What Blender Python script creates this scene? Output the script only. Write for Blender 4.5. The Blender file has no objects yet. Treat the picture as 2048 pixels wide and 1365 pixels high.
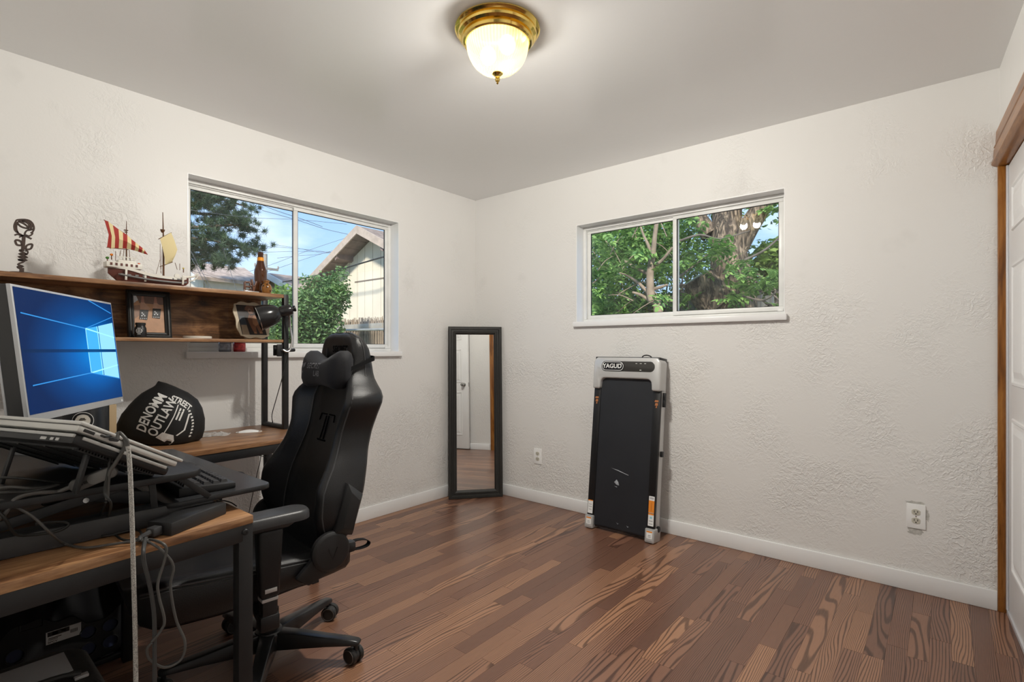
import bpy, bmesh, math, random
import numpy as np
from mathutils import Vector, Matrix
from mathutils.bvhtree import BVHTree

# ------------------------------------------------------------------ camera
random.seed(11)
SC = bpy.context.scene
COL = SC.collection
F_PX, HOR, CX = 1035.0, 700.0, 1024.0          # focal length and horizon in a 2048x1365 frame
YAW = math.atan(859 / 1035)
CAM = Vector((3.049, -3.187, 1.173))
cam_d = bpy.data.cameras.new('camera')
cam_d.sensor_width = 36.0
cam_d.lens = F_PX * 36.0 / 2048
cam_d.shift_y = (HOR - 682.5) / 2048
cam_d.clip_start = 0.02
cam_o = bpy.data.objects.new('camera', cam_d)
COL.objects.link(cam_o)
cam_o.location = CAM
cam_o.rotation_euler = (math.pi / 2, 0, YAW)
SC.camera = cam_o
vs = SC.view_settings
vs.view_transform = 'Standard'
vs.look = 'None'
vs.exposure = 0.70
vs.gamma = 1.0
vs.use_curve_mapping = False

# ------------------------------------------------------------------ sky and sun
LAMP_W, LAMP_SMOOTH = 290.0, 1.9
SUN_E = 3.6
world = bpy.data.worlds.new('world')
SC.world = world
world.use_nodes = True
wn_ = world.node_tree
wn_.nodes.clear()
def wnode(t, **k):
    n = wn_.nodes.new(t)
    for a, b in k.items():
        setattr(n, a, b)
    return n
w_tc = wnode('ShaderNodeTexCoord')
w_sep = wnode('ShaderNodeSeparateXYZ')
w_ramp = wnode('ShaderNodeValToRGB')
w_ramp.color_ramp.elements[0].position = 0.0
w_ramp.color_ramp.elements[0].color = (0.36, 0.50, 0.70, 1)
w_ramp.color_ramp.elements[1].position = 0.45
w_ramp.color_ramp.elements[1].color = (0.13, 0.29, 0.56, 1)
w_noise = wnode('ShaderNodeTexNoise')
w_noise.inputs['Scale'].default_value = 3.2
w_noise.inputs['Detail'].default_value = 6
w_map = wnode('ShaderNodeMapping')
w_map.inputs['Scale'].default_value = (1, 1, 3.0)
w_cr = wnode('ShaderNodeValToRGB')
w_cr.color_ramp.elements[0].position = 0.5
w_cr.color_ramp.elements[1].position = 0.78
w_mix = wnode('ShaderNodeMix', data_type='RGBA')
w_mix.inputs[7].default_value = (0.72, 0.77, 0.83, 1)
w_bg = wnode('ShaderNodeBackground')
w_bg.inputs['Strength'].default_value = 1.25
w_out = wnode('ShaderNodeOutputWorld')
L = wn_.links.new
L(w_tc.outputs['Generated'], w_sep.inputs[0])
L(w_sep.outputs['Z'], w_ramp.inputs[0])
L(w_tc.outputs['Generated'], w_map.inputs[0])
L(w_map.outputs[0], w_noise.inputs['Vector'])
L(w_noise.outputs[0], w_cr.inputs[0])
L(w_cr.outputs[0], w_mix.inputs[0])
L(w_ramp.outputs[0], w_mix.inputs[6])
L(w_mix.outputs[2], w_bg.inputs[0])
L(w_bg.outputs[0], w_out.inputs[0])

sun_d = bpy.data.lights.new('sun_offscreen', 'SUN')
sun_d.energy = SUN_E
sun_d.angle = math.radians(6)
sun_d.color = (1.0, 0.95, 0.87)
sun_o = bpy.data.objects.new('sun_offscreen', sun_d)
COL.objects.link(sun_o)
sun_o.location = (6, -6, 9)
sun_o.rotation_euler = Vector((-0.42, 0.66, -0.62)).to_track_quat('-Z', 'Y').to_euler()

# ------------------------------------------------------------------ pixel -> place helpers
FW = Vector((-math.sin(YAW), math.cos(YAW), 0))
RT = Vector((math.cos(YAW), math.sin(YAW), 0))
UP = Vector((0, 0, 1))
def ray(px, py):
    return FW + RT * ((px - CX) / F_PX) + UP * ((HOR - py) / F_PX)
def onx(px, py, x):
    d = ray(px, py); return CAM + d * ((x - CAM.x) / d.x)
def ony(px, py, y):
    d = ray(px, py); return CAM + d * ((y - CAM.y) / d.y)
def onz(px, py, z):
    d = ray(px, py); return CAM + d * ((z - CAM.z) / d.z)
def onp(px, py, p, n):
    d = ray(px, py); return CAM + d * ((Vector(p) - CAM).dot(n) / d.dot(n))

# ------------------------------------------------------------------ materials
MATS = {}
class NT:
    def __init__(self, m):
        self.t = m.node_tree
    def n(self, typ, **k):
        nd = self.t.nodes.new(typ)
        for a, b in k.items():
            if a.startswith('i_'):
                nd.inputs[a[2:].replace('_', ' ')].default_value = b
            else:
                setattr(nd, a, b)
        return nd
    def l(self, a, b):
        self.t.links.new(a, b)
    def math(self, op, a, b=None, clamp=False):
        nd = self.n('ShaderNodeMath', operation=op, use_clamp=clamp)
        for i, v in enumerate((a, b)):
            if v is None: continue
            if isinstance(v, (int, float)): nd.inputs[i].default_value = v
            else: self.l(v, nd.inputs[i])
        return nd.outputs[0]
    def mix(self, fac, a, b):
        nd = self.n('ShaderNodeMix', data_type='RGBA')
        for i, v in ((0, fac), (6, a), (7, b)):
            if isinstance(v, (int, float)): nd.inputs[i].default_value = v
            elif isinstance(v, tuple): nd.inputs[i].default_value = (*v[:3], 1)
            else: self.l(v, nd.inputs[i])
        return nd.outputs[2]
def srgb(r, g, b):
    f = lambda c: c / 12.92 if c <= 0.04045 else ((c + 0.055) / 1.055) ** 2.4
    return (f(r / 255), f(g / 255), f(b / 255))
def mat(name, col, rough=0.5, metal=0.0, spec=0.5, var=0.0, vscale=8.0, bump=0.0, bscale=60.0, emit=None, estr=1.0,
        coat=0.0, sheen=0.0, trans=0.0, ior=1.45, stretch=None):
    if name in MATS: return MATS[name]
    m = bpy.data.materials.new(name)
    m.use_nodes = True
    t = NT(m)
    b = t.t.nodes['Principled BSDF']
    b.inputs['Base Color'].default_value = (*col, 1)
    b.inputs['Roughness'].default_value = rough
    b.inputs['Metallic'].default_value = metal
    b.inputs['Specular IOR Level'].default_value = spec
    b.inputs['IOR'].default_value = ior
    b.inputs['Coat Weight'].default_value = coat
    b.inputs['Sheen Weight'].default_value = sheen
    b.inputs['Transmission Weight'].default_value = trans
    if emit:
        b.inputs['Emission Color'].default_value = (*emit, 1)
        b.inputs['Emission Strength'].default_value = estr
    if var or bump:
        tc = t.n('ShaderNodeTexCoord')
        vec = tc.outputs['Object']
        if stretch:
            mp = t.n('ShaderNodeMapping'); mp.inputs['Scale'].default_value = stretch
            t.l(vec, mp.inputs[0]); vec = mp.outputs[0]
    if var:
        nz = t.n('ShaderNodeTexNoise', i_Scale=vscale, i_Detail=5.0)
        t.l(vec, nz.inputs['Vector'])
        r = t.n('ShaderNodeMapRange'); r.inputs[1].default_value = 0.3; r.inputs[2].default_value = 0.7
        t.l(nz.outputs[0], r.inputs[0])
        c = t.mix(r.outputs[0], tuple(x * (1 - var) for x in col), tuple(min(1, x * (1 + var)) for x in col))
        t.l(c, b.inputs['Base Color'])
    if bump:
        nz = t.n('ShaderNodeTexNoise', i_Scale=bscale, i_Detail=4.0)
        t.l(vec, nz.inputs['Vector'])
        bp = t.n('ShaderNodeBump'); bp.inputs['Strength'].default_value = bump; bp.inputs['Distance'].default_value = 0.004
        t.l(nz.outputs[0], bp.inputs['Height']); t.l(bp.outputs[0], b.inputs['Normal'])
    MATS[name] = m
    return m

def wall_material():
    m = bpy.data.materials.new('trowelled_plaster'); m.use_nodes = True; t = NT(m)
    b = t.t.nodes['Principled BSDF']
    b.inputs['Roughness'].default_value = 0.42
    b.inputs['Specular IOR Level'].default_value = 0.35
    geo = t.n('ShaderNodeNewGeometry')
    n0 = t.n('ShaderNodeTexNoise', i_Scale=1.1, i_Detail=3.0)
    t.l(geo.outputs['Position'], n0.inputs['Vector'])
    c = t.mix(n0.outputs[0], (0.735, 0.72, 0.70), (0.785, 0.775, 0.757))
    # grey scuffs low on the wall
    sep = t.n('ShaderNodeSeparateXYZ'); t.l(geo.outputs['Position'], sep.inputs[0])
    sc = t.n('ShaderNodeTexNoise', i_Scale=5.0, i_Detail=6.0)
    t.l(geo.outputs['Position'], sc.inputs['Vector'])
    k = t.n('ShaderNodeMapRange'); k.inputs[1].default_value = 0.62; k.inputs[2].default_value = 0.75; k.inputs[4].default_value = 0.35
    t.l(sc.outputs[0], k.inputs[0])
    c = t.mix(k.outputs[0], c, (0.64, 0.625, 0.605))
    t.l(c, b.inputs['Base Color'])
    # skip-trowel ridges: a warped ridged noise gated by patches
    wr = t.n('ShaderNodeTexNoise', i_Scale=9.0, i_Detail=4.0)
    t.l(geo.outputs['Position'], wr.inputs['Vector'])
    ad = t.n('ShaderNodeMix', data_type='VECTOR'); ad.inputs[0].default_value = 0.06
    t.l(geo.outputs['Position'], ad.inputs[4]); t.l(wr.outputs[1], ad.inputs[5])
    n1 = t.n('ShaderNodeTexNoise', i_Scale=34.0, i_Detail=3.0, i_Roughness=0.6); t.l(ad.outputs[1], n1.inputs['Vector'])
    ridge = t.math('SUBTRACT', 1.0, t.math('MULTIPLY', t.math('ABSOLUTE', t.math('SUBTRACT', n1.outputs[0], 0.5)), 9.0), clamp=True)
    n2 = t.n('ShaderNodeTexNoise', i_Scale=2.6, i_Detail=4.0); t.l(geo.outputs['Position'], n2.inputs['Vector'])
    gate = t.n('ShaderNodeMapRange'); gate.inputs[1].default_value = 0.50; gate.inputs[2].default_value = 0.72
    low = t.n('ShaderNodeMapRange'); low.inputs[1].default_value = 2.2; low.inputs[2].default_value = 0.2; low.inputs[3].default_value = -0.03; low.inputs[4].default_value = 0.16
    t.l(sep.outputs[2], low.inputs[0])
    t.l(t.math('ADD', n2.outputs[0], low.outputs[0]), gate.inputs[0])
    n3 = t.n('ShaderNodeTexNoise', i_Scale=110.0, i_Detail=2.0); t.l(geo.outputs['Position'], n3.inputs['Vector'])
    h = t.math('ADD', t.math('MULTIPLY', ridge, gate.outputs[0]), t.math('MULTIPLY', n3.outputs[0], 0.10))
    bp = t.n('ShaderNodeBump'); bp.inputs['Strength'].default_value = 0.55; bp.inputs['Distance'].default_value = 0.004
    t.l(h, bp.inputs['Height']); t.l(bp.outputs[0], b.inputs['Normal'])
    return m

def plank_material():
    m = bpy.data.materials.new('oak_plank'); m.use_nodes = True; t = NT(m)
    b = t.t.nodes['Principled BSDF']
    geo = t.n('ShaderNodeNewGeometry'); oi = t.n('ShaderNodeObjectInfo')
    sep = t.n('ShaderNodeSeparateXYZ'); t.l(geo.outputs['Position'], sep.inputs[0])
    rnd = oi.outputs['Random']
    rx = t.math('MULTIPLY', rnd, 37.0)
    X = t.math('ADD', t.math('MULTIPLY', sep.outputs[0], 10.0), rx)
    Y = t.math('ADD', t.math('MULTIPLY', sep.outputs[1], 1.25), t.math('MULTIPLY', rnd, 91.0))
    cmb = t.n('ShaderNodeCombineXYZ'); t.l(X, cmb.inputs[0]); t.l(Y, cmb.inputs[1]); t.l(rx, cmb.inputs[2])
    nz = t.n('ShaderNodeTexNoise', i_Scale=1.0, i_Detail=1.6, i_Roughness=0.4); t.l(cmb.outputs[0], nz.inputs['Vector'])
    r2 = t.math('FRACT', t.math('MULTIPLY', rnd, 7.31))
    ph = t.math('ADD', t.math('MULTIPLY', nz.outputs[0], t.math('ADD', 55.0, t.math('MULTIPLY', r2, 45.0))),
                t.math('MULTIPLY', sep.outputs[0], t.math('ADD', 120.0, t.math('MULTIPLY', r2, 1100.0))))
    s = t.math('ADD', t.math('MULTIPLY', t.math('SINE', ph), 0.5), 0.5)
    g = t.n('ShaderNodeMapRange', interpolation_type='SMOOTHSTEP'); g.inputs[1].default_value = 0.02; g.inputs[2].default_value = 0.5
    t.l(s, g.inputs[0])
    # fine pores along the grain
    c2 = t.n('ShaderNodeCombineXYZ')
    t.l(t.math('MULTIPLY', sep.outputs[0], 420.0), c2.inputs[0]); t.l(t.math('MULTIPLY', sep.outputs[1], 14.0), c2.inputs[1]); t.l(rx, c2.inputs[2])
    p = t.n('ShaderNodeTexNoise', i_Scale=1.0, i_Detail=2.0); t.l(c2.outputs[0], p.inputs['Vector'])
    r3 = t.math('FRACT', t.math('MULTIPLY', rnd, 13.7))
    cr = t.n('ShaderNodeValToRGB'); e = cr.color_ramp.elements
    e[0].position = 0; e[0].color = (*srgb(112, 80, 65), 1)
    e[1].position = 1; e[1].color = (*srgb(162, 120, 92), 1)
    for pos, c in ((0.3, srgb(124, 88, 71)), (0.6, srgb(135, 98, 78)), (0.85, srgb(148, 109, 85))):
        x = e.new(pos); x.color = (*c, 1)
    t.l(r3, cr.inputs[0])
    dk = t.n('ShaderNodeMix', data_type='RGBA', blend_type='MULTIPLY'); dk.inputs[0].default_value = 1.0
    t.l(cr.outputs[0], dk.inputs[6]); dk.inputs[7].default_value = (0.36, 0.33, 0.325, 1)
    gg = t.math('ADD', g.outputs[0], t.math('MULTIPLY', t.math('SUBTRACT', p.outputs[0], 0.5), 0.9), clamp=True)
    c = t.mix(gg, dk.outputs[2], cr.outputs[0])
    t.l(c, b.inputs['Base Color'])
    b.inputs['Roughness'].default_value = 0.30
    b.inputs['Specular IOR Level'].default_value = 0.55
    bp = t.n('ShaderNodeBump'); bp.inputs['Strength'].default_value = 0.10; bp.inputs['Distance'].default_value = 0.002
    t.l(gg, bp.inputs['Height']); t.l(bp.outputs[0], b.inputs['Normal'])
    return m

def rustic_material(name, axis, lo, mid, hi, rough=0.35, scale=1.0, st=2.4):
    m = bpy.data.materials.new(name); m.use_nodes = True; t = NT(m)
    b = t.t.nodes['Principled BSDF']
    geo = t.n('ShaderNodeNewGeometry')
    mp = t.n('ShaderNodeMapping')
    sc = [14.0 * scale] * 3; sc[axis] = st * scale
    mp.inputs['Scale'].default_value = sc
    t.l(geo.outputs['Position'], mp.inputs[0])
    n1 = t.n('ShaderNodeTexNoise', i_Scale=1.0, i_Detail=7.0, i_Roughness=0.65, i_Distortion=0.6); t.l(mp.outputs[0], n1.inputs['Vector'])
    mp2 = t.n('ShaderNodeMapping'); sc2 = [160.0 * scale] * 3; sc2[axis] = 9.0 * scale
    mp2.inputs['Scale'].default_value = sc2
    t.l(geo.outputs['Position'], mp2.inputs[0])
    n2 = t.n('ShaderNodeTexNoise', i_Scale=1.0, i_Detail=3.0); t.l(mp2.outputs[0], n2.inputs['Vector'])
    cr = t.n('ShaderNodeValToRGB'); e = cr.color_ramp.elements
    e[0].position = 0.33; e[0].color = (*lo, 1); e[1].position = 0.70; e[1].color = (*hi, 1)
    x = e.new(0.5); x.color = (*mid, 1)
    t.l(t.math('ADD', n1.outputs[0], t.math('MULTIPLY', t.math('SUBTRACT', n2.outputs[0], 0.5), 0.35)), cr.inputs[0])
    t.l(cr.outputs[0], b.inputs['Base Color'])
    b.inputs['Roughness'].default_value = rough
    bp = t.n('ShaderNodeBump'); bp.inputs['Strength'].default_value = 0.12; bp.inputs['Distance'].default_value = 0.002
    t.l(n2.outputs[0], bp.inputs['Height']); t.l(bp.outputs[0], b.inputs['Normal'])
    return m

def pane_material(name, ior=1.62, rough=0.0, tint=(0.97, 0.99, 0.98)):
    m = bpy.data.materials.new(name); m.use_nodes = True; t = NT(m)
    t.t.nodes.clear()
    out = t.n('ShaderNodeOutputMaterial')
    tr = t.n('ShaderNodeBsdfTransparent'); tr.inputs[0].default_value = (*tint, 1)
    gl = t.n('ShaderNodeBsdfGlossy'); gl.inputs['Roughness'].default_value = rough
    fr = t.n('ShaderNodeFresnel'); fr.inputs[0].default_value = ior
    mx = t.n('ShaderNodeMixShader')
    t.l(fr.outputs[0], mx.inputs[0]); t.l(tr.outputs[0], mx.inputs[1]); t.l(gl.outputs[0], mx.inputs[2])
    t.l(mx.outputs[0], out.inputs[0])
    return m

M_WALL = wall_material()
M_PLANK = plank_material()
M_CEIL = mat('ceiling_paint', (0.84, 0.84, 0.84), rough=0.24, spec=0.5, bump=0.10, bscale=25.0)
M_TRIM = mat('white_gloss_paint', (0.84, 0.84, 0.84), rough=0.3, var=0.02, vscale=5, bump=0.03, bscale=40)
M_VINYL = mat('white_window_frame', (0.78, 0.78, 0.76), rough=0.35, var=0.05, vscale=14, bump=0.03)
M_DARKGAP = mat('dark_gasket', (0.02, 0.02, 0.02), rough=0.7, bump=0.05)
M_PANE = pane_material('window_pane')
M_OAK = rustic_material('stained_oak_trim', 2, srgb(100, 58, 20), srgb(140, 88, 36), srgb(172, 118, 58), rough=0.28)
M_OAKH = rustic_material('stained_oak_header', 1, srgb(100, 58, 20), srgb(140, 88, 36), srgb(172, 118, 58), rough=0.28)
M_DESKY = rustic_material('rustic_board_y', 1, srgb(84, 56, 38), srgb(134, 95, 64), srgb(182, 140, 100))
M_PANELY = rustic_material('rustic_back_panel', 1, srgb(52, 35, 24), srgb(112, 77, 50), srgb(172, 128, 86), rough=0.45, scale=0.9, st=6.0)
M_STEEL = mat('black_powder_steel', (0.015, 0.015, 0.016), rough=0.45, var=0.15, vscale=20, bump=0.04, bscale=300)
M_BLKPLAST = mat('black_plastic', (0.010, 0.010, 0.011), rough=0.45, var=0.15, vscale=18, bump=0.06, bscale=350)
M_GREYPLAST = mat('grey_plastic', (0.045, 0.045, 0.047), rough=0.42, var=0.1, vscale=18, bump=0.05, bscale=300)
M_LEATHER = mat('black_leatherette', (0.009, 0.009, 0.010), rough=0.34, spec=0.5, var=0.2, vscale=9, bump=0.25, bscale=420)
M_LEATHERS = mat('black_leatherette_side', (0.05, 0.05, 0.052), rough=0.42, spec=0.5, var=0.2, vscale=9, bump=0.25, bscale=420)
M_VELVET = mat('black_velour', (0.007, 0.007, 0.010), rough=0.75, sheen=0.06, bump=0.2, bscale=250)
M_CLOTHBLK = mat('black_cotton', (0.010, 0.010, 0.011), rough=0.85, spec=0.2, bump=0.3, bscale=500)
M_SILVER = mat('silver_plastic', (0.52, 0.52, 0.52), rough=0.35, metal=0.35, var=0.04, bump=0.02)
M_BRASS = mat('polished_brass', (0.83, 0.60, 0.17), rough=0.12, metal=1.0, var=0.08, vscale=12)
M_CHROME = mat('chrome', (0.62, 0.62, 0.62), rough=0.18, metal=1.0, var=0.05)
M_WHITEPRINT = mat('white_print', (0.80, 0.80, 0.79), rough=0.55, var=0.03)
M_CORD = mat('black_cord', (0.016, 0.016, 0.015), rough=0.5, var=0.15, bump=0.05)
M_CORDGREY = mat('grey_cord', (0.075, 0.072, 0.068), rough=0.5, var=0.12, bump=0.05)

# ------------------------------------------------------------------ mesh helpers
class MB:
    def __init__(self):
        self.v = []; self.f = []; self.mi = []
    def add(self, vs, fs, mi=0):
        o = len(self.v)
        self.v += [tuple(p) for p in vs]
        for f in fs:
            self.f.append(tuple(i + o for i in f)); self.mi.append(mi)
        return self
    def box(self, lo, hi, mi=0):
        (a, b, c), (d, e, f) = lo, hi
        return self.add([(a, b, c), (d, b, c), (d, e, c), (a, e, c), (a, b, f), (d, b, f), (d, e, f), (a, e, f)],
                        [(0, 3, 2, 1), (4, 5, 6, 7), (0, 1, 5, 4), (1, 2, 6, 5), (2, 3, 7, 6), (3, 0, 4, 7)], mi)
    def cbox(self, c, s, mi=0):
        return self.box([c[i] - s[i] / 2 for i in range(3)], [c[i] + s[i] / 2 for i in range(3)], mi)
    def hexa(self, p8, mi=0):
        """bottom four then top four corners"""
        return self.add(p8, [(0, 3, 2, 1), (4, 5, 6, 7), (0, 1, 5, 4), (1, 2, 6, 5), (2, 3, 7, 6), (3, 0, 4, 7)], mi)
    def bar(self, p, q, w, h, up=(0, 0, 1), mi=0):
        p, q = Vector(p), Vector(q); d = (q - p).normalized(); up = Vector(up)
        s = d.cross(up)
        if s.length < 1e-5: s = d.cross(Vector((1, 0, 0)))
        s.normalize(); t = s.cross(d)
        c = [(-w / 2, -h / 2), (w / 2, -h / 2), (w / 2, h / 2), (-w / 2, h / 2)]
        return self.hexa([p + s * a + t * b for a, b in c] + [q + s * a + t * b for a, b in c], mi)
    def prism(self, poly, ex, mi=0):
        """planar 3d polygon extruded by vector ex"""
        ex = Vector(ex); n = len(poly); P = [Vector(p) for p in poly]
        vs = P + [p + ex for p in P]
        fs = [tuple(reversed(range(n))), tuple(range(n, 2 * n))] + [(i, (i + 1) % n, n + (i + 1) % n, n + i) for i in range(n)]
        return self.add(vs, fs, mi)
    def loft(self, loops, cap=True, mi=0, closed=True):
        n = len(loops[0]); vs = [p for lp in loops for p in lp]; fs = []
        m = n if closed else n - 1
        for k in range(len(loops) - 1):
            for i in range(m):
                j = (i + 1) % n
                fs.append((k * n + i, k * n + j, (k + 1) * n + j, (k + 1) * n + i))
        if cap and closed:
            fs.append(tuple(reversed(range(n)))); b = (len(loops) - 1) * n
            fs.append(tuple(range(b, b + n)))
        return self.add(vs, fs, mi)
    def lathe(self, prof, c=(0, 0, 0), n=24, axis=None, cap=True, mi=0):
        """prof: (radius, height) pairs; axis: direction of height"""
        ax = Vector(axis or (0, 0, 1)).normalized()
        s = ax.orthogonal().normalized() if abs(ax.z) < 0.999 else Vector((1, 0, 0))
        t = ax.cross(s); c = Vector(c)
        loops = [[c + ax * h + s * (r * math.cos(2 * math.pi * i / n)) + t * (r * math.sin(2 * math.pi * i / n)) for i in range(n)] for r, h in prof]
        return self.loft(loops, cap, mi)
    def tube(self, pts, r, n=8, mi=0, smooth=0, cap=True):
        P = [Vector(p) for p in pts]
        if smooth: P = catmull(P, smooth)
        T = []
        for i in range(len(P)):
            a = P[max(0, i - 1)]; b = P[min(len(P) - 1, i + 1)]
            T.append((b - a).normalized())
        s = T[0].orthogonal().normalized(); loops = []
        for i, p in enumerate(P):
            s = s - T[i] * s.dot(T[i])
            if s.length < 1e-6: s = T[i].orthogonal()
            s.normalize(); t = T[i].cross(s)
            rr = r[min(i, len(r) - 1)] if isinstance(r, (list, tuple)) else r
            loops.append([p + s * (rr * math.cos(2 * math.pi * k / n)) + t * (rr * math.sin(2 * math.pi * k / n)) for k in range(n)])
        return self.loft(loops, cap, mi)
    def strip(self, pts, w, th, up, mi=0, smooth=0):
        """flat band along points, width along `up`"""
        P = [Vector(p) for p in pts]
        if smooth: P = catmull(P, smooth)
        up = Vector(up).normalized(); loops = []
        for i, p in enumerate(P):
            T = (P[min(len(P) - 1, i + 1)] - P[max(0, i - 1)]).normalized()
            nrm = T.cross(up).normalized()
            loops.append([p + up * (w / 2) + nrm * (th / 2), p - up * (w / 2) + nrm * (th / 2), p - up * (w / 2) - nrm * (th / 2), p + up * (w / 2) - nrm * (th / 2)])
        return self.loft(loops, True, mi)
    def sphere(self, c, r, nu=14, nv=8, mi=0):
        rx, ry, rz = r if isinstance(r, (tuple, list)) else (r, r, r)
        loops = []
        for k in range(nv + 1):
            a = math.pi * (k / nv) * 0.998 + 0.003
            loops.append([(c[0] + rx * math.sin(a) * math.cos(2 * math.pi * i / nu), c[1] + ry * math.sin(a) * math.sin(2 * math.pi * i / nu), c[2] - rz * math.cos(a)) for i in range(nu)])
        return self.loft(loops, True, mi)
    def build(self, name, mats, parent=None, local=False, bevel=0.0, seg=2, smooth=True, angle=38, sub=0, origin=None):
        me = bpy.data.meshes.new(name)
        V = [Vector(p) for p in self.v]
        loc = Vector((0, 0, 0))
        if parent is not None and not local:
            inv = world_matrix(parent).inverted(); V = [inv @ p for p in V]
        if parent is None:
            if origin is None:
                xs = [p.x for p in V]; ys = [p.y for p in V]; zs = [p.z for p in V]
                loc = Vector(((min(xs) + max(xs)) / 2, (min(ys) + max(ys)) / 2, min(zs)))
            else: loc = Vector(origin)
            V = [p - loc for p in V]
        me.from_pydata([tuple(p) for p in V], [], self.f)
        if not isinstance(mats, (list, tuple)): mats = [mats]
        for m in mats: me.materials.append(m)
        if len(mats) > 1:
            me.polygons.foreach_set('material_index', self.mi)
        bm = bmesh.new(); bm.from_mesh(me)
        bmesh.ops.recalc_face_normals(bm, faces=bm.faces)
        if bevel > 0:
            ed = [e for e in bm.edges if len(e.link_faces) == 2 and e.calc_face_angle(0) > math.radians(30)]
            bmesh.ops.bevel(bm, geom=ed, offset=bevel, segments=seg, affect='EDGES', profile=0.5, clamp_overlap=True)
        bm.to_mesh(me); bm.free()
        if smooth:
            me.shade_smooth(); me.set_sharp_from_angle(angle=math.radians(angle))
        o = bpy.data.objects.new(name, me)
        COL.objects.link(o); o.location = loc
        if parent is not None: o.parent = parent
        if sub:
            md = o.modifiers.new('subdivision', 'SUBSURF'); md.levels = sub; md.render_levels = sub
        return o

def world_matrix(o):
    m = Matrix.LocRotScale(o.location, o.rotation_euler, o.scale)
    return (world_matrix(o.parent) @ m) if o.parent else m
def catmull(P, k):
    out = []
    for i in range(len(P) - 1):
        p0, p1, p2, p3 = P[max(0, i - 1)], P[i], P[i + 1], P[min(len(P) - 1, i + 2)]
        for j in range(k):
            t = j / k
            out.append(0.5 * ((2 * p1) + (p2 - p0) * t + (2 * p0 - 5 * p1 + 4 * p2 - p3) * t * t + (3 * p1 - p0 - 3 * p2 + p3) * t ** 3))
    out.append(P[-1]); return out
def tag(o, label=None, cat=None, group=None, kind=None):
    if label: o['label'] = label
    if cat: o['category'] = cat
    if group: o['group'] = group
    if kind: o['kind'] = kind
    return o
def thing(name, loc, label, cat, rotz=0.0, group=None, kind=None):
    o = bpy.data.objects.new(name, None); COL.objects.link(o)
    o.empty_display_size = 0.05
    o.location = loc; o.rotation_euler = (0, 0, rotz)
    return tag(o, label, cat, group, kind)
def text_mesh(body, size, extrude=0.0005, shear=0.0, bold=0.0, spacing=1.0):
    cu = bpy.data.curves.new('lettering', 'FONT'); cu.body = body; cu.size = size; cu.extrude = extrude
    cu.align_x = 'CENTER'; cu.align_y = 'CENTER'; cu.shear = shear; cu.offset = bold; cu.resolution_u = 3; cu.space_character = spacing
    o = bpy.data.objects.new('lettering', cu); COL.objects.link(o)
    dg = bpy.context.evaluated_depsgraph_get(); dg.update()
    me = bpy.data.meshes.new_from_object(o.evaluated_get(dg))
    vs = [v.co.copy() for v in me.vertices]; fs = [tuple(p.vertices) for p in me.polygons]
    bpy.data.objects.remove(o); bpy.data.curves.remove(cu); bpy.data.meshes.remove(me)
    return vs, fs
def text_on(name, body, size, c, xdir, ydir, m, parent, extrude=0.0004, local=False, **k):
    vs, fs = text_mesh(body, size, extrude, **k)
    c, xd, yd = Vector(c), Vector(xdir).normalized(), Vector(ydir).normalized(); zd = xd.cross(yd)
    mb = MB().add([c + xd * p.x + yd * p.y + zd * p.z for p in vs], fs)
    return mb.build(name, m, parent, local=local, smooth=False)
def rrect(w, h, r, n=5):
    """rounded rectangle outline, centred"""
    out = []
    for cx, cy, a0 in ((w / 2 - r, h / 2 - r, 0), (-w / 2 + r, h / 2 - r, 90), (-w / 2 + r, -h / 2 + r, 180), (w / 2 - r, -h / 2 + r, 270)):
        for i in range(n + 1):
            a = math.radians(a0 + 90 * i / n); out.append((cx + r * math.cos(a), cy + r * math.sin(a)))
    return out
def plate(mb, outline, c, xd, yd, th, mi=0):
    """extrude a 2d outline placed at c in the xd, yd plane, thickness along xd x yd"""
    c, xd, yd = Vector(c), Vector(xd).normalized(), Vector(yd).normalized(); zd = xd.cross(yd)
    return mb.prism([c + xd * a + yd * b for a, b in outline], zd * th, mi)
def copy_tree(o, parent=None):
    c = o.copy(); COL.objects.link(c); c.parent = parent
    for ch in [x for x in bpy.data.objects if x.parent == o]: copy_tree(ch, c)
    return c

# ------------------------------------------------------------------ room shell
H = 2.44
YN = -3.16                                   # inner face of the wall the camera's doorway is in
ANG = math.radians(3.15)                     # the closet wall stands a little out of square
WD = Vector((math.sin(ANG), -math.cos(ANG), 0))    # along the closet wall, towards the doorway
WN = Vector((math.cos(ANG), math.sin(ANG), 0))     # out of the room
WP = Vector((3.25, 0, 0))
def RW(d, z, off=0.0):
    return WP + WD * d + WN * off + UP * z
def xr(y): return 3.25 + (-y) * math.tan(ANG)

floor = tag(MB().box((-0.15, -4.7, -0.12), (4.0, 0.15, -0.008)).build('floor', mat('subfloor', (0.05, 0.03, 0.02), rough=0.9, bump=0.1), smooth=False), kind='structure')
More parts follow.
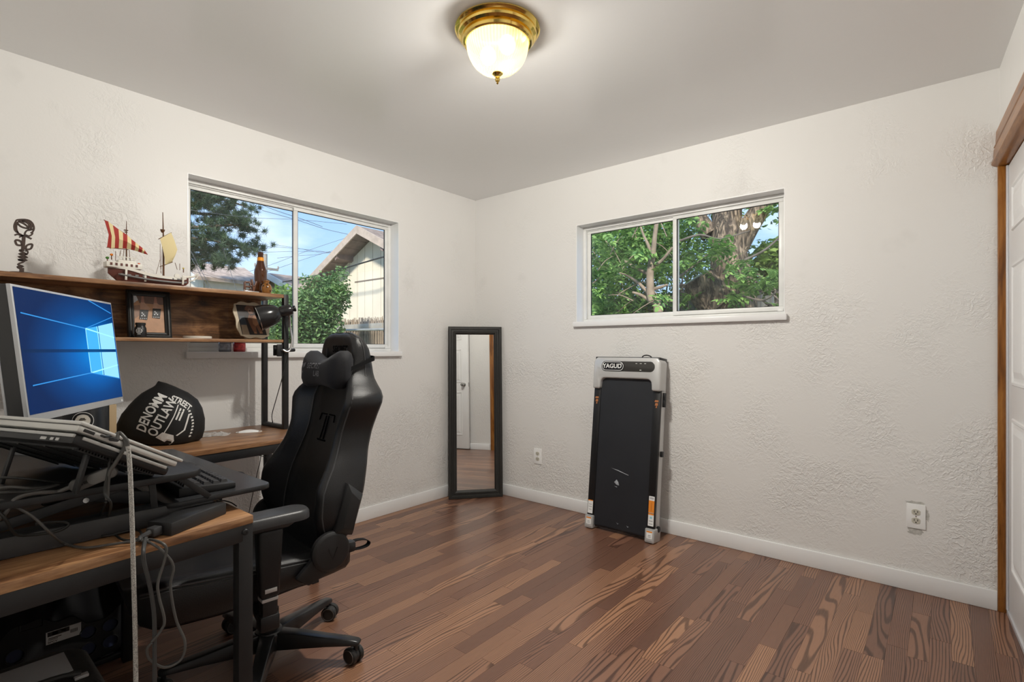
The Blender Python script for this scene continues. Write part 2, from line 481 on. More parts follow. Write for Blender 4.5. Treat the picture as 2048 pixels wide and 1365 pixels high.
# planks: strips along y, one object each, sharing one bevelled unit board
unit = MB().box((0, 0, 0), (1, 1, 1))
u_o = unit.build('plank', M_PLANK, floor, local=True, smooth=False)
u_me = u_o.data
bpy.data.objects.remove(u_o)
SW = 0.0655
rp = random.Random(5)
x = 0.0; nplank = 0
rows = int(math.ceil(3.42 / SW))
for i in range(rows):
    x0 = i * SW; x1 = min(x0 + SW, 3.425)
    y = 0.0 + rp.uniform(0.0, 0.75)
    while y > YN:
        ln = rp.choice((0.42, 0.58, 0.76, 0.9, 1.05)) * rp.uniform(0.9, 1.1)
        ya = min(y, 0.0); yb = max(y - ln, YN)
        if yb - YN < 0.12: yb = YN
        if ya - yb > 0.03:
            o = bpy.data.objects.new('plank', u_me); COL.objects.link(o); o.parent = floor
            lx, ly, lz = floor.location
            o.location = (x0 + 0.0003 - lx, yb + 0.0004 - ly, -0.008 - lz)
            o.scale = (x1 - x0 - 0.0006, ya - yb - 0.0008, 0.008)
            nplank += 1
        y = yb if yb > YN else YN - 1
tag(MB().box((1.6, -4.7, -0.008), (3.9, YN, 0.0)).build('floor_hall', mat('hall_carpet', (0.34, 0.30, 0.26), rough=0.95, var=0.1, bump=0.5, bscale=300), smooth=False), kind='structure')

cl = MB().prism([(-0.15, 0.15, H), (-0.15, -4.7, H), (4.0, -4.7, H), (4.0, 0.15, H)], (0, 0, 0.12))
tag(cl.build('ceiling', M_CEIL, smooth=False), kind='structure')

WA = dict(y0=-2.184, y1=-0.808, z0=1.16, z1=2.104)      # window in the left wall
WB = dict(x0=1.011, x1=2.378, z0=1.372, z1=2.076)       # window in the back wall
T = 0.15
def wall_with_hole(name, a0, a1, h0, h1, v0, v1, fn):
    """fn(a, z, t) -> point; one mesh made of four boxes around the hole"""
    mb = MB()
    for A, B, Z0, Z1 in ((a0, h0, 0, H), (h1, a1, 0, H), (h0, h1, 0, v0), (h0, h1, v1, H)):
        mb.hexa([fn(A, Z0, 0), fn(B, Z0, 0), fn(B, Z0, 1), fn(A, Z0, 1), fn(A, Z1, 0), fn(B, Z1, 0), fn(B, Z1, 1), fn(A, Z1, 1)])
    return tag(mb.build(name, M_WALL, smooth=False), kind='structure')
wall_with_hole('wall_left', YN - 0.12, T, WA['y0'], WA['y1'], WA['z0'], WA['z1'], lambda a, z, t: (-T * t, a, z))
wall_with_hole('wall_back', 0.0, 3.5, WB['x0'], WB['x1'], WB['z0'], WB['z1'], lambda a, z, t: (a, T * t, z))
# closet wall: opening from the corner to d = 1.87 under the header
DCL, ZHD = 1.87, 2.03
mb = MB()
mb.hexa([RW(0, ZHD), RW(DCL, ZHD), RW(DCL, ZHD, 0.11), RW(0, ZHD, 0.11), RW(0, H), RW(DCL, H), RW(DCL, H, 0.11), RW(0, H, 0.11)])
mb.hexa([RW(DCL, 0), RW(3.3, 0), RW(3.3, 0, 0.11), RW(DCL, 0, 0.11), RW(DCL, H), RW(3.3, H), RW(3.3, H, 0.11), RW(DCL, H, 0.11)])
tag(mb.build('wall_right', M_WALL, smooth=False), kind='structure')
mb = MB()
mb.hexa([RW(-0.1, 0, 0.55), RW(2.1, 0, 0.55), RW(2.1, 0, 0.6), RW(-0.1, 0, 0.6), RW(-0.1, H, 0.55), RW(2.1, H, 0.55), RW(2.1, H, 0.6), RW(-0.1, H, 0.6)])
tag(mb.build('wall_closet', M_WALL, smooth=False), kind='structure')
# wall with the doorway the camera stands in
DX0, DX1 = 2.56, 3.36
mb = MB()
mb.box((-0.15, YN - 0.12, 0), (DX0, YN, H)); mb.box((DX1, YN - 0.12, 0), (3.5, YN, H)); mb.box((DX0, YN - 0.12, 2.05), (DX1, YN, H))
tag(mb.build('wall_near', M_WALL, smooth=False), kind='structure')
mb = MB()
mb.box((1.5, -4.7, 0), (1.6, YN - 0.12, H)); mb.box((3.75, -4.7, 0), (3.85, YN - 0.12, H)); mb.box((1.5, -4.8, 0), (3.85, -4.7, H)); mb.box((3.42, YN - 0.12, 0), (3.85, YN - 0.05, H))
tag(mb.build('wall_hall', mat('hall_paint', (0.82, 0.80, 0.77), rough=0.5, var=0.02, bump=0.05), smooth=False), kind='structure')

# baseboards 89 mm
BB, BT = 0.089, 0.014
def baseboard(name, mb): return tag(mb.build(name, M_TRIM, bevel=0.004), kind='structure')
baseboard('baseboard_left', MB().box((0, YN, 0), (BT, 0, BB)))
baseboard('baseboard_back', MB().box((BT, -BT, 0), (3.243, 0, BB)))
mb = MB(); mb.hexa([RW(DCL + 0.075, 0, -BT), RW(3.1, 0, -BT), RW(3.1, 0), RW(DCL + 0.075, 0), RW(DCL + 0.075, BB, -BT), RW(3.1, BB, -BT), RW(3.1, BB), RW(DCL + 0.075, BB)])
baseboard('baseboard_right', mb)
baseboard('baseboard_near', MB().box((BT, YN, 0), (DX0 - 0.07, YN + BT, BB)))

# closet casing: oak jamb in the corner, stepped oak header, far side casing
def wbox(mb, d0, d1, z0, z1, o0, o1):
    return mb.hexa([RW(d0, z0, o0), RW(d1, z0, o0), RW(d1, z0, o1), RW(d0, z0, o1), RW(d0, z1, o0), RW(d1, z1, o0), RW(d1, z1, o1), RW(d0, z1, o1)])
tr = thing('trim_1', (3.25, -0.01, 0), 'stained oak casing around the closet opening', 'door casing', kind='structure')
wbox(MB(), 0.0, 0.016, 0, 2.075, -0.008, 0.045).build('jamb', M_OAK, tr, bevel=0.003)
hd = MB()
prof = [(2.155, 0), (2.155, -0.012), (2.09, -0.014), (2.085, -0.020), (2.079, -0.014), (2.073, -0.020), (2.03, -0.022), (2.02, -0.028), (2.008, -0.028), (2.0, -0.02), (1.995, -0.008), (1.995, 0.045), (2.03, 0.045), (2.03, 0)]
hd.loft([[RW(d, z, o) for z, o in prof] for d in (-0.004, 0.5, 1.0, 1.5, DCL + 0.07)])
hd.build('header', M_OAKH, tr)
wbox(MB(), DCL - 0.016, DCL + 0.06, 0, 1.995, -0.016, 0.045).build('side_casing', M_OAK, tr, bevel=0.004)

# sliding closet doors: white moulded panel doors
def panel_door(name, parent, P, w, h, th, rows, cols=2, kind=None):
    """P(a, z, o) -> point; raised panels are real geometry"""
    mb = MB()
    mb.hexa([P(0, 0, 0), P(w, 0, 0), P(w, 0, th), P(0, 0, th), P(0, h, 0), P(w, h, 0), P(w, h, th), P(0, h, th)])
    d = mb.build(name, M_TRIM, parent, bevel=0.003)
    st = 0.11; pw = (w - st * (cols + 1)) / cols
    for c in range(cols):
        a0 = st + c * (pw + st)
        for z0, z1 in rows:
            pm = MB()
            # moulding lip, recess and raised field
            def ring(i, o): return [P(a0 + i, z0 + i, o), P(a0 + pw - i, z0 + i, o), P(a0 + pw - i, z1 - i, o), P(a0 + i, z1 - i, o)]
            pm.loft([ring(0, 0.0), ring(0.004, -0.006), ring(0.014, -0.006), ring(0.02, -0.0008), ring(0.034, -0.0008), ring(0.06, -0.007)])
            pm.build('panel', M_TRIM, parent if parent else d, smooth=False) if False else pm.build('panel', M_TRIM, d, smooth=False)
    return d
rows6 = [(0.20, 0.86), (1.0, 1.52), (1.66, 1.86)]
c1 = thing('door_1', RW(0.45, 0, 0.03), 'white moulded sliding closet door next to the corner', 'door', kind='structure')
panel_door('leaf', c1, lambda a, z, o: RW(0.017 + a, 0.02 + z, 0.026 + o), 0.93, 1.97, 0.034, rows6)
mb = MB(); wbox(mb, 0.016, 0.03, 0.02, 1.99, 0.018, 0.026); wbox(mb, 0.016, 0.95, 0.0, 0.02, 0.020, 0.06)
mb.build('track_edge', mat('white_metal_track', (0.72, 0.73, 0.76), rough=0.3, metal=0.3, bump=0.02), c1, bevel=0.002)
c2 = thing('door_2', RW(1.4, 0, 0.06), 'white moulded sliding closet door behind the first leaf', 'door', kind='structure')
panel_door('leaf', c2, lambda a, z, o: RW(0.92 + a, 0.02 + z, 0.066 + o), 0.94, 1.97, 0.034, rows6)
# room door, open flat along the closet wall (seen in the mirror)
c3 = thing('door_3', RW(2.65, 0, -0.06), 'white six panel room door standing open along the wall', 'door', kind='structure')
panel_door('leaf', c3, lambda a, z, o: RW(2.29 + a, 0.012 + z, -0.075 + o), 0.76, 2.0, 0.035, rows6)
kb = MB().lathe([(0.030, 0), (0.030, 0.006), (0.012, 0.012), (0.012, 0.028), (0.026, 0.036), (0.030, 0.05), (0.024, 0.064), (0.006, 0.070)], RW(2.36, 0.98, -0.075), 20, axis=-WN)
kb.build('knob', mat('satin_nickel', (0.5, 0.5, 0.48), rough=0.25, metal=1.0, var=0.05), c3)
wbox(MB(), 2.2885, 2.2905, 0.95, 1.01, -0.072, -0.045).build('latch_plate', M_CHROME, c3)
hg = MB()
for z in (0.25, 1.02, 1.8): hg.tube([RW(3.055, z, -0.035), RW(3.055, z + 0.09, -0.035)], 0.007)
hg.build('hinge', M_CHROME, c3)
dj = MB()
dj.box((DX0 - 0.06, YN, 0), (DX0, YN + 0.012, 2.11)); dj.box((DX0 - 0.06, YN, 2.05), (DX1 - 0.02, YN + 0.012, 2.11))
tag(dj.build('trim_2', M_TRIM, bevel=0.003), kind='structure')

# ------------------------------------------------------------------ windows
def make_window(name, label, W, fn, depth, mull, tilt, a_lo, a_hi):
    """fn(a, z, t): a along the wall, z up, t metres towards outside"""
    w = thing(name, fn((a_lo + a_hi) / 2, W['z0'], 0.05), label, 'window', kind='structure')
    z0, z1 = W['z0'], W['z1']
    def fbox(mb, A0, A1, Z0, Z1, t0, t1, mi=0):
        return mb.hexa([fn(A0, Z0, t0), fn(A1, Z0, t0), fn(A1, Z0, t1), fn(A0, Z0, t1), fn(A0, Z1, t0), fn(A1, Z1, t0), fn(A1, Z1, t1), fn(A0, Z1, t1)], mi)
    # reveal lining
    for nm, b in (('reveal_top', (a_lo, a_hi, z1 - 0.004, z1 + 0.0, -0.001, T)), ('reveal_side', (a_lo, a_lo + 0.004, z0, z1 - 0.004, -0.001, T)), ('reveal_side', (a_hi - 0.004, a_hi, z0, z1 - 0.004, -0.001, T))):
        fbox(MB(), *b).build(nm, M_TRIM, w, smooth=False)
    fw = 0.022
    mb = MB()
    d0, d1 = depth, depth + 0.045
    A0, A1, Z0, Z1 = a_lo + 0.004, a_hi - 0.004, z0, z1 - 0.004
    fbox(mb, A0, A1, Z1 - fw, Z1, d0, d1); fbox(mb, A0, A1, Z0, Z0 + fw, d0, d1)
    fbox(mb, A0, A0 + fw, Z0 + fw, Z1 - fw, d0, d1); fbox(mb, A1 - fw, A1, Z0 + fw, Z1 - fw, d0, d1)
    mb.build('outer_frame', M_VINYL, w, bevel=0.0025)
    mb = MB()
    fbox(mb, A0, A1, Z1 - fw - 0.006, Z1 - fw, d0 + 0.014, d1); fbox(mb, A0, A1, Z0 + fw, Z0 + fw + 0.004, d0 + 0.014, d1)
    mb.build('track', M_VINYL, w, bevel=0.0012)
    # two sashes, overlapping at the meeting stile
    sw = 0.026
    for (s0, s1, t0, tl) in ((A0 + fw, mull + 0.012, d0 + 0.024, tilt[0]), (mull - 0.020, A1 - fw, d0 + 0.006, tilt[1])):
        zz0, zz1 = Z0 + fw + 0.004, Z1 - fw - 0.006
        mb = MB()
        fbox(mb, s0, s1, zz1 - sw * 0.7, zz1, t0, t0 + 0.016); fbox(mb, s0, s1, zz0, zz0 + sw, t0, t0 + 0.016)
        fbox(mb, s0, s0 + sw, zz0 + sw, zz1 - sw * 0.7, t0, t0 + 0.016); fbox(mb, s1 - sw, s1, zz0 + sw, zz1 - sw * 0.7, t0, t0 + 0.016)
        sa = mb.build('sash', M_VINYL, w, bevel=0.0025)
        gk = MB(); g = 0.003
        ga0, ga1, gz0, gz1 = s0 + sw, s1 - sw, zz0 + sw, zz1 - sw * 0.7
        for b in ((ga0, ga1, gz1 - g, gz1), (ga0, ga1, gz0, gz0 + g), (ga0, ga0 + g, gz0, gz1), (ga1 - g, ga1, gz0, gz1)):
            fbox(gk, *b, t0 + 0.004, t0 + 0.012)
        gk.build('gasket', M_DARKGAP, sa, smooth=False)
        # pane as one sheet; a hair out of parallel, as sliding sashes hang
        c = (ga0 + ga1) / 2
        q = lambda a, z, t: fn(a, z, t + 0.008 + (a - c) * tl)
        pm = MB().add([q(ga0, gz0, t0), q(ga1, gz0, t0), q(ga1, gz1, t0), q(ga0, gz1, t0)], [(0, 1, 2, 3)])
        pm.build('pane', M_PANE, sa, smooth=False)
    # latch block
    fbox(MB(), A1 - fw - 0.03, A1 - fw, Z0 + fw, Z0 + fw + 0.016, d0 - 0.004, d0 + 0.006).build('latch', M_VINYL, w, bevel=0.002)
    # sill board
    mb = MB(); fbox(mb, a_lo - 0.013, a_hi + 0.013, z0 - 0.034, z0 + 0.0015, -0.030, -0.0005); fbox(mb, a_lo, a_hi, z0 - 0.03, z0 + 0.0015, -0.0005, depth + 0.003)
    mb.build('sill', M_TRIM, w, bevel=0.004)
    return w
make_window('window_1', 'wide white framed sliding window behind the desk hutch', WA, lambda a, z, t: (-t, a, z), 0.088, onx(593, 500, -0.1).y, (0.0, 0.0), WA['y0'], WA['y1'])
make_window('window_2', 'white framed sliding window looking onto the trees', WB, lambda a, z, t: (a, t, z), 0.088, ony(1352, 500, 0.1).x, (0.0, 0.0), WB['x0'], WB['x1'])

# ------------------------------------------------------------------ outlets
def outlet(c, label):
    o = thing('wall_outlet', (c.x, 0, c.z - 0.058), label, 'outlet')
    m_w = mat('outlet_plate', (0.84, 0.84, 0.83), rough=0.3, bump=0.01); m_i = mat('outlet_ivory', (0.56, 0.54, 0.46), rough=0.35, bump=0.01)
    xd, yd = Vector((1, 0, 0)), Vector((0, 0, 1))
    plate(MB(), rrect(0.074, 0.118, 0.005), (c.x, 0, c.z), xd, yd, 0.006).build('cover_plate', m_w, o, bevel=0.0015)
    for s in (-1, 1):
        zc = c.z + s * 0.0205
        out = [(max(-0.0165, min(0.0165, 0.0195 * math.cos(2 * math.pi * i / 20))), 0.0145 * math.sin(2 * math.pi * i / 20)) for i in range(20)]
        rc = plate(MB(), out, (c.x, -0.006, zc), xd, yd, 0.002).build('receptacle', m_i, o, smooth=False)
        sl = MB(); sl.cbox((c.x - 0.0065, -0.0082, zc + 0.003), (0.0022, 0.0012, 0.009)); sl.cbox((c.x + 0.0065, -0.0082, zc + 0.003), (0.0026, 0.0012, 0.009)); sl.cbox((c.x, -0.0082, zc - 0.0075), (0.005, 0.0012, 0.005))
        sl.build('slot', M_DARKGAP, rc, smooth=False)
    MB().lathe([(0.003, 0), (0.003, 0.0012), (0.0005, 0.0016)], (c.x, -0.006, c.z), 10, axis=(0, -1, 0)).build('screw', M_CHROME, o)
    return o
outlet(ony(1076, 913, 0), 'white duplex wall outlet between the mirror and the treadmill')
outlet(ony(1832, 1033, 0), 'white duplex wall outlet with chipped paint around it')
# bare patches of plaster around the second outlet
oc = ony(1832, 1033, 0)
rp2 = random.Random(3)
for cx, cz, w, h, lab in ((0.0, 0.064, 0.085, 0.02, 'ragged strip of bare grey plaster just above the chipped outlet'), (0.042, 0.01, 0.02, 0.06, 'narrow strip of bare grey plaster beside the chipped outlet'), (0.0, -0.075, 0.07, 0.035, 'wide patch of bare grey plaster just below the chipped outlet')):
    pts = []
    for i in range(22):
        a = 2 * math.pi * i / 22; k = rp2.uniform(0.65, 1.1)
        pts.append((w / 2 * math.cos(a) * k, h / 2 * math.sin(a) * k))
    ch = plate(MB(), pts, (oc.x + cx, 0, oc.z + cz), (1, 0, 0), (0, 0, 1), 0.0006)
    tag(ch.build('paint_chip', mat('bare_plaster', (0.50, 0.49, 0.46), rough=0.8, var=0.25, vscale=60, bump=0.3, bscale=200), smooth=False), lab, 'paint chip', 'bare plaster patches around the outlet')

# ------------------------------------------------------------------ ceiling light
def ceiling_light():
    c = onz(995, 58, H)
    o = thing('ceiling_light', (c.x, c.y, H), 'brass flush ceiling light with ribbed glass bowl, lit', 'ceiling light')
    prof = [(0.150, 0.0), (0.160, -0.001), (0.1675, -0.006), (0.1675, -0.010), (0.160, -0.016), (0.150, -0.019), (0.150, -0.023), (0.156, -0.026), (0.153, -0.033), (0.144, -0.040),
            (0.134, -0.042), (0.134, -0.046), (0.139, -0.049), (0.135, -0.057), (0.127, -0.060), (0.120, -0.058), (0.118, -0.02), (0.10, -0.012), (0.02, -0.010)]
    MB().lathe([(r, h) for r, h in prof], (0, 0, 0), 64).build('brass_rim', M_BRASS, o, local=True, angle=25)
    # ribbed bowl
    n = 180; loops = []
    for k in range(15):
        a = k / 14 * math.pi / 2
        r0 = 0.1215 * math.cos(a) ** 0.85 if k < 14 else 0.012
        r0 = max(r0, 0.012); h = -0.056 - 0.122 * math.sin(a)
        amp = 0.0016 * min(1, r0 / 0.06)
        loops.append([((r0 + amp * math.cos(2 * math.pi * i / n * 60)) * math.cos(2 * math.pi * i / n), (r0 + amp * math.cos(2 * math.pi * i / n * 60)) * math.sin(2 * math.pi * i / n), h) for i in range(n)])
    g = bpy.data.materials.new('ribbed_frosted_glass'); g.use_nodes = True; t = NT(g); t.t.nodes.clear()
    out = t.n('ShaderNodeOutputMaterial')
    tp = t.n('ShaderNodeBsdfTransparent'); tp.inputs[0].default_value = (1.0, 0.97, 0.9, 1)
    tl = t.n('ShaderNodeBsdfTranslucent'); tl.inputs[0].default_value = (0.95, 0.84, 0.56, 1)
    em = t.n('ShaderNodeEmission'); em.inputs[0].default_value = (1.0, 0.86, 0.52, 1); tco = t.n('ShaderNodeTexCoord'); sxy = t.n('ShaderNodeSeparateXYZ'); t.l(tco.outputs['Object'], sxy.inputs[0])
    rib = t.math('SINE', t.math('MULTIPLY', t.math('ARCTAN2', sxy.outputs[1], sxy.outputs[0]), 60.0)); t.l(t.math('ADD', 0.62, t.math('MULTIPLY', rib, 0.45)), em.inputs[1])
    gl = t.n('ShaderNodeBsdfGlossy'); gl.inputs['Roughness'].default_value = 0.15
    m1 = t.n('ShaderNodeMixShader'); m1.inputs[0].default_value = 0.5
    t.l(tl.outputs[0], m1.inputs[1]); t.l(em.outputs[0], m1.inputs[2])
    lw = t.n('ShaderNodeFresnel'); lw.inputs[0].default_value = 1.4
    m2 = t.n('ShaderNodeMixShader'); t.l(lw.outputs[0], m2.inputs[0]); t.l(m1.outputs[0], m2.inputs[1]); t.l(gl.outputs[0], m2.inputs[2])
    m3 = t.n('ShaderNodeMixShader'); m3.inputs[0].default_value = 0.62
    t.l(tp.outputs[0], m3.inputs[1]); t.l(m2.outputs[0], m3.inputs[2])
    t.l(m3.outputs[0], out.inputs[0])
    MB().loft(loops, cap=False).build('glass_bowl', g, o, local=True, angle=60)
    MB().lathe([(0.004, -0.170), (0.021, -0.174), (0.021, -0.178), (0.014, -0.184), (0.009, -0.190), (0.009, -0.194), (0.004, -0.196), (0.010, -0.200), (0.008, -0.207), (0.003, -0.210), (0.003, -0.212), (0.005, -0.215), (0.001, -0.219)], (0, 0, 0), 20).build('finial', M_BRASS, o, local=True)
    mbulb = mat('lit_bulb', (1, 1, 1), emit=(1.0, 0.86, 0.6), estr=1.5)
    for s in (-1, 1):
        d = (RT * 0.7 - FW * 0.7).normalized() * s
        MB().sphere((d.x * 0.055, d.y * 0.055, -0.085), (0.032, 0.032, 0.036)).build('bulb', mbulb, o, local=True)
        ld = bpy.data.lights.new('bulb_light', 'POINT'); ld.energy = 1.0; ld.shadow_soft_size = 0.03; ld.color = (1.0, 0.995, 0.985)
        ld.use_nodes = True; lt = ld.node_tree
        le = lt.nodes['Emission']; fo = lt.nodes.new('ShaderNodeLightFalloff')
        fo.inputs['Strength'].default_value = LAMP_W / 2; fo.inputs['Smooth'].default_value = LAMP_SMOOTH
        lt.links.new(fo.outputs['Quadratic'], le.inputs['Strength'])
        lo = bpy.data.objects.new('bulb_light', ld); COL.objects.link(lo); lo.parent = o
        lo.location = (d.x * 0.055, d.y * 0.055, -0.125)
    return o
ceiling_light()

# ------------------------------------------------------------------ leaning mirror in the corner
def mirror():
    a, b = Vector((0.048, -0.364, 0)), Vector((0.325, -0.025, 0))
    n = Vector((0.775, -0.632, 0)); mid = (a + b) / 2 + n * 0.040
    ang = math.atan2((b - a).y, (b - a).x)
    o = thing('leaning_mirror', (mid.x, mid.y, 0), 'tall narrow mirror with dark grey frame leaning in the corner', 'mirror', rotz=ang)
    W, HH, LEAN = 0.428, 1.358, 0.045
    def P(x, z, y): return (x, y + z * LEAN, z)
    m_f = mat('charcoal_stained_wood', (0.020, 0.019, 0.017), rough=0.5, var=0.35, vscale=6, bump=0.3, bscale=90, stretch=(1, 1, 0.15))
    prof = [(0.0, 0.022), (0.0, -0.004), (0.004, -0.008), (0.022, -0.008), (0.026, -0.003), (0.038, -0.003), (0.042, -0.007), (0.050, -0.005), (0.056, 0.0), (0.062, 0.004), (0.064, 0.010), (0.064, 0.022)]
    mb = MB(); loops = []
    for i, y in prof:
        loops.append([P(-W / 2 + i, i, y), P(W / 2 - i, i, y), P(W / 2 - i, HH - i, y), P(-W / 2 + i, HH - i, y)])
    loops.append(loops[0])
    mb.loft(loops, cap=False)
    mb.build('frame', m_f, o, local=True, angle=20)
    i = 0.060
    MB().add([P(-W / 2 + i, i, 0.011), P(W / 2 - i, i, 0.011), P(W / 2 - i, HH - i, 0.011), P(-W / 2 + i, HH - i, 0.011)], [(0, 1, 2, 3)]).build('mirror_glass', mat('mirror_silver', (0.88, 0.89, 0.88), rough=0.0, metal=1.0, var=0.01), o, local=True, smooth=False)
    bk = MB(); i = 0.02
    bk.hexa([P(-W / 2 + i, i, 0.013), P(W / 2 - i, i, 0.013), P(W / 2 - i, i, 0.019), P(-W / 2 + i, i, 0.019), P(-W / 2 + i, HH - i, 0.013), P(W / 2 - i, HH - i, 0.013), P(W / 2 - i, HH - i, 0.019), P(-W / 2 + i, HH - i, 0.019)])
    bk.build('backing', mat('brown_card', (0.22, 0.16, 0.10), rough=0.9, bump=0.1), o, local=True, smooth=False)
mirror()

# ------------------------------------------------------------------ walking pad leaning on the back wall
def treadmill():
    O = Vector((1.478, -0.238, 0.004)); V = Vector((0, 0.116, 0.993)).normalized(); U = Vector((1, 0, 0)); Wd = U.cross(V) * 1.0
    Wd = Vector((0, -V.z, V.y))
    o = thing('walking_treadmill', (O.x, O.y + 0.05, 0), 'slim black walking treadmill with silver head stood on end against the wall', 'treadmill')
    def TB(u, v, w=0.0): return O + U * u + V * v + Wd * w
    hw = 0.235
    m_belt = mat('treadmill_belt', (0.017, 0.019, 0.024), rough=0.55, var=0.12, vscale=5, bump=0.15, bscale=700)
    m_rail = mat('treadmill_rail', (0.008, 0.008, 0.009), rough=0.4, var=0.2, vscale=14, bump=0.12, bscale=260)
    m_side = mat('treadmill_silver', (0.58, 0.58, 0.575), rough=0.3, metal=0.25, var=0.03, bump=0.02)
    mb = MB(); mb.hexa([TB(-hw + 0.01, 0.03, -0.085), TB(hw - 0.004, 0.03, -0.085), TB(hw - 0.004, 0.03, -0.012), TB(-hw + 0.01, 0.03, -0.012), TB(-hw + 0.01, 1.10, -0.085), TB(hw - 0.004, 1.10, -0.085), TB(hw - 0.004, 1.10, -0.012), TB(-hw + 0.01, 1.10, -0.012)])
    mb.build('deck_body', m_side, o, bevel=0.006)
    def slab(nm, u0, u1, v0, v1, w0, w1, m, par=o, bev=0.004):
        return MB().hexa([TB(u0, v0, w0), TB(u1, v0, w0), TB(u1, v0, w1), TB(u0, v0, w1), TB(u0, v1, w0), TB(u1, v1, w0), TB(u1, v1, w1), TB(u0, v1, w1)]).build(nm, m, par, bevel=bev)
    for s in (-1, 1):
        a, b = sorted((s * hw, s * 0.186))
        slab('side_rail', a, b, 0.03, 0.955, -0.02, 0.006, m_rail)
    # belt with rounded roller end at the foot
    prof = [(0.035, -0.03), (0.022, -0.022), (0.018, -0.012), (0.024, -0.003), (0.035, 0.0), (0.99, 0.0), (0.99, -0.03)]
    MB().loft([[TB(u, v, w) for v, w in prof] for u in (-0.186, 0.186)]).build('belt', m_belt, o, angle=60)
    # silver head with two short legs, softly crowned
    out = [(-hw - 0.002, 0.915)] + [(-hw - 0.002 + 0.0, 1.10), (-hw + 0.02, 1.125), (hw - 0.02, 1.125), (hw + 0.002, 1.10), (hw + 0.002, 0.915)]
    inner = [(hw - 0.052, 0.915), (hw - 0.055, 0.955)] + [(hw - 0.055 - 0.03 * (1 - math.cos(a)), 0.955 + 0.032 * math.sin(a)) for a in (0.4, 0.8, 1.2, 1.57)]
    inner += [(-u, v) for u, v in reversed(inner)]
    oo = out + inner
    hd = MB(); plate(hd, oo, TB(0, 0, -0.07), U, V, 0.1)
    hd.build('head_cover', m_side, o, bevel=0.012, seg=3)
    plate(MB(), rrect(2 * hw - 0.015, 0.03, 0.004), TB(0, 1.112, -0.088), U, V, 0.112).build('top_trim', m_rail, o, bevel=0.003)
    dp = plate(MB(), rrect(0.375, 0.066, 0.031, 8), TB(0.012, 1.065, 0.0285), U, V, 0.003).build('display_panel', mat('display_gloss', (0.045, 0.043, 0.040), rough=0.22, bump=0.01), o, bevel=0.001)
    bd = plate(MB(), rrect(0.165, 0.066, 0.031, 8), TB(-0.092, 1.065, 0.0305), U, V, 0.003).build('badge', mat('badge_black', (0.012, 0.012, 0.016), rough=0.25, bump=0.01), dp)
    rg = MB(); oo = rrect(0.156, 0.057, 0.027, 8); ii = rrect(0.150, 0.051, 0.024, 8)
    loops = [[TB(-0.092, 1.065, 0.0336) + U * a + V * b for a, b in oo], [TB(-0.092, 1.065, 0.0345) + U * a + V * b for a, b in oo], [TB(-0.092, 1.065, 0.0345) + U * a + V * b for a, b in ii], [TB(-0.092, 1.065, 0.0336) + U * a + V * b for a, b in ii]]
    rg.loft(loops + [loops[0]], cap=False); rg.build('badge_ring', M_WHITEPRINT, dp)
    text_on('lettering', 'YAGUD', 0.040, TB(-0.096, 1.065, 0.0338), U, V, M_WHITEPRINT, dp, bold=0.0009)
    text_on('lettering', '®', 0.018, TB(-0.031, 1.079, 0.0338), U, V, M_WHITEPRINT, dp)
    for u, s in ((0.075, 0.012), (0.105, 0.014), (0.135, 0.012)):
        plate(MB(), rrect(s, 0.003, 0.0012, 2), TB(u, 1.085, 0.0316), U, V, 0.0004).build('display_mark', M_WHITEPRINT, dp, smooth=False)
    plate(MB(), rrect(0.012, 0.004, 0.0012, 2), TB(0.105, 1.043, 0.0316), U, V, 0.0004).build('display_mark', M_WHITEPRINT, dp, smooth=False)
    # end caps at the foot
    m_cap = mat('cap_silver', (0.50, 0.50, 0.495), rough=0.35, metal=0.4, bump=0.02)
    m_or = mat('orange_label', (0.80, 0.26, 0.03), rough=0.5, bump=0.01); m_cop = mat('copper_print', (0.50, 0.20, 0.08), rough=0.4, metal=0.3)
    m_grey = mat('label_grey_print', (0.45, 0.45, 0.46), rough=0.6, bump=0.01)
    for s in (-1, 1):
        uc = s * 0.212
        cp = plate(MB(), rrect(0.062, 0.083, 0.008, 4), TB(uc, 0.041, -0.075), U, V, 0.092).build('end_cap', m_cap, o, bevel=0.004)
        plate(MB(), rrect(0.044, 0.062, 0.003, 2), TB(uc, 0.042, 0.0165), U, V, 0.002).build('cap_recess', m_side, cp, bevel=0.0006)
        def label(v0, h, bands):
            lb = plate(MB(), rrect(0.036, h, 0.002, 2), TB(uc, v0, 0.0065 if v0 > 0.1 else 0.0186), U, V, 0.0004).build('warning_label', M_WHITEPRINT, o, smooth=False)
            for vv, hh, ww, mm in bands:
                plate(MB(), [(-ww / 2, -hh / 2), (ww / 2, -hh / 2), (ww / 2, hh / 2), (-ww / 2, hh / 2)], TB(uc, v0 + vv, (0.0065 if v0 > 0.1 else 0.0186) + 0.0004), U, V, 0.0003).build('label_print', mm, lb, smooth=False)
        label(0.047, 0.044, [(0.018, 0.008, 0.036, m_or), (-0.004, 0.006, 0.018, m_grey), (-0.013, 0.004, 0.02, m_grey)])
        if s < 0:
            label(0.135, 0.085, [(0.040, 0.006, 0.036, m_or), (0.015, 0.005, 0.022, m_grey), (0.0, 0.005, 0.024, m_grey), (-0.018, 0.005, 0.02, m_grey)])
        else:
            label(0.135, 0.075, [(0.033, 0.009, 0.036, m_or), (0.012, 0.012, 0.014, mat('label_teal', (0.3, 0.6, 0.68), rough=0.6)), (-0.008, 0.006, 0.024, m_grey), (-0.025, 0.006, 0.024, m_grey)])
            label(0.225, 0.10, [(-0.012, 0.072, 0.036, m_or), (0.038, 0.012, 0.026, m_grey), (-0.012, 0.05, 0.003, m_cop)])
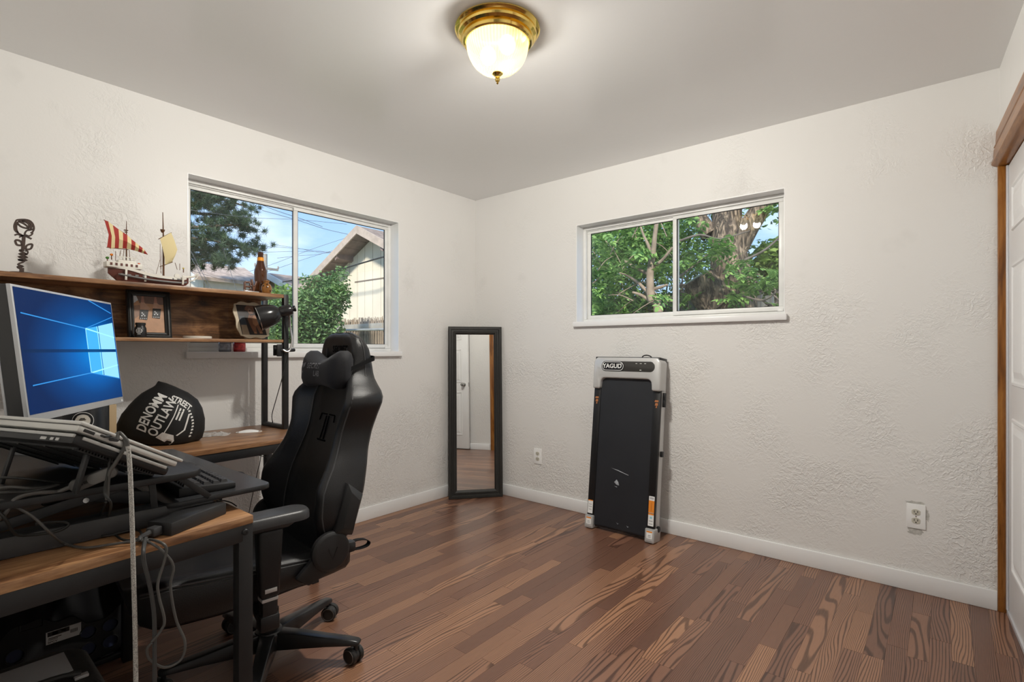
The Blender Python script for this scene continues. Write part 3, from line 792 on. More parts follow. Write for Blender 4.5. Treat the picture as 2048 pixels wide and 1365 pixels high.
        # copper warning print near the head
        for dv, w, h in ((0.0, 0.026, 0.012), (-0.02, 0.020, 0.016), (-0.036, 0.010, 0.012)):
            plate(MB(), [(-w / 2, -h / 2), (w / 2, -h / 2), (w / 2, h / 2), (-w / 2 + 0.004, h / 2)], TB(s * 0.211, 0.855 + dv, 0.0065), U, V, 0.0004).build('rail_print', m_cop, o, smooth=False)
    # knobs on the side, power cable at the top
    for v, h in ((0.885, 0.05), (0.845, 0.05), (0.53, 0.035)):
        slab('side_clip', hw - 0.004, hw + 0.012, v - h / 2, v + h / 2, -0.06, -0.035, m_rail, bev=0.003)
    MB().lathe([(0.017, 0), (0.019, 0.004), (0.019, 0.012), (0.014, 0.016)], TB(hw - 0.004, 0.075, -0.05), 16, axis=U).build('transport_wheel', m_rail, o)
    MB().tube([TB(0.06, 1.118, -0.06), TB(0.075, 1.142, -0.06), TB(0.10, 1.148, -0.062), TB(0.125, 1.14, -0.066), TB(0.14, 1.118, -0.07)], 0.004, smooth=5).build('power_cable', M_CORD, o)
    # scuffs on the belt
    m_sc = mat('chalky_scuff', (0.36, 0.38, 0.41), rough=0.8, var=0.3, vscale=40)
    for pts in ([(-0.08, 0.405), (-0.03, 0.393), (0.045, 0.374), (0.046, 0.377), (-0.03, 0.398)], [(-0.052, 0.318), (-0.035, 0.337), (-0.022, 0.322), (-0.016, 0.302), (-0.034, 0.305)], [(-0.05, 0.294), (-0.03, 0.288), (-0.03, 0.292)], [(-0.02, 0.07), (-0.012, 0.06), (-0.004, 0.066), (-0.012, 0.064)], [(0.05, 0.066), (0.058, 0.055), (0.066, 0.062), (0.058, 0.060)]):
        plate(MB(), pts, TB(0, 0, 0.0002), U, V, 0.0003).build('scuff', m_sc, o, smooth=False)
treadmill()

# ------------------------------------------------------------------ gaming chair
def lerp_tab(tab, x):
    if x <= tab[0][0]: return tab[0][1]
    for (a, va), (b, vb) in zip(tab, tab[1:]):
        if x <= b:
            t = (x - a) / (b - a); return va + (vb - va) * t
    return tab[-1][1]
def smooth_tab(tab, x):
    # gentle smoothing: average of neighbours
    d = 0.012
    return 0.25 * lerp_tab(tab, x - d) + 0.5 * lerp_tab(tab, x) + 0.25 * lerp_tab(tab, x + d)
def chair():
    o = thing('gaming_chair', (1.107, -2.275, 0), 'black leatherette high back gaming chair with neck pillow at the desk', 'chair', rotz=math.radians(-6.5))
    B = lambda mb, nm, m, par=o, **k: mb.build(nm, m, par, local=True, **k)
    Wt = [(0.43, 0.235), (0.47, 0.262), (0.50, 0.275), (0.56, 0.298), (0.66, 0.298), (0.74, 0.272), (0.80, 0.243), (0.87, 0.232), (0.93, 0.250), (0.97, 0.268), (0.995, 0.266), (1.02, 0.240), (1.045, 0.200), (1.075, 0.172), (1.12, 0.160), (1.18, 0.150), (1.215, 0.136), (1.235, 0.105), (1.243, 0.06)]
    FC = [(0.43, 0.105), (0.55, 0.128), (0.70, 0.165), (0.85, 0.214), (1.0, 0.256), (1.1, 0.270), (1.2, 0.268), (1.235, 0.272), (1.243, 0.285)]
    CR = [(0.43, 0.130), (0.48, 0.098), (0.54, 0.066), (0.60, 0.055), (0.68, 0.066), (0.74, 0.106), (0.80, 0.138), (0.87, 0.160), (0.97, 0.178), (1.0, 0.190), (1.04, 0.215), (1.09, 0.250), (1.14, 0.262), (1.2, 0.266), (1.235, 0.272), (1.243, 0.285)]
    RR = [(0.43, 0.170), (0.52, 0.202), (0.61, 0.232), (0.74, 0.272), (0.88, 0.318), (1.0, 0.346), (1.1, 0.350), (1.17, 0.344), (1.215, 0.325), (1.235, 0.310), (1.243, 0.298)]
    zs = [0.43 + 0.0225 * i for i in range(36)] + [1.225, 1.235, 1.243]
    zs = sorted(set(round(z, 4) for z in zs if z <= 1.243))
    loops = []
    for z in zs:
        w, fc, cr, rr = (smooth_tab(t, z) for t in (Wt, FC, CR, RR))
        half = [(0.0, fc), (0.36 * w, fc), (0.56 * w, fc - 0.002), (0.68 * w, fc + (cr - fc) * 0.22), (0.81 * w, fc + (cr - fc) * 0.72), (0.89 * w, cr + 0.001), (0.94 * w, cr + 0.003), (0.985 * w, cr + 0.018),
                (w, cr + (rr - cr) * 0.4), (0.985 * w, rr - 0.022), (0.93 * w, rr - 0.006), (0.8 * w, rr), (0.4 * w, rr + 0.004)]
        lp = half + [(0.0, rr + 0.005)] + [(-a, b) for a, b in reversed(half[1:])]
        loops.append([(a, b, z) for a, b in lp])
    back = B(MB().loft(loops), 'backrest', M_LEATHER, angle=80)
    fb = lambda z: smooth_tab(FC, z)
    # piping along the bolster crest, and the seams of the centre panel
    for s in (-1, 1):
        pts = [(s * 0.985 * smooth_tab(Wt, z) + s * 0.001, smooth_tab(CR, z) + 0.018, z) for z in [0.47 + 0.04 * i for i in range(15)]]
        B(MB().tube(pts, 0.0028, 6), 'piping', M_LEATHERS, back)
        pts = [(s * 0.6 * smooth_tab(Wt, z), smooth_tab(FC, z) - 0.002 + (smooth_tab(CR, z) - smooth_tab(FC, z)) * 0.12, z) for z in [0.50 + 0.04 * i for i in range(18)]]
        B(MB().tube(pts, 0.0022, 6), 'seam', M_LEATHERS, back)
        pts = [(s * 1.0 * smooth_tab(Wt, z), smooth_tab(CR, z) * 0.45 + smooth_tab(RR, z) * 0.55, z) for z in [1.07 + 0.018 * i for i in range(9)]]
        B(MB().tube(pts, 0.0018, 6), 'seam', M_LEATHERS, back)
    # serif T stitched into the back
    m_em = mat('emblem_black', (0.002, 0.002, 0.002), rough=0.95, spec=0.1, bump=0.02)
    tz = lambda z: fb(z) - 0.0015
    def tline(p, q, w=0.0042):
        B(MB().bar((p[0], tz(p[1]), p[1]), (q[0], tz(q[1]), q[1]), w, 0.0035, up=(0, 1, 0.25)), 'emblem_stroke', m_em, back, smooth=False)
    tline((-0.014, 0.815), (-0.010, 0.905)); tline((0.014, 0.815), (0.012, 0.905)); pass
    tline((-0.058, 0.911), (-0.008, 0.911)); tline((0.010, 0.911), (0.060, 0.911)); tline((-0.058, 0.911), (-0.064, 0.884)); tline((0.060, 0.911), (0.066, 0.884))
    tline((-0.036, 0.811), (0.036, 0.811), 0.006)
    # neck pillow with raised corners
    pl = MB(); nu, nv = 28, 14; loops = []
    for i in range(nu + 1):
        u = -1 + 2 * i / nu; uu = max(-0.998, min(0.998, u)); e = (1 - abs(uu) ** 7) ** 0.5
        top = (0.042 + 0.062 * abs(uu) ** 1.6) * (0.30 + 0.70 * e); bot = -(0.062 + 0.026 * abs(uu) ** 2.0) * (0.30 + 0.70 * e)
        th = 0.052 * (1 - abs(uu) ** 6) ** 0.5 * (0.8 + 0.2 * abs(uu)) + 0.002
        lp = []
        for k in range(nv):
            a = 2 * math.pi * k / nv
            c, s_ = math.cos(a), math.sin(a)
            c = math.copysign(abs(c) ** 0.8, c); s_ = math.copysign(abs(s_) ** 0.75, s_)
            zc, zh = (top + bot) / 2, (top - bot) / 2
            z = zc + zh * s_; y = -th * c
            lp.append((0.170 * uu + 0.012, 0.216 + y + z * 0.12, 1.092 + z))
        loops.append(lp)
    pil = B(pl.loft(loops), 'neck_pillow', M_VELVET, angle=80)
    m_sil = mat('pillow_print', (0.22, 0.22, 0.23), rough=0.45, metal=0.3, bump=0.01)
    xd, yd = Vector((1, 0.0, 0)), Vector((0, 0.12, 1)).normalized()
    bvh = BVHTree.FromPolygons([v.co.copy() for v in pil.data.vertices], [tuple(p.vertices) for p in pil.data.polygons])
    def on_pillow(body, size, cx, cz, par, spacing=1.0):
        vs_, fs = text_mesh(body, size, 0.0, spacing=spacing, bold=0.0004)
        out = []
        for p in vs_:
            hit = bvh.ray_cast(Vector((cx + p.x, -0.2, cz + p.y)), Vector((0, 1, 0)))
            q = hit[0] if hit[0] else Vector((cx + p.x, 0.17, cz + p.y))
            out.append(q + Vector((0, -0.0012, 0)))
        B(MB().add(out, fs), 'lettering', m_sil, par, smooth=False)
    on_pillow('SECRET', 0.030, -0.012, 1.108, pil, 1.1); on_pillow('LAB', 0.030, 0.022, 1.078, pil, 1.15)
    for poly in ([(-0.128, 1.122), (-0.108, 1.118), (-0.105, 1.075)], [(-0.082, 1.122), (-0.102, 1.118), (-0.105, 1.075)]):
        out = [bvh.ray_cast(Vector((a, -0.2, z)), Vector((0, 1, 0)))[0] + Vector((0, -0.0016, 0)) for a, z in poly]
        B(MB().add(out, [(0, 1, 2)]), 'emblem', m_sil, pil, smooth=False)
    for s in (-1, 1):
        B(MB().strip([(s * 0.170, 0.222, 1.092), (s * 0.172, 0.262, 1.107), (s * 0.168, 0.315, 1.128), (s * 0.150, 0.352, 1.140), (s * 0.0, 0.362, 1.145)], 0.016, 0.003, (0, 0, 1), smooth=5), 'strap', M_CLOTHBLK, pil)
    # logo stitched on the head section, partly behind the pillow
    for body, zc, xc in (('SECRET', 1.175, 0.03), ('LAB', 1.148, 0.055)):
        text_on('lettering', body, 0.036, (xc, fb(zc) - 0.0035, zc), (1, 0, 0), (0, 0.05, 1), m_em, back, local=True, bold=0.001, spacing=1.1)
    # seat cushion
    ST = [(-0.452, 0.10, 0.425, 0.445), (-0.445, 0.185, 0.395, 0.468), (-0.43, 0.235, 0.375, 0.482), (-0.40, 0.262, 0.362, 0.492), (-0.36, 0.270, 0.355, 0.495), (-0.23, 0.276, 0.350, 0.485), (-0.06, 0.276, 0.355, 0.473), (0.06, 0.272, 0.362, 0.463), (0.14, 0.262, 0.366, 0.458), (0.19, 0.25, 0.368, 0.452), (0.205, 0.24, 0.375, 0.445)]
    loops = []
    for b, w, zb, zt in ST:
        k = min(1.0, (zt - zb) / 0.1)
        half = [(0, zt - 0.030 * k), (0.45 * w, zt - 0.028 * k), (0.62 * w, zt - 0.018 * k), (0.76 * w, zt - 0.004), (0.88 * w, zt), (0.965 * w, zt - 0.007 * k), (w, zt - 0.022 * k), (w, (zt + zb) / 2), (0.985 * w, zb + 0.02 * k), (0.94 * w, zb + 0.004), (0.7 * w, zb)]
        lp = half + [(0, zb)] + [(-a, z) for a, z in reversed(half[1:])]
        loops.append([(a, b, z) for a, z in lp])
    seat = B(MB().loft(loops), 'seat', M_LEATHER, angle=70)
    for s in (-1, 1):
        B(MB().tube([(s * 0.99 * w, b, zt - 0.011) for b, w, zb, zt in ST[2:]], 0.0035, 6, smooth=3), 'piping', M_LEATHERS, seat)
        B(MB().tube([(s * 1.0 * w, b, zt - 0.020) for b, w, zb, zt in ST[2:]], 0.0016, 6, smooth=3), 'piping', M_LEATHERS, seat)
    # reclining hinge covers and brackets
    m_br = mat('bracket_plastic', (0.016, 0.016, 0.017), rough=0.5, var=0.1, bump=0.1, bscale=500)
    for s in (-1, 1):
        ax = (s, 0, 0)
        bk = MB(); bk.prism([(s * 0.278, -0.015, 0.408), (s * 0.278, 0.028, 0.374), (s * 0.278, 0.092, 0.398), (s * 0.278, 0.148, 0.420), (s * 0.278, 0.135, 0.5), (s * 0.278, 0.075, 0.492)], (s * 0.022, 0, 0))
        br = B(bk, 'hinge_bracket', m_br, bevel=0.006)
        B(MB().lathe([(0.006, 0.0), (0.0065, 0.004), (0.005, 0.0045)], (s * 0.298, 0.083, 0.413), 12, axis=ax), 'bracket_hole', M_DARKGAP, br)
        d = B(MB().lathe([(0.066, 0), (0.067, 0.006), (0.067, 0.018), (0.060, 0.024), (0.055, 0.025), (0.004, 0.026)], (s * 0.288, 0.103, 0.473), 40, axis=ax), 'hinge_cover', m_br, angle=30)
        for q in ((0.02, 0.014), (-0.012, 0.016)):
            B(MB().bar((s * 0.3145, 0.103 + q[0], 0.473 + q[1]), (s * 0.3145, 0.106, 0.448), 0.004, 0.0015, up=ax), 'emblem', M_BLKPLAST, d, smooth=False)
        wd = MB()
        lo = [(0.112, 0.530), (0.180, 0.512), (0.222, 0.650), (0.166, 0.698)]
        cc = (0.172, 0.60)
        loops = [[(s * 0.270, b, z) for b, z in lo], [(s * 0.306, b, z) for b, z in lo], [(s * 0.326, cc[0] + (b - cc[0]) * 0.55, cc[1] + (z - cc[1]) * 0.72) for b, z in lo]]
        B(wd.loft(loops), 'side_cover', m_br, bevel=0.002)
    # release strap loop behind the seat, lever pod
    B(MB().strip([(0.235, 0.19, 0.452), (0.235, 0.225, 0.462), (0.235, 0.262, 0.458), (0.237, 0.282, 0.444), (0.238, 0.272, 0.432), (0.238, 0.235, 0.430), (0.238, 0.20, 0.436)], 0.022, 0.003, (1, 0, 0), smooth=5), 'strap_loop', M_CLOTHBLK)
    B(MB().cbox((0.255, 0.196, 0.455), (0.04, 0.035, 0.04)), 'recline_lever', m_br, bevel=0.01)
    # armrests
    m_pad = mat('armrest_pad', (0.040, 0.040, 0.042), rough=0.38, var=0.1, bump=0.08, bscale=350)
    for s in (-1, 1):
        ar = B(MB().hexa([(s * 0.305, -0.142, 0.40), (s * 0.352, -0.142, 0.40), (s * 0.352, -0.085, 0.40), (s * 0.305, -0.085, 0.40), (s * 0.303, -0.150, 0.612), (s * 0.356, -0.150, 0.612), (s * 0.356, -0.074, 0.612), (s * 0.303, -0.074, 0.612)]), 'armrest_post', M_BLKPLAST, bevel=0.01, seg=3)
        B(MB().cbox((s * 0.328, -0.1135, 0.365), (0.038, 0.046, 0.10)), 'post_sleeve', M_BLKPLAST, ar, bevel=0.006)
        B(MB().cbox((s * 0.328, -0.1135, 0.320), (0.046, 0.06, 0.05)), 'post_foot', M_BLKPLAST, ar, bevel=0.008)
        B(MB().cbox((s * 0.328, -0.1135, 0.393), (0.0405, 0.0485, 0.010)), 'height_scale', M_SILVER, ar, bevel=0.001)
        B(MB().cbox((s * 0.3535, -0.113, 0.424), (0.002, 0.036, 0.013)), 'sticker', M_SILVER, ar, bevel=0.0005)
        B(MB().hexa([(s * 0.305, -0.16, 0.608), (s * 0.352, -0.16, 0.608), (s * 0.352, -0.06, 0.608), (s * 0.305, -0.06, 0.608), (s * 0.290, -0.19, 0.630), (s * 0.366, -0.19, 0.630), (s * 0.366, -0.03, 0.630), (s * 0.290, -0.03, 0.630)]), 'pad_carrier', M_BLKPLAST, ar, bevel=0.004)
        pd = MB(); loops = []
        for h, k in ((0.628, 0.0), (0.634, 0.0), (0.648, -0.001), (0.656, -0.006), (0.6585, -0.014)):
            oo = rrect(0.105 + 2 * k, 0.275 + 2 * k, 0.045 + k * 0.8, 6)
            loops.append([(s * 0.325 + a, -0.125 + b, h + (0.004 if b > 0.1 else 0) * 0) for a, b in oo])
        B(pd.loft(loops), 'armrest_pad', m_pad, angle=50)
        B(MB().bar((s * 0.328, -0.1135, 0.318), (s * 0.06, -0.08, 0.318), 0.055, 0.014), 'arm_bracket', M_STEEL, bevel=0.003)
    # mechanism, gas lift
    B(MB().cbox((0, -0.05, 0.325), (0.24, 0.32, 0.06)), 'tilt_mechanism', M_STEEL, bevel=0.012)
    B(MB().lathe([(0.012, 0), (0.026, 0.004), (0.028, 0.05), (0.022, 0.07)], (0.03, -0.30, 0.325), 18, axis=(0, 0.98, -0.2)), 'tension_knob', M_BLKPLAST)
    lift = MB().lathe([(0.034, 0.085), (0.034, 0.20), (0.030, 0.20), (0.030, 0.255), (0.026, 0.255), (0.026, 0.30)], (0, 0, 0), 28)
    B(lift, 'gas_lift', M_BLKPLAST, angle=30)
    hub = MB().lathe([(0.03, 0.05), (0.045, 0.055), (0.052, 0.085), (0.052, 0.115), (0.046, 0.125), (0.035, 0.127)], (0, 0, 0), 30)
    hb = B(hub, 'base_hub', mat('base_aluminium', (0.040, 0.040, 0.042), rough=0.28, metal=0.6, var=0.1, bump=0.03), angle=30)
    m_base = MATS['base_aluminium']
    m_wh = mat('caster_tyre', (0.022, 0.022, 0.022), rough=0.5, var=0.15, bump=0.1)
    m_rim = mat('caster_rim', (0.20, 0.19, 0.18), rough=0.35, metal=0.5)
    for k in range(5):
        a = math.radians(45 + 72 * k); d = Vector((math.cos(a), math.sin(a), 0)); e = Vector((-d.y, d.x, 0))
        loops = []
        for r, w, z0, z1 in ((0.035, 0.034, 0.060, 0.122), (0.12, 0.031, 0.066, 0.116), (0.22, 0.027, 0.072, 0.104), (0.30, 0.024, 0.074, 0.096), (0.335, 0.022, 0.074, 0.090), (0.345, 0.016, 0.076, 0.086)):
            loops.append([d * r + e * w + UP * z0, d * r + e * (w * 0.75) + UP * z1, d * r - e * (w * 0.75) + UP * z1, d * r - e * w + UP * z0])
        B(MB().loft(loops), 'base_leg', m_base, bevel=0.004)
        ca = a + (0.9 if k % 2 else -0.5) + k
        f = Vector((math.cos(ca), math.sin(ca), 0)); g = Vector((-f.y, f.x, 0))
        c0 = d * 0.328
        hood = MB(); c = c0 - f * 0.012 + UP * 0.031
        hood.lathe([(0.008, 0.035), (0.008, 0.077)], (c0.x, c0.y, 0), 12)
        hood.lathe([(0.020, -0.007), (0.026, -0.006), (0.026, 0.006), (0.020, 0.007)], c, 18, axis=g)
        cs = B(hood, 'caster', m_wh)
        for s in (-1, 1):
            B(MB().lathe([(0.012, 0.008), (0.028, 0.008), (0.031, 0.011), (0.031, 0.022), (0.027, 0.026), (0.022, 0.0265), (0.006, 0.0265)], c, 26, axis=g * s), 'wheel', m_wh, cs, angle=30)
            B(MB().lathe([(0.0255, 0.0262), (0.0255, 0.0278), (0.0235, 0.0278), (0.0235, 0.0262)], c, 26, axis=g * s), 'wheel_ring', m_rim, cs, angle=30)
chair()

# ------------------------------------------------------------------ L-shaped desk with hutch
ZT = 0.75
desk = thing('l_shaped_desk', (0.9, -2.85, 0), 'rustic brown L shaped desk with black steel frame and wall side hutch', 'desk')
D = lambda mb, nm, m, par=desk, **k: mb.build(nm, m, par, **k)
XM = lambda y: 1.695 + (-2.591 - y) * 0.104       # end edge of the long arm (boards are a touch out of square)
YF, YB = -2.591, YN + 0.02
D(MB().prism([(0.70, YB, 0.73), (XM(YB), YB, 0.73), (XM(YF), YF, 0.73), (0.70, YF, 0.73)], (0, 0, 0.02)), 'desktop_board', M_DESKY, bevel=0.0015)
D(MB().prism([(0.10, YB, 0.73), (0.699, YB, 0.73), (0.682, YF, 0.73), (0.633, -1.80, 0.73), (0.10, -1.80, 0.73)], (0, 0, 0.02)), 'desktop_board', M_DESKY, bevel=0.0015)
fr = 0.035
def fbar(p, q, nm='frame_rail'): D(MB().bar(p, q, fr * 0.75, 0.042), nm, M_STEEL, bevel=0.002)
zr = 0.709
fbar((XM(YF) - 0.016, YF - 0.004, zr), (XM(YB) - 0.016, YB + 0.01, zr))
fbar((XM(YF) - 0.03, YF - 0.016, zr), (0.70, YF - 0.016, zr)); fbar((XM(YB) - 0.03, YB + 0.016, zr), (0.12, YB + 0.016, zr))
fbar((0.665, YF, zr), (0.617, -1.812, zr)); fbar((0.116, YB + 0.03, zr), (0.116, -1.81, zr)); fbar((0.13, -1.816, zr), (0.617, -1.816, zr))
for lx, ly in ((XM(YF) - 0.018, YF - 0.018), (XM(YB) - 0.018, YB + 0.018), (0.68, YF - 0.018), (0.617, -1.818), (0.118, -1.818), (0.118, YB + 0.018)):
    D(MB().box((lx - fr / 2, ly - fr / 2, 0.0), (lx + fr / 2, ly + fr / 2, 0.73)), 'leg', M_STEEL, bevel=0.002)
for x_, y_ in ((XM(YF) - 0.0005, YF - 0.020), (XM(YB) - 0.0005, YB + 0.05)):
    D(MB().lathe([(0.008, 0), (0.008, 0.002), (0.006, 0.004), (0.0025, 0.0042), (0.002, 0.003)], (x_, y_, 0.712), 16, axis=(1, 0, 0)), 'bolt', M_STEEL)
# hutch: side frames, shelves, back panel
HX0, HX1 = 0.105, 0.37
HY1, HY0 = -1.822, -3.12
for yy in (HY1 - 0.014, -2.50 + 0.0, HY0):
    if yy == -2.50: continue
    for xx in (HX0 + 0.014, HX1 - 0.014):
        D(MB().box((xx - 0.013, yy - 0.013, ZT), (xx + 0.013, yy + 0.013, 1.466)), 'hutch_post', M_STEEL, bevel=0.0015)
    D(MB().box((HX0 + 0.027, yy - 0.013, ZT), (HX1 - 0.027, yy + 0.013, ZT + 0.02)), 'hutch_foot', M_STEEL, bevel=0.0015)
D(MB().box((HX0, HY0, 1.447), (HX1, HY1 - 0.028, 1.466)), 'hutch_shelf', M_DESKY, bevel=0.0015)
D(MB().box((HX0 + 0.03, HY0 + 0.014, 1.211), (HX1, HY1 - 0.03, 1.226)), 'hutch_shelf', M_DESKY, bevel=0.0015)
D(MB().box((HX0 + 0.028, HY0 + 0.014, 1.226), (HX0 + 0.040, -2.04, 1.447)), 'hutch_back_panel', M_PANELY, bevel=0.001)
D(MB().box((HX0 + 0.028, -2.04, 1.226), (HX0 + 0.040, HY1 - 0.045, 1.447)), 'hutch_back_panel', M_PANELY, bevel=0.001)

# ------------------------------------------------------------------ sit-stand riser on the long arm
riser = thing('desk_riser', (1.3, -2.9, ZT), 'black sit stand desk converter with a lower keyboard tray', 'desk riser')
m_tray = mat('dark_laminate', (0.035, 0.036, 0.039), rough=0.22, var=0.04, bump=0.02, bscale=300)
m_deckt = mat('black_laminate', (0.012, 0.012, 0.013), rough=0.42, var=0.3, vscale=7, bump=0.05, bscale=200)
R = lambda mb, nm, m, par=riser, **k: mb.build(nm, m, par, **k)
# base rails with rounded noses
for xr_ in (1.575, 0.86):
    prof = [(-2.645, 0.7505), (-2.642, 0.770), (-2.652, 0.785), (-2.675, 0.793), (-2.80, 0.795), (-3.10, 0.795), (-3.125, 0.787), (-3.13, 0.7505)]
    R(MB().loft([[(xx, y, z) for y, z in prof] for xx in (xr_ - 0.028, xr_ + 0.028)]), 'base_rail', M_GREYPLAST, bevel=0.004)
R(MB().box((0.88, -3.10, 0.7505), (1.55, -3.04, 0.77)), 'base_crossbar', M_STEEL, bevel=0.003)
# deck plate with rounded corners and a front notch
dk = rrect(0.86, 0.44, 0.05, 6)
R(plate(MB(), dk, (1.225, -2.905, 0.862), (1, 0, 0), (0, 1, 0), 0.016), 'deck', m_deckt, bevel=0.003)
# keyboard tray, wide grey board in front of and below the deck
tr_ = rrect(0.80, 0.26, 0.03, 6)
kt = R(plate(MB(), tr_, (1.215, -2.632, 0.787), (1, 0, 0), (0, 1, 0), 0.0118), 'keyboard_tray', M_STEEL, bevel=0.002)
R(plate(MB(), rrect(0.797, 0.257, 0.029, 6), (1.215, -2.632, 0.7988), (1, 0, 0), (0, 1, 0), 0.0012), 'tray_laminate', m_tray, kt)
for xx in (1.615, 0.83):
    for (p, q, w) in (((xx, -2.735, 0.862), (xx, -2.665, 0.799), 0.014), ((xx, -2.79, 0.862), (xx, -2.785, 0.799), 0.014)):
        R(MB().bar(p, q, 0.004, w, up=(1, 0, 0)) if False else MB().bar(p, q, w, 0.004, up=(1, 0, 0)), 'tray_hanger', M_STEEL, bevel=0.001)
# scissor arms
for xx in (1.54, 0.90):
    R(MB().bar((xx, -3.06, 0.80), (xx, -2.78, 0.856), 0.022, 0.008, up=(1, 0, 0)), 'lift_arm', M_GREYPLAST, bevel=0.002)
    R(MB().bar((xx - 0.012, -2.76, 0.80), (xx - 0.012, -2.96, 0.856), 0.030, 0.006, up=(1, 0, 0)), 'lift_arm', M_STEEL, bevel=0.002)
    R(MB().tube([(xx + 0.012, -2.90, 0.83), (xx - 0.03, -2.90, 0.83)], 0.006), 'pivot', M_CHROME)
R(MB().box((0.92, -2.97, 0.826), (1.52, -2.93, 0.84)), 'lift_crossbar', M_STEEL, bevel=0.003)
R(MB().tube([(1.50, -2.80, 0.856), (1.50, -2.80, 0.836), (1.44, -2.80, 0.836), (1.44, -2.80, 0.856)], 0.004), 'lever_guide', M_CHROME)

# ------------------------------------------------------------------ keyboard
kb_ = thing('keyboard', (1.40, -2.645, 0.80), 'compact black mechanical keyboard on the riser tray', 'keyboard', rotz=math.radians(-3))
KW, KD = 0.36, 0.135
tilt = 0.07
def KP(x_, y_, z_): return (x_, y_, z_ - y_ * tilt)
mb = MB(); mb.hexa([(-KW / 2, -KD / 2, 0.0), (KW / 2, -KD / 2, 0.0), (KW / 2, KD / 2, 0.0), (-KW / 2, KD / 2, 0.0), KP(-KW / 2, -KD / 2, 0.020), KP(KW / 2, -KD / 2, 0.020), KP(KW / 2, KD / 2, 0.020), KP(-KW / 2, KD / 2, 0.020)])
mb.build('case', M_BLKPLAST, kb_, local=True, bevel=0.004)
m_key = mat('keycap', (0.035, 0.035, 0.037), rough=0.42, var=0.1, bump=0.03)
def key_mesh(w):
    p = 0.0085; wh = w / 2
    mb = MB(); mb.loft([[(-wh, -p, 0), (wh, -p, 0), (wh, p, 0), (-wh, p, 0)], [(-wh + 0.002, -p + 0.002, 0.007), (wh - 0.002, -p + 0.002, 0.007), (wh - 0.002, p - 0.003, 0.007), (-wh + 0.002, p - 0.003, 0.007)]])
    ob = mb.build('key', m_key, kb_, local=True, smooth=False); me = ob.data; bpy.data.objects.remove(ob); return me
KM = {w: key_mesh(w * 0.019 - 0.0018) for w in (1, 1.25, 1.5, 1.75, 2, 2.25, 6.25)}
rows_k = [[1] * 13 + [2, 1, 1, 1], [1.5] + [1] * 12 + [1.5, 1, 1, 1], [1.75] + [1] * 11 + [2.25, 1, 1, 1], [2.25] + [1] * 10 + [1.75, 1, 1, 1, 1], [1.25] * 3 + [6.25] + [1.25] * 4 + [1, 1]]
for r_i, row in enumerate(rows_k):
    # the user sits on the +y side, so the first row lies at -y
    yk = -KD / 2 + 0.022 + r_i * 0.0225; tot = sum(row) * 0.019; xk = -tot / 2
    for w in row:
        ko = bpy.data.objects.new('key', KM[w]); COL.objects.link(ko); ko.parent = kb_
        ko.location = KP(xk + w * 0.019 / 2, yk, 0.020); ko.rotation_euler = (-tilt, 0, 0); xk += w * 0.019

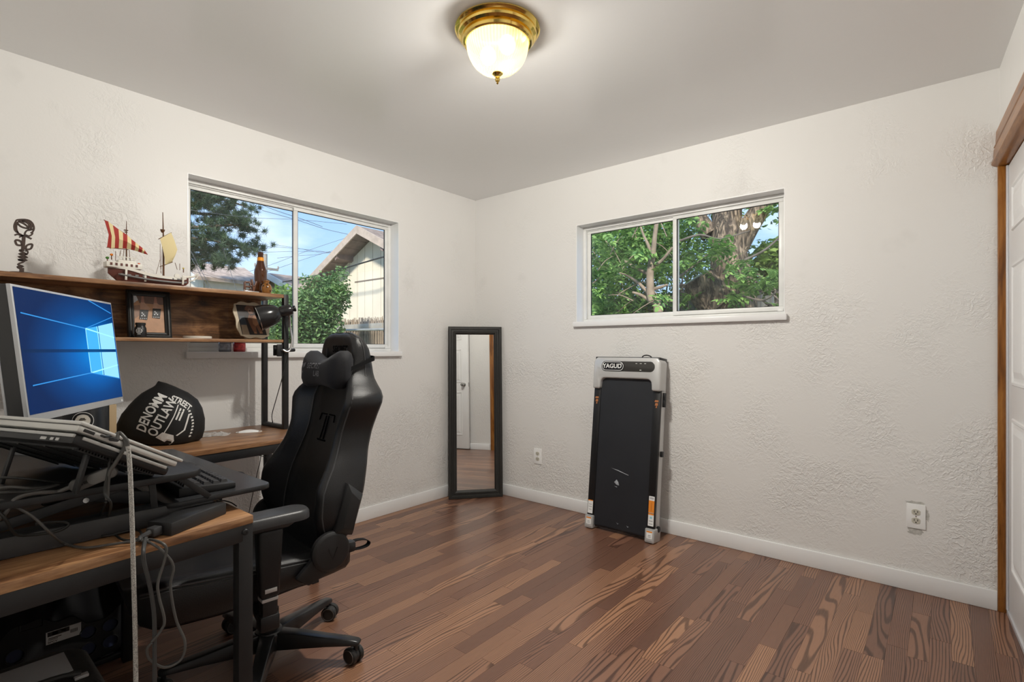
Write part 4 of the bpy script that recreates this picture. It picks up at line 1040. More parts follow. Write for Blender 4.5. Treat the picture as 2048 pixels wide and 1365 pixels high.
# ------------------------------------------------------------------ monitor on the riser
def monitor():
    bl, br = CAM + ray(60, 700) * 1.30, CAM + ray(247, 700) * 1.83; bl.z = br.z = 0
    t = (br - bl).normalized()                          # left to right as the user sees it reversed: along the panel
    n = Vector((-t.y, t.x, 0))
    if n.y < 0: n = -n                                  # screen faces the chair
    mid = (bl + br) / 2
    o = thing('monitor', (mid.x - n.x * 0.03, mid.y - n.y * 0.03, 0.878), 'silver monitor showing a blue desktop wallpaper', 'monitor')
    Wm = (br - bl).length + 0.006; z0, z1 = 0.988, 1.338
    k = Vector((0, 0, 1)) - n * 0.11; k = k / k.z      # leans back as it rises
    hw = Wm / 2
    def MP(a, z, off): return mid + t * a + k * (z - z0) + Vector((0, 0, z0)) + n * off
    def slab(a0, a1, za, zb, o0, o1): return MB().hexa([MP(a0, za, o0), MP(a1, za, o0), MP(a1, za, o1), MP(a0, za, o1), MP(a0, zb, o0), MP(a1, zb, o0), MP(a1, zb, o1), MP(a0, zb, o1)])
    m_sil = mat('monitor_silver', (0.50, 0.51, 0.53), rough=0.35, metal=0.3, bump=0.02)
    m_side = mat('monitor_side_grey', (0.035, 0.035, 0.036), rough=0.45, bump=0.05)
    slab(-hw, hw, z0, z1, -0.010, 0.0).build('front_bezel', m_sil, o, bevel=0.0015)
    slab(-hw + 0.001, hw - 0.001, z0 + 0.001, z1 - 0.001, -0.042, -0.010).build('side_band', m_side, o, bevel=0.002)
    slab(-hw, hw, z0, z1, -0.048, -0.042).build('back_shell', m_sil, o, bevel=0.002)
    slab(-hw + 0.12, hw - 0.12, z0 + 0.06, z1 - 0.06, -0.085, -0.048).build('back_housing', mat('monitor_pale', (0.6, 0.61, 0.63), rough=0.4, bump=0.02), o, bevel=0.018, seg=3)
    # screen: blue gradient, brightest beside the window light
    sm = bpy.data.materials.new('screen_wallpaper'); sm.use_nodes = True; q = NT(sm); q.t.nodes.clear()
    out = q.n('ShaderNodeOutputMaterial'); uv = q.n('ShaderNodeUVMap'); sep = q.n('ShaderNodeSeparateXYZ'); q.l(uv.outputs[0], sep.inputs[0])
    dx = q.math('MULTIPLY', q.math('SUBTRACT', sep.outputs[0], 0.70), 1.5); dy = q.math('SUBTRACT', sep.outputs[1], 0.48)
    r = q.math('SQRT', q.math('ADD', q.math('MULTIPLY', dx, dx), q.math('MULTIPLY', q.math('MULTIPLY', dy, dy), 2.6)))
    cr = q.n('ShaderNodeValToRGB'); e = cr.color_ramp.elements
    e[0].position = 0.0; e[0].color = (0.0, 0.16, 0.50, 1); e[1].position = 1.0; e[1].color = (0.0, 0.012, 0.06, 1)
    x_ = e.new(0.35); x_.color = (0.0, 0.085, 0.32, 1); x_ = e.new(0.65); x_.color = (0.0, 0.036, 0.15, 1)
    q.l(r, cr.inputs[0])
    band = q.math('LESS_THAN', q.math('ABSOLUTE', q.math('SUBTRACT', sep.outputs[1], 0.50)), 0.014)
    lft = q.math('LESS_THAN', sep.outputs[0], 0.98)
    col = q.mix(q.math('MULTIPLY', q.math('MULTIPLY', band, lft), 0.75), cr.outputs[0], (0.0, 0.012, 0.05))
    em = q.n('ShaderNodeEmission'); q.l(col, em.inputs[0]); em.inputs[1].default_value = 1.0
    gls = q.n('ShaderNodeBsdfGlossy'); gls.inputs['Roughness'].default_value = 0.25; gls.inputs[0].default_value = (0.03, 0.03, 0.03, 1)
    ad = q.n('ShaderNodeAddShader'); q.l(em.outputs[0], ad.inputs[0]); q.l(gls.outputs[0], ad.inputs[1]); q.l(ad.outputs[0], out.inputs[0])
    m0, mB = 0.006, 0.020
    sa0, sa1, sz0, sz1 = -hw + m0, hw - m0, z0 + mB, z1 - m0
    so = MB().add([MP(sa0, sz0, 0.0008), MP(sa1, sz0, 0.0008), MP(sa1, sz1, 0.0008), MP(sa0, sz1, 0.0008)], [(0, 1, 2, 3)]).build('screen', sm, o, smooth=False)
    uvl = so.data.uv_layers.new(name='UVMap')
    co = {0: (0, 0), 1: (1, 0), 2: (1, 1), 3: (0, 1)}
    for lp in so.data.loops:
        p = so.data.vertices[lp.vertex_index].co
        # parametrise by distance along the panel
        wp = p + o.location
        a = (wp - mid).dot(t); z = wp.z
        uvl.data[lp.index].uv = ((a - sa0) / (sa1 - sa0), (z - sz0) / (sz1 - sz0))
    S = lambda u, v, off=0.0012: MP(sa0 + (sa1 - sa0) * u, sz0 + (sz1 - sz0) * v, off)
    def glow(name, col, s): return mat(name, (0, 0, 0), rough=0.5, emit=col, estr=s)
    g1, g2 = glow('pane_glow', (0.03, 0.30, 0.62), 1.0), glow('pane_glow_bright', (0.20, 0.50, 0.72), 1.0)
    edge = glow('pane_edge', (0.25, 0.62, 0.85), 1.0); beam = glow('light_beam', (0.015, 0.19, 0.50), 1.0)
    for (pts, mm) in (([(0.625, 0.515), (0.765, 0.515), (0.765, 0.745), (0.625, 0.715)], g1), ([(0.785, 0.515), (0.985, 0.515), (0.985, 0.80), (0.785, 0.75)], g2),
                      ([(0.625, 0.485), (0.625, 0.285), (0.765, 0.255), (0.765, 0.485)], g1), ([(0.785, 0.485), (0.785, 0.25), (0.985, 0.20), (0.985, 0.485)], g2)):
        MB().add([S(u, v) for u, v in pts], [(0, 1, 2, 3)]).build('wallpaper_pane', mm, so, smooth=False)
    for (p, q_, w, mm) in (((0.03, 0.80), (0.625, 0.715), 0.003, beam), ((0.625, 0.715), (0.985, 0.64), 0.004, edge), ((0.05, 0.225), (0.625, 0.285), 0.003, beam), ((0.625, 0.285), (0.985, 0.345), 0.004, edge),
                           ((0.625, 0.285), (0.625, 0.485), 0.003, edge), ((0.625, 0.515), (0.625, 0.715), 0.003, edge), ((0.768, 0.255), (0.768, 0.485), 0.0045, edge), ((0.768, 0.515), (0.768, 0.745), 0.0045, edge),
                           ((0.625, 0.285), (0.985, 0.20), 0.0025, beam), ((0.625, 0.715), (0.985, 0.86), 0.0025, beam), ((0.70, 1.0), (0.98, 0.90), 0.003, beam)):
        a, b = S(*p, 0.0016), S(*q_, 0.0016)
        MB().bar(a, b, w, 0.0003, up=n).build('wallpaper_line', mm, so, smooth=False)
    # stand
    ft = mid - n * 0.07
    MB().lathe([(0.10, 0.0), (0.10, 0.008), (0.09, 0.012), (0.02, 0.014)], (ft.x, ft.y, 0.8785), 32).build('stand_foot', m_sil, o, angle=30)
    MB().bar((ft.x, ft.y, 0.89), ft - n * 0.02 + UP * 1.2, 0.05, 0.02, up=n).build('stand_neck', m_side, o, bevel=0.004)
    slab(hw - 0.02, hw - 0.012, z0 + 0.004, z0 + 0.010, 0.0, 0.001).build('power_mark', M_WHITEPRINT, o, smooth=False)
monitor()

# ------------------------------------------------------------------ closed laptop on a tilted cooling pad
def laptop():
    A = Vector((1.745, -2.943, 1.033)); Bc = Vector((1.665, -2.717, 0.899))
    fdir = (Bc - A).normalized(); e = Vector((-0.94, -0.335, 0)); e = (e - fdir * e.dot(fdir)).normalized(); nn = e.cross(fdir)
    if nn.z < 0: nn = -nn
    o = thing('laptop', (1.5, -2.83, 0.93), 'closed silver laptop lying on the tilted cooling pad', 'laptop')
    LP = lambda a, b, h: A + e * a + fdir * b + nn * h      # a across, b towards the user, h above the pad side
    Lw, Ld = 0.36, 0.245
    def slab(a0, a1, b0, b1, h0, h1): return MB().hexa([LP(a0, b0, h0), LP(a1, b0, h0), LP(a1, b1, h0), LP(a0, b1, h0), LP(a0, b0, h1), LP(a1, b0, h1), LP(a1, b1, h1), LP(a0, b1, h1)])
    m_lap = mat('laptop_silver', (0.56, 0.555, 0.53), rough=0.35, metal=0.35, var=0.03, bump=0.02); m_lid = mat('laptop_lid', (0.60, 0.595, 0.57), rough=0.32, metal=0.35, var=0.03, bump=0.02)
    slab(0, Lw, 0.0, Ld, -0.0075, 0.0).build('lid', m_lid, o, bevel=0.003)
    slab(0.001, Lw - 0.001, 0.001, Ld - 0.01, -0.0215, -0.0085).build('base', m_lap, o, bevel=0.004)
    slab(-0.0006, 0.001, 0.012, 0.034, -0.018, -0.012).build('port', M_DARKGAP, o, bevel=0.0006)
    slab(0.02, Lw - 0.02, 0.004, 0.02, -0.009, -0.007).build('hinge', M_GREYPLAST, o)
    # cooling pad
    p = thing('cooling_pad', (1.5, -2.80, 0.878), 'black laptop cooling pad with mesh underside and silver rim', 'cooling pad')
    m_rim = mat('pad_rim', (0.44, 0.44, 0.43), rough=0.35, metal=0.4, bump=0.02)
    pad_t, pad_b = -0.024, -0.046
    slab(0.004, Lw + 0.02, 0.006, Ld - 0.02, pad_b, pad_t - 0.002).build('pad_body', M_BLKPLAST, p, bevel=0.006)
    slab(0.0015, 0.006, 0.02, Ld - 0.03, pad_t - 0.009, pad_t - 0.002).build('rim', m_rim, p, bevel=0.0015)
    slab(0.006, Lw + 0.018, 0.003, 0.008, pad_t - 0.009, pad_t - 0.002).build('rim', m_rim, p, bevel=0.0015)
    for k in range(26):
        b0 = 0.03 + k * 0.0066
        slab(0.02, Lw, b0, b0 + 0.0035, pad_b - 0.004, pad_b).build('grille_slat', M_BLKPLAST, p, smooth=False)
    for a0 in (0.02, 0.11, 0.2, 0.29, 0.355):
        slab(a0, a0 + 0.006, 0.025, 0.205, pad_b - 0.0065, pad_b - 0.004).build('grille_rib', M_BLKPLAST, p, smooth=False)
    for a0, w in ((0.045, 0.010), (0.062, 0.010), (0.085, 0.018)):
        slab(a0, a0 + w, 0.0045, 0.0062, pad_t - 0.018, pad_t - 0.0125).build('usb_port', m_rim, p, smooth=False)
    # fold-out feet and front lip
    for a0 in (0.05, 0.30):
        f0 = LP(a0, 0.07, pad_b); MB().bar(f0, Vector((f0.x, f0.y - 0.02, 0.879)), 0.03, 0.006, up=(0, 1, 0)).build('stand_leg', M_STEEL, p, bevel=0.001)
    slab(0.05, 0.12, Ld - 0.03, Ld - 0.015, pad_b - 0.004, 0.004).build('front_lip', M_GREYPLAST, p, bevel=0.003)
    slab(0.24, 0.31, Ld - 0.03, Ld - 0.015, pad_b - 0.004, 0.004).build('front_lip', M_GREYPLAST, p, bevel=0.003)
    return LP
LAPP = laptop()

# ------------------------------------------------------------------ power brick, hub, cables
br_ = thing('power_brick', (1.64, -2.72, ZT), 'black laptop power brick lying on the desk end', 'power adapter', rotz=math.radians(117.5))
# long axis from the plug end (near) to the far end
MB().box((-0.083, -0.034, 0.0), (0.083, 0.034, 0.030)).build('body', mat('brick_black', (0.022, 0.022, 0.023), rough=0.38, bump=0.03), br_, local=True, bevel=0.003)
MB().box((-0.107, -0.012, 0.004), (-0.083, 0.012, 0.024)).build('plug', M_GREYPLAST, br_, local=True, bevel=0.004)
MB().tube([(-0.107, 0, 0.014), (-0.118, 0, 0.013), (-0.13, 0.002, 0.011)], [0.007, 0.006, 0.0045]).build('strain_relief', M_GREYPLAST, br_, local=True)
bw = world_matrix(br_)
pe = bw @ Vector((-0.128, 0.002, 0.011))

def cord(name, pts, r, m, label, smooth=7, n=7, group=None):
    return tag(MB().tube(pts, r, n, smooth=smooth).build(name, m), label, 'cable', group)
XE = 1.765                                        # just beyond the desk end
m_braid = bpy.data.materials.new('braided_cord'); m_braid.use_nodes = True; q = NT(m_braid)
g_ = q.n('ShaderNodeTexCoord'); vz = q.n('ShaderNodeTexVoronoi'); vz.inputs['Scale'].default_value = 420; q.l(g_.outputs['Object'], vz.inputs['Vector'])
q.l(q.mix(vz.outputs['Distance'], (0.62, 0.60, 0.56), (0.14, 0.135, 0.13)), q.t.nodes['Principled BSDF'].inputs['Base Color']); q.t.nodes['Principled BSDF'].inputs['Roughness'].default_value = 0.8
# braided charging cord: out of the laptop's side, over the desk end, down to the floor
p0 = LAPP(-0.004, 0.065, -0.014)
cord('charging_cord', [onx(256, 893, 1.756), onx(259, 925, 1.762), onx(261, 960, 1.765), onx(264, 1040, 1.77), onx(267, 1150, 1.77), onx(270, 1260, 1.77), onx(272, 1400, 1.77), onx(273, 1600, 1.77), Vector((1.78, onx(273, 1600, 1.77).y, 0.02)), Vector((1.74, -2.86, 0.006)), Vector((1.60, -2.95, 0.006))], 0.0044, m_braid, 'grey braided charging cord hanging straight down past the desk end')
MB().tube([p0, p0 + Vector((0.012, 0.004, 0.0)), p0 + Vector((0.022, 0.006, -0.001))], [0.0045, 0.0048, 0.0036]).build('cord_plug', M_GREYPLAST, bpy.data.objects['charging_cord'])
MB().tube([p0 + Vector((0.020, 0.006, -0.001)), onx(238, 866, 1.745), onx(248, 874, 1.752), onx(255, 884, 1.755), onx(256, 896, 1.756)], 0.0034, 8, smooth=6).build('smooth_tail', M_CORDGREY, bpy.data.objects['charging_cord'])
# usb-c lead from the laptop falling to the desk top
p1 = LAPP(-0.004, 0.045, -0.014)
cord('laptop_lead', [p1, p1 + Vector((0.02, 0, 0)), onx(225, 880, 1.70), onx(217, 940, 1.71), onx(209, 985, 1.715), onx(222, 1010, 1.715), onz(216, 1050, 0.756), onz(245, 1080, 0.756), onz(282, 1075, 0.756), onz(270, 1060, 0.756), onz(205, 1073, 0.756), onz(194, 1050, 0.758), onx(212, 1005, 1.68)], 0.0026, M_CORD, 'thin dark lead running from the laptop port down to the desk top')
cord('adapter_output_cable', [onx(0, 1000, 1.63), onx(60, 1030, 1.65), onz(100, 1066, 0.80), onz(130, 1088, 0.757), onz(170, 1096, 0.756), onz(220, 1090, 0.756), onz(282, 1082, 0.758), onx(310, 1092, 1.752), onx(332, 1110, 1.765), onx(347, 1135, 1.765), onx(341, 1175, 1.765), onx(352, 1240, 1.765), onx(370, 1285, 1.765), onx(362, 1320, 1.765), onx(330, 1336, 1.765), onx(300, 1320, 1.765), onx(294, 1300, 1.77), onx(303, 1287, 1.775)], 0.0028, M_CORDGREY, 'thin grey cable crossing the desk top and hanging in a loop')
cord('mains_cable', [pe, pe + Vector((0.012, -0.004, -0.002)), onz(292, 1070, 0.757), onx(287, 1098, 1.758), onx(288, 1125, 1.766), onx(300, 1175, 1.766), onx(308, 1230, 1.766), onx(309, 1300, 1.766), onx(309, 1400, 1.766), onx(310, 1600, 1.766), Vector((1.775, -2.76, 0.02)), Vector((1.75, -2.70, 0.006)), Vector((1.62, -2.78, 0.006))], 0.0042, mat('charcoal_cord', (0.05, 0.05, 0.05), rough=0.5, bump=0.03), 'thick dark mains cable dropping from the power brick to the floor')
cord('looped_lead', [onx(303, 1285, 1.772), onx(322, 1262, 1.772), onx(329, 1240, 1.772), onx(318, 1195, 1.772), onx(316, 1165, 1.772), onx(328, 1125, 1.77), onx(333, 1098, 1.77), onx(322, 1086, 1.76), onz(300, 1080, 0.757), onz(288, 1084, 0.757)], 0.0030, M_CORDGREY, 'second thin grey lead looping beside the mains cable')
cord('brick_lead', [onz(434, 1003, 0.775), onz(447, 1002, 0.757), onz(462, 1006, 0.756), onz(473, 1013, 0.756)], 0.0016, M_CORD, 'fine black wire leaving the far end of the power brick')
cord('deck_wire', [onx(-30, 958, 1.60), onx(20, 956, 1.62), onx(70, 960, 1.62), onx(120, 966, 1.60), onx(150, 962, 1.57)], 0.0026, M_CORD, 'thin black wire lying along the riser deck', group='wires over the riser deck')
cord('deck_wire', [onx(-30, 982, 1.62), onx(20, 975, 1.63), onx(60, 978, 1.63), onx(90, 976, 1.62), onx(118, 970, 1.60)], 0.0032, M_CORDGREY, 'thin grey wire lying along the riser deck', group='wires over the riser deck')
cord('deck_wire', [onx(-30, 990, 1.63), onx(10, 986, 1.65), onx(40, 985, 1.65), onx(70, 982, 1.65), onx(110, 972, 1.645)], 0.0030, M_CORD, 'black wire ending near the usb hub on the riser deck', group='wires over the riser deck')
cord('tangled_lead', [onx(-20, 1012, 1.64), onx(8, 1035, 1.66), onx(30, 1068, 1.64), onx(60, 1071, 1.62), onx(112, 1064, 1.62), onx(136, 1052, 1.62), onx(128, 1045, 1.615), onx(90, 1046, 1.61), onx(70, 1049, 1.61)], 0.0030, M_CORD, 'black lead doubling back over the base rail')
# usb hub stick with its own lead
h0, h1 = onx(140, 975, 1.655), onx(236, 937, 1.690)
hb = thing('usb_hub', ((h0.x + h1.x) / 2, (h0.y + h1.y) / 2, min(h0.z, h1.z)), 'slim grey usb hub stick hanging below the laptop', 'usb hub')
m_hub = mat('hub_grey', (0.075, 0.075, 0.073), rough=0.4, metal=0.3, bump=0.02)
dd = (h1 - h0).normalized(); nx = Vector((1, 0, 0)); nx = (nx - dd * nx.dot(dd)).normalized(); wz = nx.cross(dd)
plate(MB(), rrect((h1 - h0).length, 0.026, 0.0125, 6), (h0 + h1) / 2, dd, -wz if dd.cross(-wz).x > 0 else wz, 0.010).build('body', m_hub, hb, bevel=0.002)
e1 = h1 - dd * 0.028
plate(MB(), rrect(0.052, 0.022, 0.0105, 6), e1 + nx * 0.0098, dd, -wz if dd.cross(-wz).x > 0 else wz, 0.0012).build('end_plate', mat('hub_light', (0.17, 0.17, 0.165), rough=0.4, metal=0.3), hb, bevel=0.0004)
for k in (0.2, 0.38, 0.52):
    c = h0 + dd * ((h1 - h0).length * k)
    plate(MB(), rrect(0.014, 0.006, 0.001, 2), c + nx * 0.0098, dd, -wz if dd.cross(-wz).x > 0 else wz, 0.0008).build('port', M_DARKGAP, hb, smooth=False)
MB().tube([h0, h0 - dd * 0.02, onx(100, 985, 1.65), onx(62, 988, 1.65), onx(30, 1000, 1.65), onx(8, 1030, 1.65), onx(-20, 1050, 1.64)], 0.0042, 8, smooth=6).build('lead', M_CORDGREY, hb)
cd2 = [onx(214, 1000, 1.705), onx(218, 950, 1.712), onx(232, 925, 1.72), onx(250, 893, 1.722), onx(246, 876, 1.715), onx(232, 868, 1.700)]
cord('hub_lead', cd2, 0.0038, M_CORDGREY, 'grey lead curving from the laptop side down past the hub')

# ------------------------------------------------------------------ things on the hutch
ZS, ZL = 1.466, 1.226
m_wal = mat('walnut_cut', (0.050, 0.028, 0.020), rough=0.5, var=0.3, vscale=30, bump=0.05)
# carved rose on a stem of joined script
def rose():
    X = 0.325
    P = lambda u, v: onx(u / 9.745, 420 + v / 9.745, X)
    b = P(410, 1222)
    o = thing('carved_wooden_rose', (X, b.y, ZS), 'dark carved wooden rose on a stem of joined script letters', 'ornament')
    dz = ZS - b.z
    def stroke(pts, w=0.0050, nm='petal', dep=0.012):
        MB().strip([P(u, v) + UP * dz for u, v in pts], dep, w, (1, 0, 0), smooth=4).build(nm, m_wal, o, smooth=True)
    stroke([(350, 430), (290, 370), (278, 280), (310, 200), (340, 175), (480, 170), (580, 195), (640, 260), (660, 340), (640, 400), (600, 430)])
    stroke([(350, 430), (320, 360), (320, 270), (350, 215), (420, 195), (520, 200), (600, 250), (610, 330), (570, 360)])
    stroke([(340, 240), (400, 300), (480, 330), (560, 345)]); stroke([(370, 210), (450, 240), (520, 290), (560, 340)]); stroke([(420, 200), (500, 215), (560, 260), (580, 330)])
    stroke([(350, 435), (420, 470), (460, 490)]); stroke([(480, 470), (490, 420), (530, 380), (600, 370), (650, 350)]); stroke([(500, 470), (560, 490), (620, 460), (630, 420)])
    stroke([(285, 472), (350, 455), (400, 480), (440, 500)], nm='sepal'); stroke([(380, 515), (420, 490), (500, 495), (560, 520), (615, 548)], nm='sepal')
    stroke([(462, 490), (455, 620), (440, 780)], 0.010, 'stem')
    for c in ((365, 620), (560, 700)):
        s = -1 if c[0] < 450 else 1
        stroke([(c[0] - s * 65, c[1] + 50), (c[0] - s * 45, c[1] - 20), (c[0] + s * 20, c[1] - 50), (c[0] + s * 68, c[1] - 40), (c[0] + s * 45, c[1] + 30), (c[0], c[1] + 50), (c[0] - s * 65, c[1] + 50)], 0.006, 'leaf')
    zz = [(440, 770), (380, 770), (520, 850), (370, 830), (530, 910), (360, 890), (520, 965), (350, 950), (470, 985), (350, 1040), (450, 1085), (340, 1090), (400, 1130), (410, 1150)]
    stroke(zz, 0.0055, 'script'); stroke([(490, 780), (540, 790), (530, 840), (490, 850)], 0.004, 'script')
    stroke([(425, 1110), (420, 1215)], 0.012, 'stem', 0.014)
    MB().lathe([(0.036, 0), (0.036, 0.0035), (0.033, 0.0045), (0.002, 0.0045)], (X, b.y, ZS), 28).build('base', m_wal, o)
rose()

# plain model sailing ship (generic)
def ship():
    X = 0.318
    P = lambda u, v, x_=X: onx(200 + u / 8.03, 420 + v / 8.03, x_)
    y0, y1 = P(180, 1140).y, P(1420, 1240).y
    o = thing('model_sailing_ship', (X, (y0 + y1) / 2, ZS), 'brown and white model sailing ship with a red striped sail', 'model ship')
    m_h = mat('ship_brown', (0.12, 0.035, 0.024), rough=0.45, var=0.15, vscale=40, bump=0.05); m_w = mat('ship_white', (0.74, 0.71, 0.64), rough=0.45, var=0.05, bump=0.02)
    m_g = mat('ship_grey', (0.16, 0.155, 0.15), rough=0.5, var=0.1); m_m = mat('ship_mast', (0.13, 0.055, 0.02), rough=0.45, var=0.2, bump=0.03)
    m_r, m_c = mat('sail_red', (0.36, 0.030, 0.022), rough=0.7, bump=0.05, bscale=300), mat('sail_cream', (0.74, 0.62, 0.34), rough=0.7, bump=0.05, bscale=300)
    lz = lambda y, z: z
    # hull
    sec = [(y0 - 0.012, 0.004, 1.500, 1.530), (y0 + 0.02, 0.022, 1.472, 1.527), (y0 + 0.06, 0.030, ZS, 1.522), (y0 + 0.13, 0.034, ZS, 1.505), (y0 + 0.20, 0.032, ZS, 1.500), (y0 + 0.26, 0.022, ZS + 0.002, 1.502), (y1 - 0.012, 0.008, ZS + 0.008, 1.508), (y1, 0.002, ZS + 0.02, 1.512)]
    loops = [[(X, y, z0), (X + 0.55 * w, y, z0), (X + 0.85 * w, y, z0 + (z1 - z0) * 0.35), (X + w, y, z1), (X - w, y, z1), (X - 0.85 * w, y, z0 + (z1 - z0) * 0.35), (X - 0.55 * w, y, z0)] for y, w, z0, z1 in sec]
    hull = MB().loft(loops).build('hull', m_h, o, angle=40)
    wl = [[(X + w * 1.03 + 0.002, y, z0 + (z1 - z0) * 0.45) for y, w, z0, z1 in sec[1:-1]]]
    MB().tube(wl[0], 0.0045, 6, smooth=4).build('wale', m_g, hull)
    # white rails and frames
    rl = [(X + w * 1.02 + 0.001, y, z1) for y, w, z0, z1 in sec[:-1]]; MB().strip(rl, 0.012, 0.003, (0, 0, 1), smooth=4).build('rail', m_w, hull)
    rl = [(X - w * 1.02 - 0.001, y, z1) for y, w, z0, z1 in sec[:-1]]; MB().strip(rl, 0.012, 0.003, (0, 0, 1), smooth=4).build('rail', m_w, hull)
    for yy in (y0 + 0.045, y0 + 0.115, y0 + 0.262):
        MB().bar((X + 0.029, yy, 1.474), (X + 0.034, yy, 1.518), 0.008, 0.004, up=(1, 0, 0)).build('frame_rib', m_w, hull, bevel=0.001)
    # stern gallery and cabin
    MB().box((X - 0.028, y0 - 0.022, 1.525), (X + 0.028, y0 + 0.105, 1.548)).build('stern_deck', m_w, o, bevel=0.002)
    for k in range(6):
        MB().cbox((X + 0.0285, y0 - 0.006 + k * 0.018, 1.538), (0.002, 0.008, 0.011)).build('cabin_window', m_h, o, smooth=False)
    MB().box((X - 0.02, y0 + 0.02, 1.548), (X + 0.02, y0 + 0.085, 1.560)).build('cabin_roof', m_w, o, bevel=0.002)
    for k in range(5): MB().cbox((X + 0.02, y0 + 0.026 + k * 0.013, 1.566), (0.003, 0.004, 0.012)).build('baluster', m_w, o, smooth=False)
    MB().bar((X + 0.02, y0 + 0.02, 1.573), (X + 0.02, y0 + 0.085, 1.573), 0.004, 0.003).build('handrail', m_w, o)
    for u, v, r, c in ((118, 770, 0.0055, (0.05, 0.16, 0.02)), (185, 720, 0.0050, (0.75, 0.22, 0.02)), (625, 868, 0.0040, (0.62, 0.12, 0.04)), (1340, 940, 0.0035, (0.6, 0.5, 0.1))):
        p = P(u, v); nm = 'bush_%d' % u
        MB().sphere((X, p.y, p.z), (r, r * 1.2, r)).build('bush', mat(nm, c, rough=0.8, var=0.3, vscale=200), o)
        MB().bar((X, p.y, p.z - r), (X, p.y, p.z - r - 0.016), 0.0035, 0.0035).build('bush_tub', m_m, o)
    # bow curl, plain
    c = P(1500, 1060); MB().tube([(X, y1 - 0.02, 1.512), (X, c.y, 1.520), P(1560, 1030), P(1560, 1090), P(1500, 1130), P(1440, 1150)], [0.007, 0.006, 0.0055, 0.005, 0.004, 0.003], 8, smooth=4).build('bow_curl', m_w, o)
    MB().lathe([(0.001, -0.004), (0.0105, -0.004), (0.0105, 0.004), (0.001, 0.004)], (X + 0.028, P(1200, 1010).y, 1.512), 18, axis=(1, 0, 0)).build('bow_roundel', m_w, o)
    # masts
    def mast(u, vtop, vbase, r):
        a, b = P(u, vbase), P(u - (0 if u < 600 else 12), vtop)
        MB().tube([(X, a.y, 1.50), (X, a.y, (a.z + b.z) / 2), (X, b.y, b.z)], [r, r * 0.85, r * 0.35], 8).build('mast', m_m, o)
        return a.y
    ya = mast(425, 180, 770, 0.0032); yb = mast(1020, 40, 1030, 0.0042)
    for (u, v, r) in ((1005, 318, 0.0085),):
        p = P(u, v); MB().lathe([(0.004, -0.010), (0.0075, -0.004), (0.0095, 0.004), (0.0085, 0.004), (0.003, -0.006)], (X, p.y, p.z - 0.004), 16).build('crows_nest', m_m, o)
    p = P(418, 330); MB().lathe([(0.002, -0.002), (0.008, -0.001), (0.008, 0.002), (0.002, 0.003)], (X, p.y, p.z), 14).build('mast_top', m_m, o)
    p = P(418, 360); MB().lathe([(0.002, -0.002), (0.006, 0), (0.006, 0.002), (0.002, 0.003)], (X, p.y, p.z), 14).build('mast_top', m_m, o)
    # striped lateen sail
    top = [(70, 165), (130, 185), (205, 245), (297, 312), (368, 365), (438, 405), (503, 470), (568, 522), (626, 570), (682, 612), (714, 645), (762, 714)]
    bot = [(112, 605), (178, 625), (236, 620), (298, 622), (362, 620), (428, 626), (496, 640), (555, 655), (612, 672), (664, 690), (702, 703), (762, 714)]
    mid = [(140, 400), (188, 420), (243, 440), (308, 470), (370, 490), (440, 515), (505, 555), (568, 585), (624, 620), (680, 650), (710, 672), (762, 714)]
    for i in range(11):
        bel = lambda k: X + 0.010 + 0.010 * math.sin(math.pi * k / 11)
        mb = MB(); T2 = 0.0008
        A = [P(*top[i], X + 0.004), P(*mid[i], bel(i)), P(*bot[i], X + 0.004)]; Bq = [P(*top[i + 1], X + 0.004), P(*mid[i + 1], bel(i + 1)), P(*bot[i + 1], X + 0.004)]
        if i == 10: Bq = [P(762, 710, X + 0.004), P(763, 714, X + 0.004), P(762, 718, X + 0.004)]
        ex = Vector((T2, 0, 0))
        mb.loft([[A[0], A[1], A[2], A[2] + ex, A[1] + ex, A[0] + ex], [Bq[0], Bq[1], Bq[2], Bq[2] + ex, Bq[1] + ex, Bq[0] + ex]])
        mb.build('sail_stripe', m_r if i % 2 == 0 else m_c, o)
    MB().tube([P(60, 158), P(400, 385), P(765, 718)], 0.0016, 6).build('yard', m_m, o)
    MB().tube([P(105, 602, X + 0.004), P(455, 640, X + 0.004)], 0.0018, 6).build('boom', m_m, o)
    # plain square sail
    mb = MB(); g = [[(965, 465), (1050, 415), (1140, 365)], [(985, 540), (1085, 520), (1190, 480)], [(1020, 680), (1130, 660), (1242, 640)], [(1040, 790), (1120, 780), (1205, 740)], [(1045, 880), (1100, 865), (1160, 832)]]
    ex = Vector((0.0009, 0, 0)); loops = []
    for k, row in enumerate(g):
        pts = [P(u, v, X + 0.008 + 0.014 * math.sin(math.pi * k / 4) * (1 if j == 1 else 0.6)) for j, (u, v) in enumerate(row)]
        loops.append(pts + [p + ex for p in reversed(pts)])
    mb.loft(loops); mb.build('square_sail', m_c, o, angle=70)
    MB().tube([P(940, 470, X + 0.006), P(1148, 366, X + 0.006)], 0.0018, 6).build('yard', m_m, o); MB().tube([P(960, 915, X + 0.006), P(1165, 838, X + 0.006)], 0.0018, 6).build('yard', m_m, o)
    rig = [((965, 545), (965, 800), (900, 1030)), ((965, 545), (970, 900), (985, 1030)), ((1000, 560), (985, 900), (975, 1010))]
    for r in rig: MB().tube([P(*q, X + 0.012) for q in r], 0.0009, 5).build('rigging', m_m, o)
    for a, b in (((250, 665), (250, 815)), ((335, 650), (315, 755)), ((385, 640), (355, 915)), ((468, 640), (490, 925)), ((1205, 850), (1240, 960)), ((1280, 865), (1282, 970))):
        MB().tube([P(*a, X + 0.015), P(*b, X + 0.018)], 0.0012, 5).build('rigging', m_m, o)
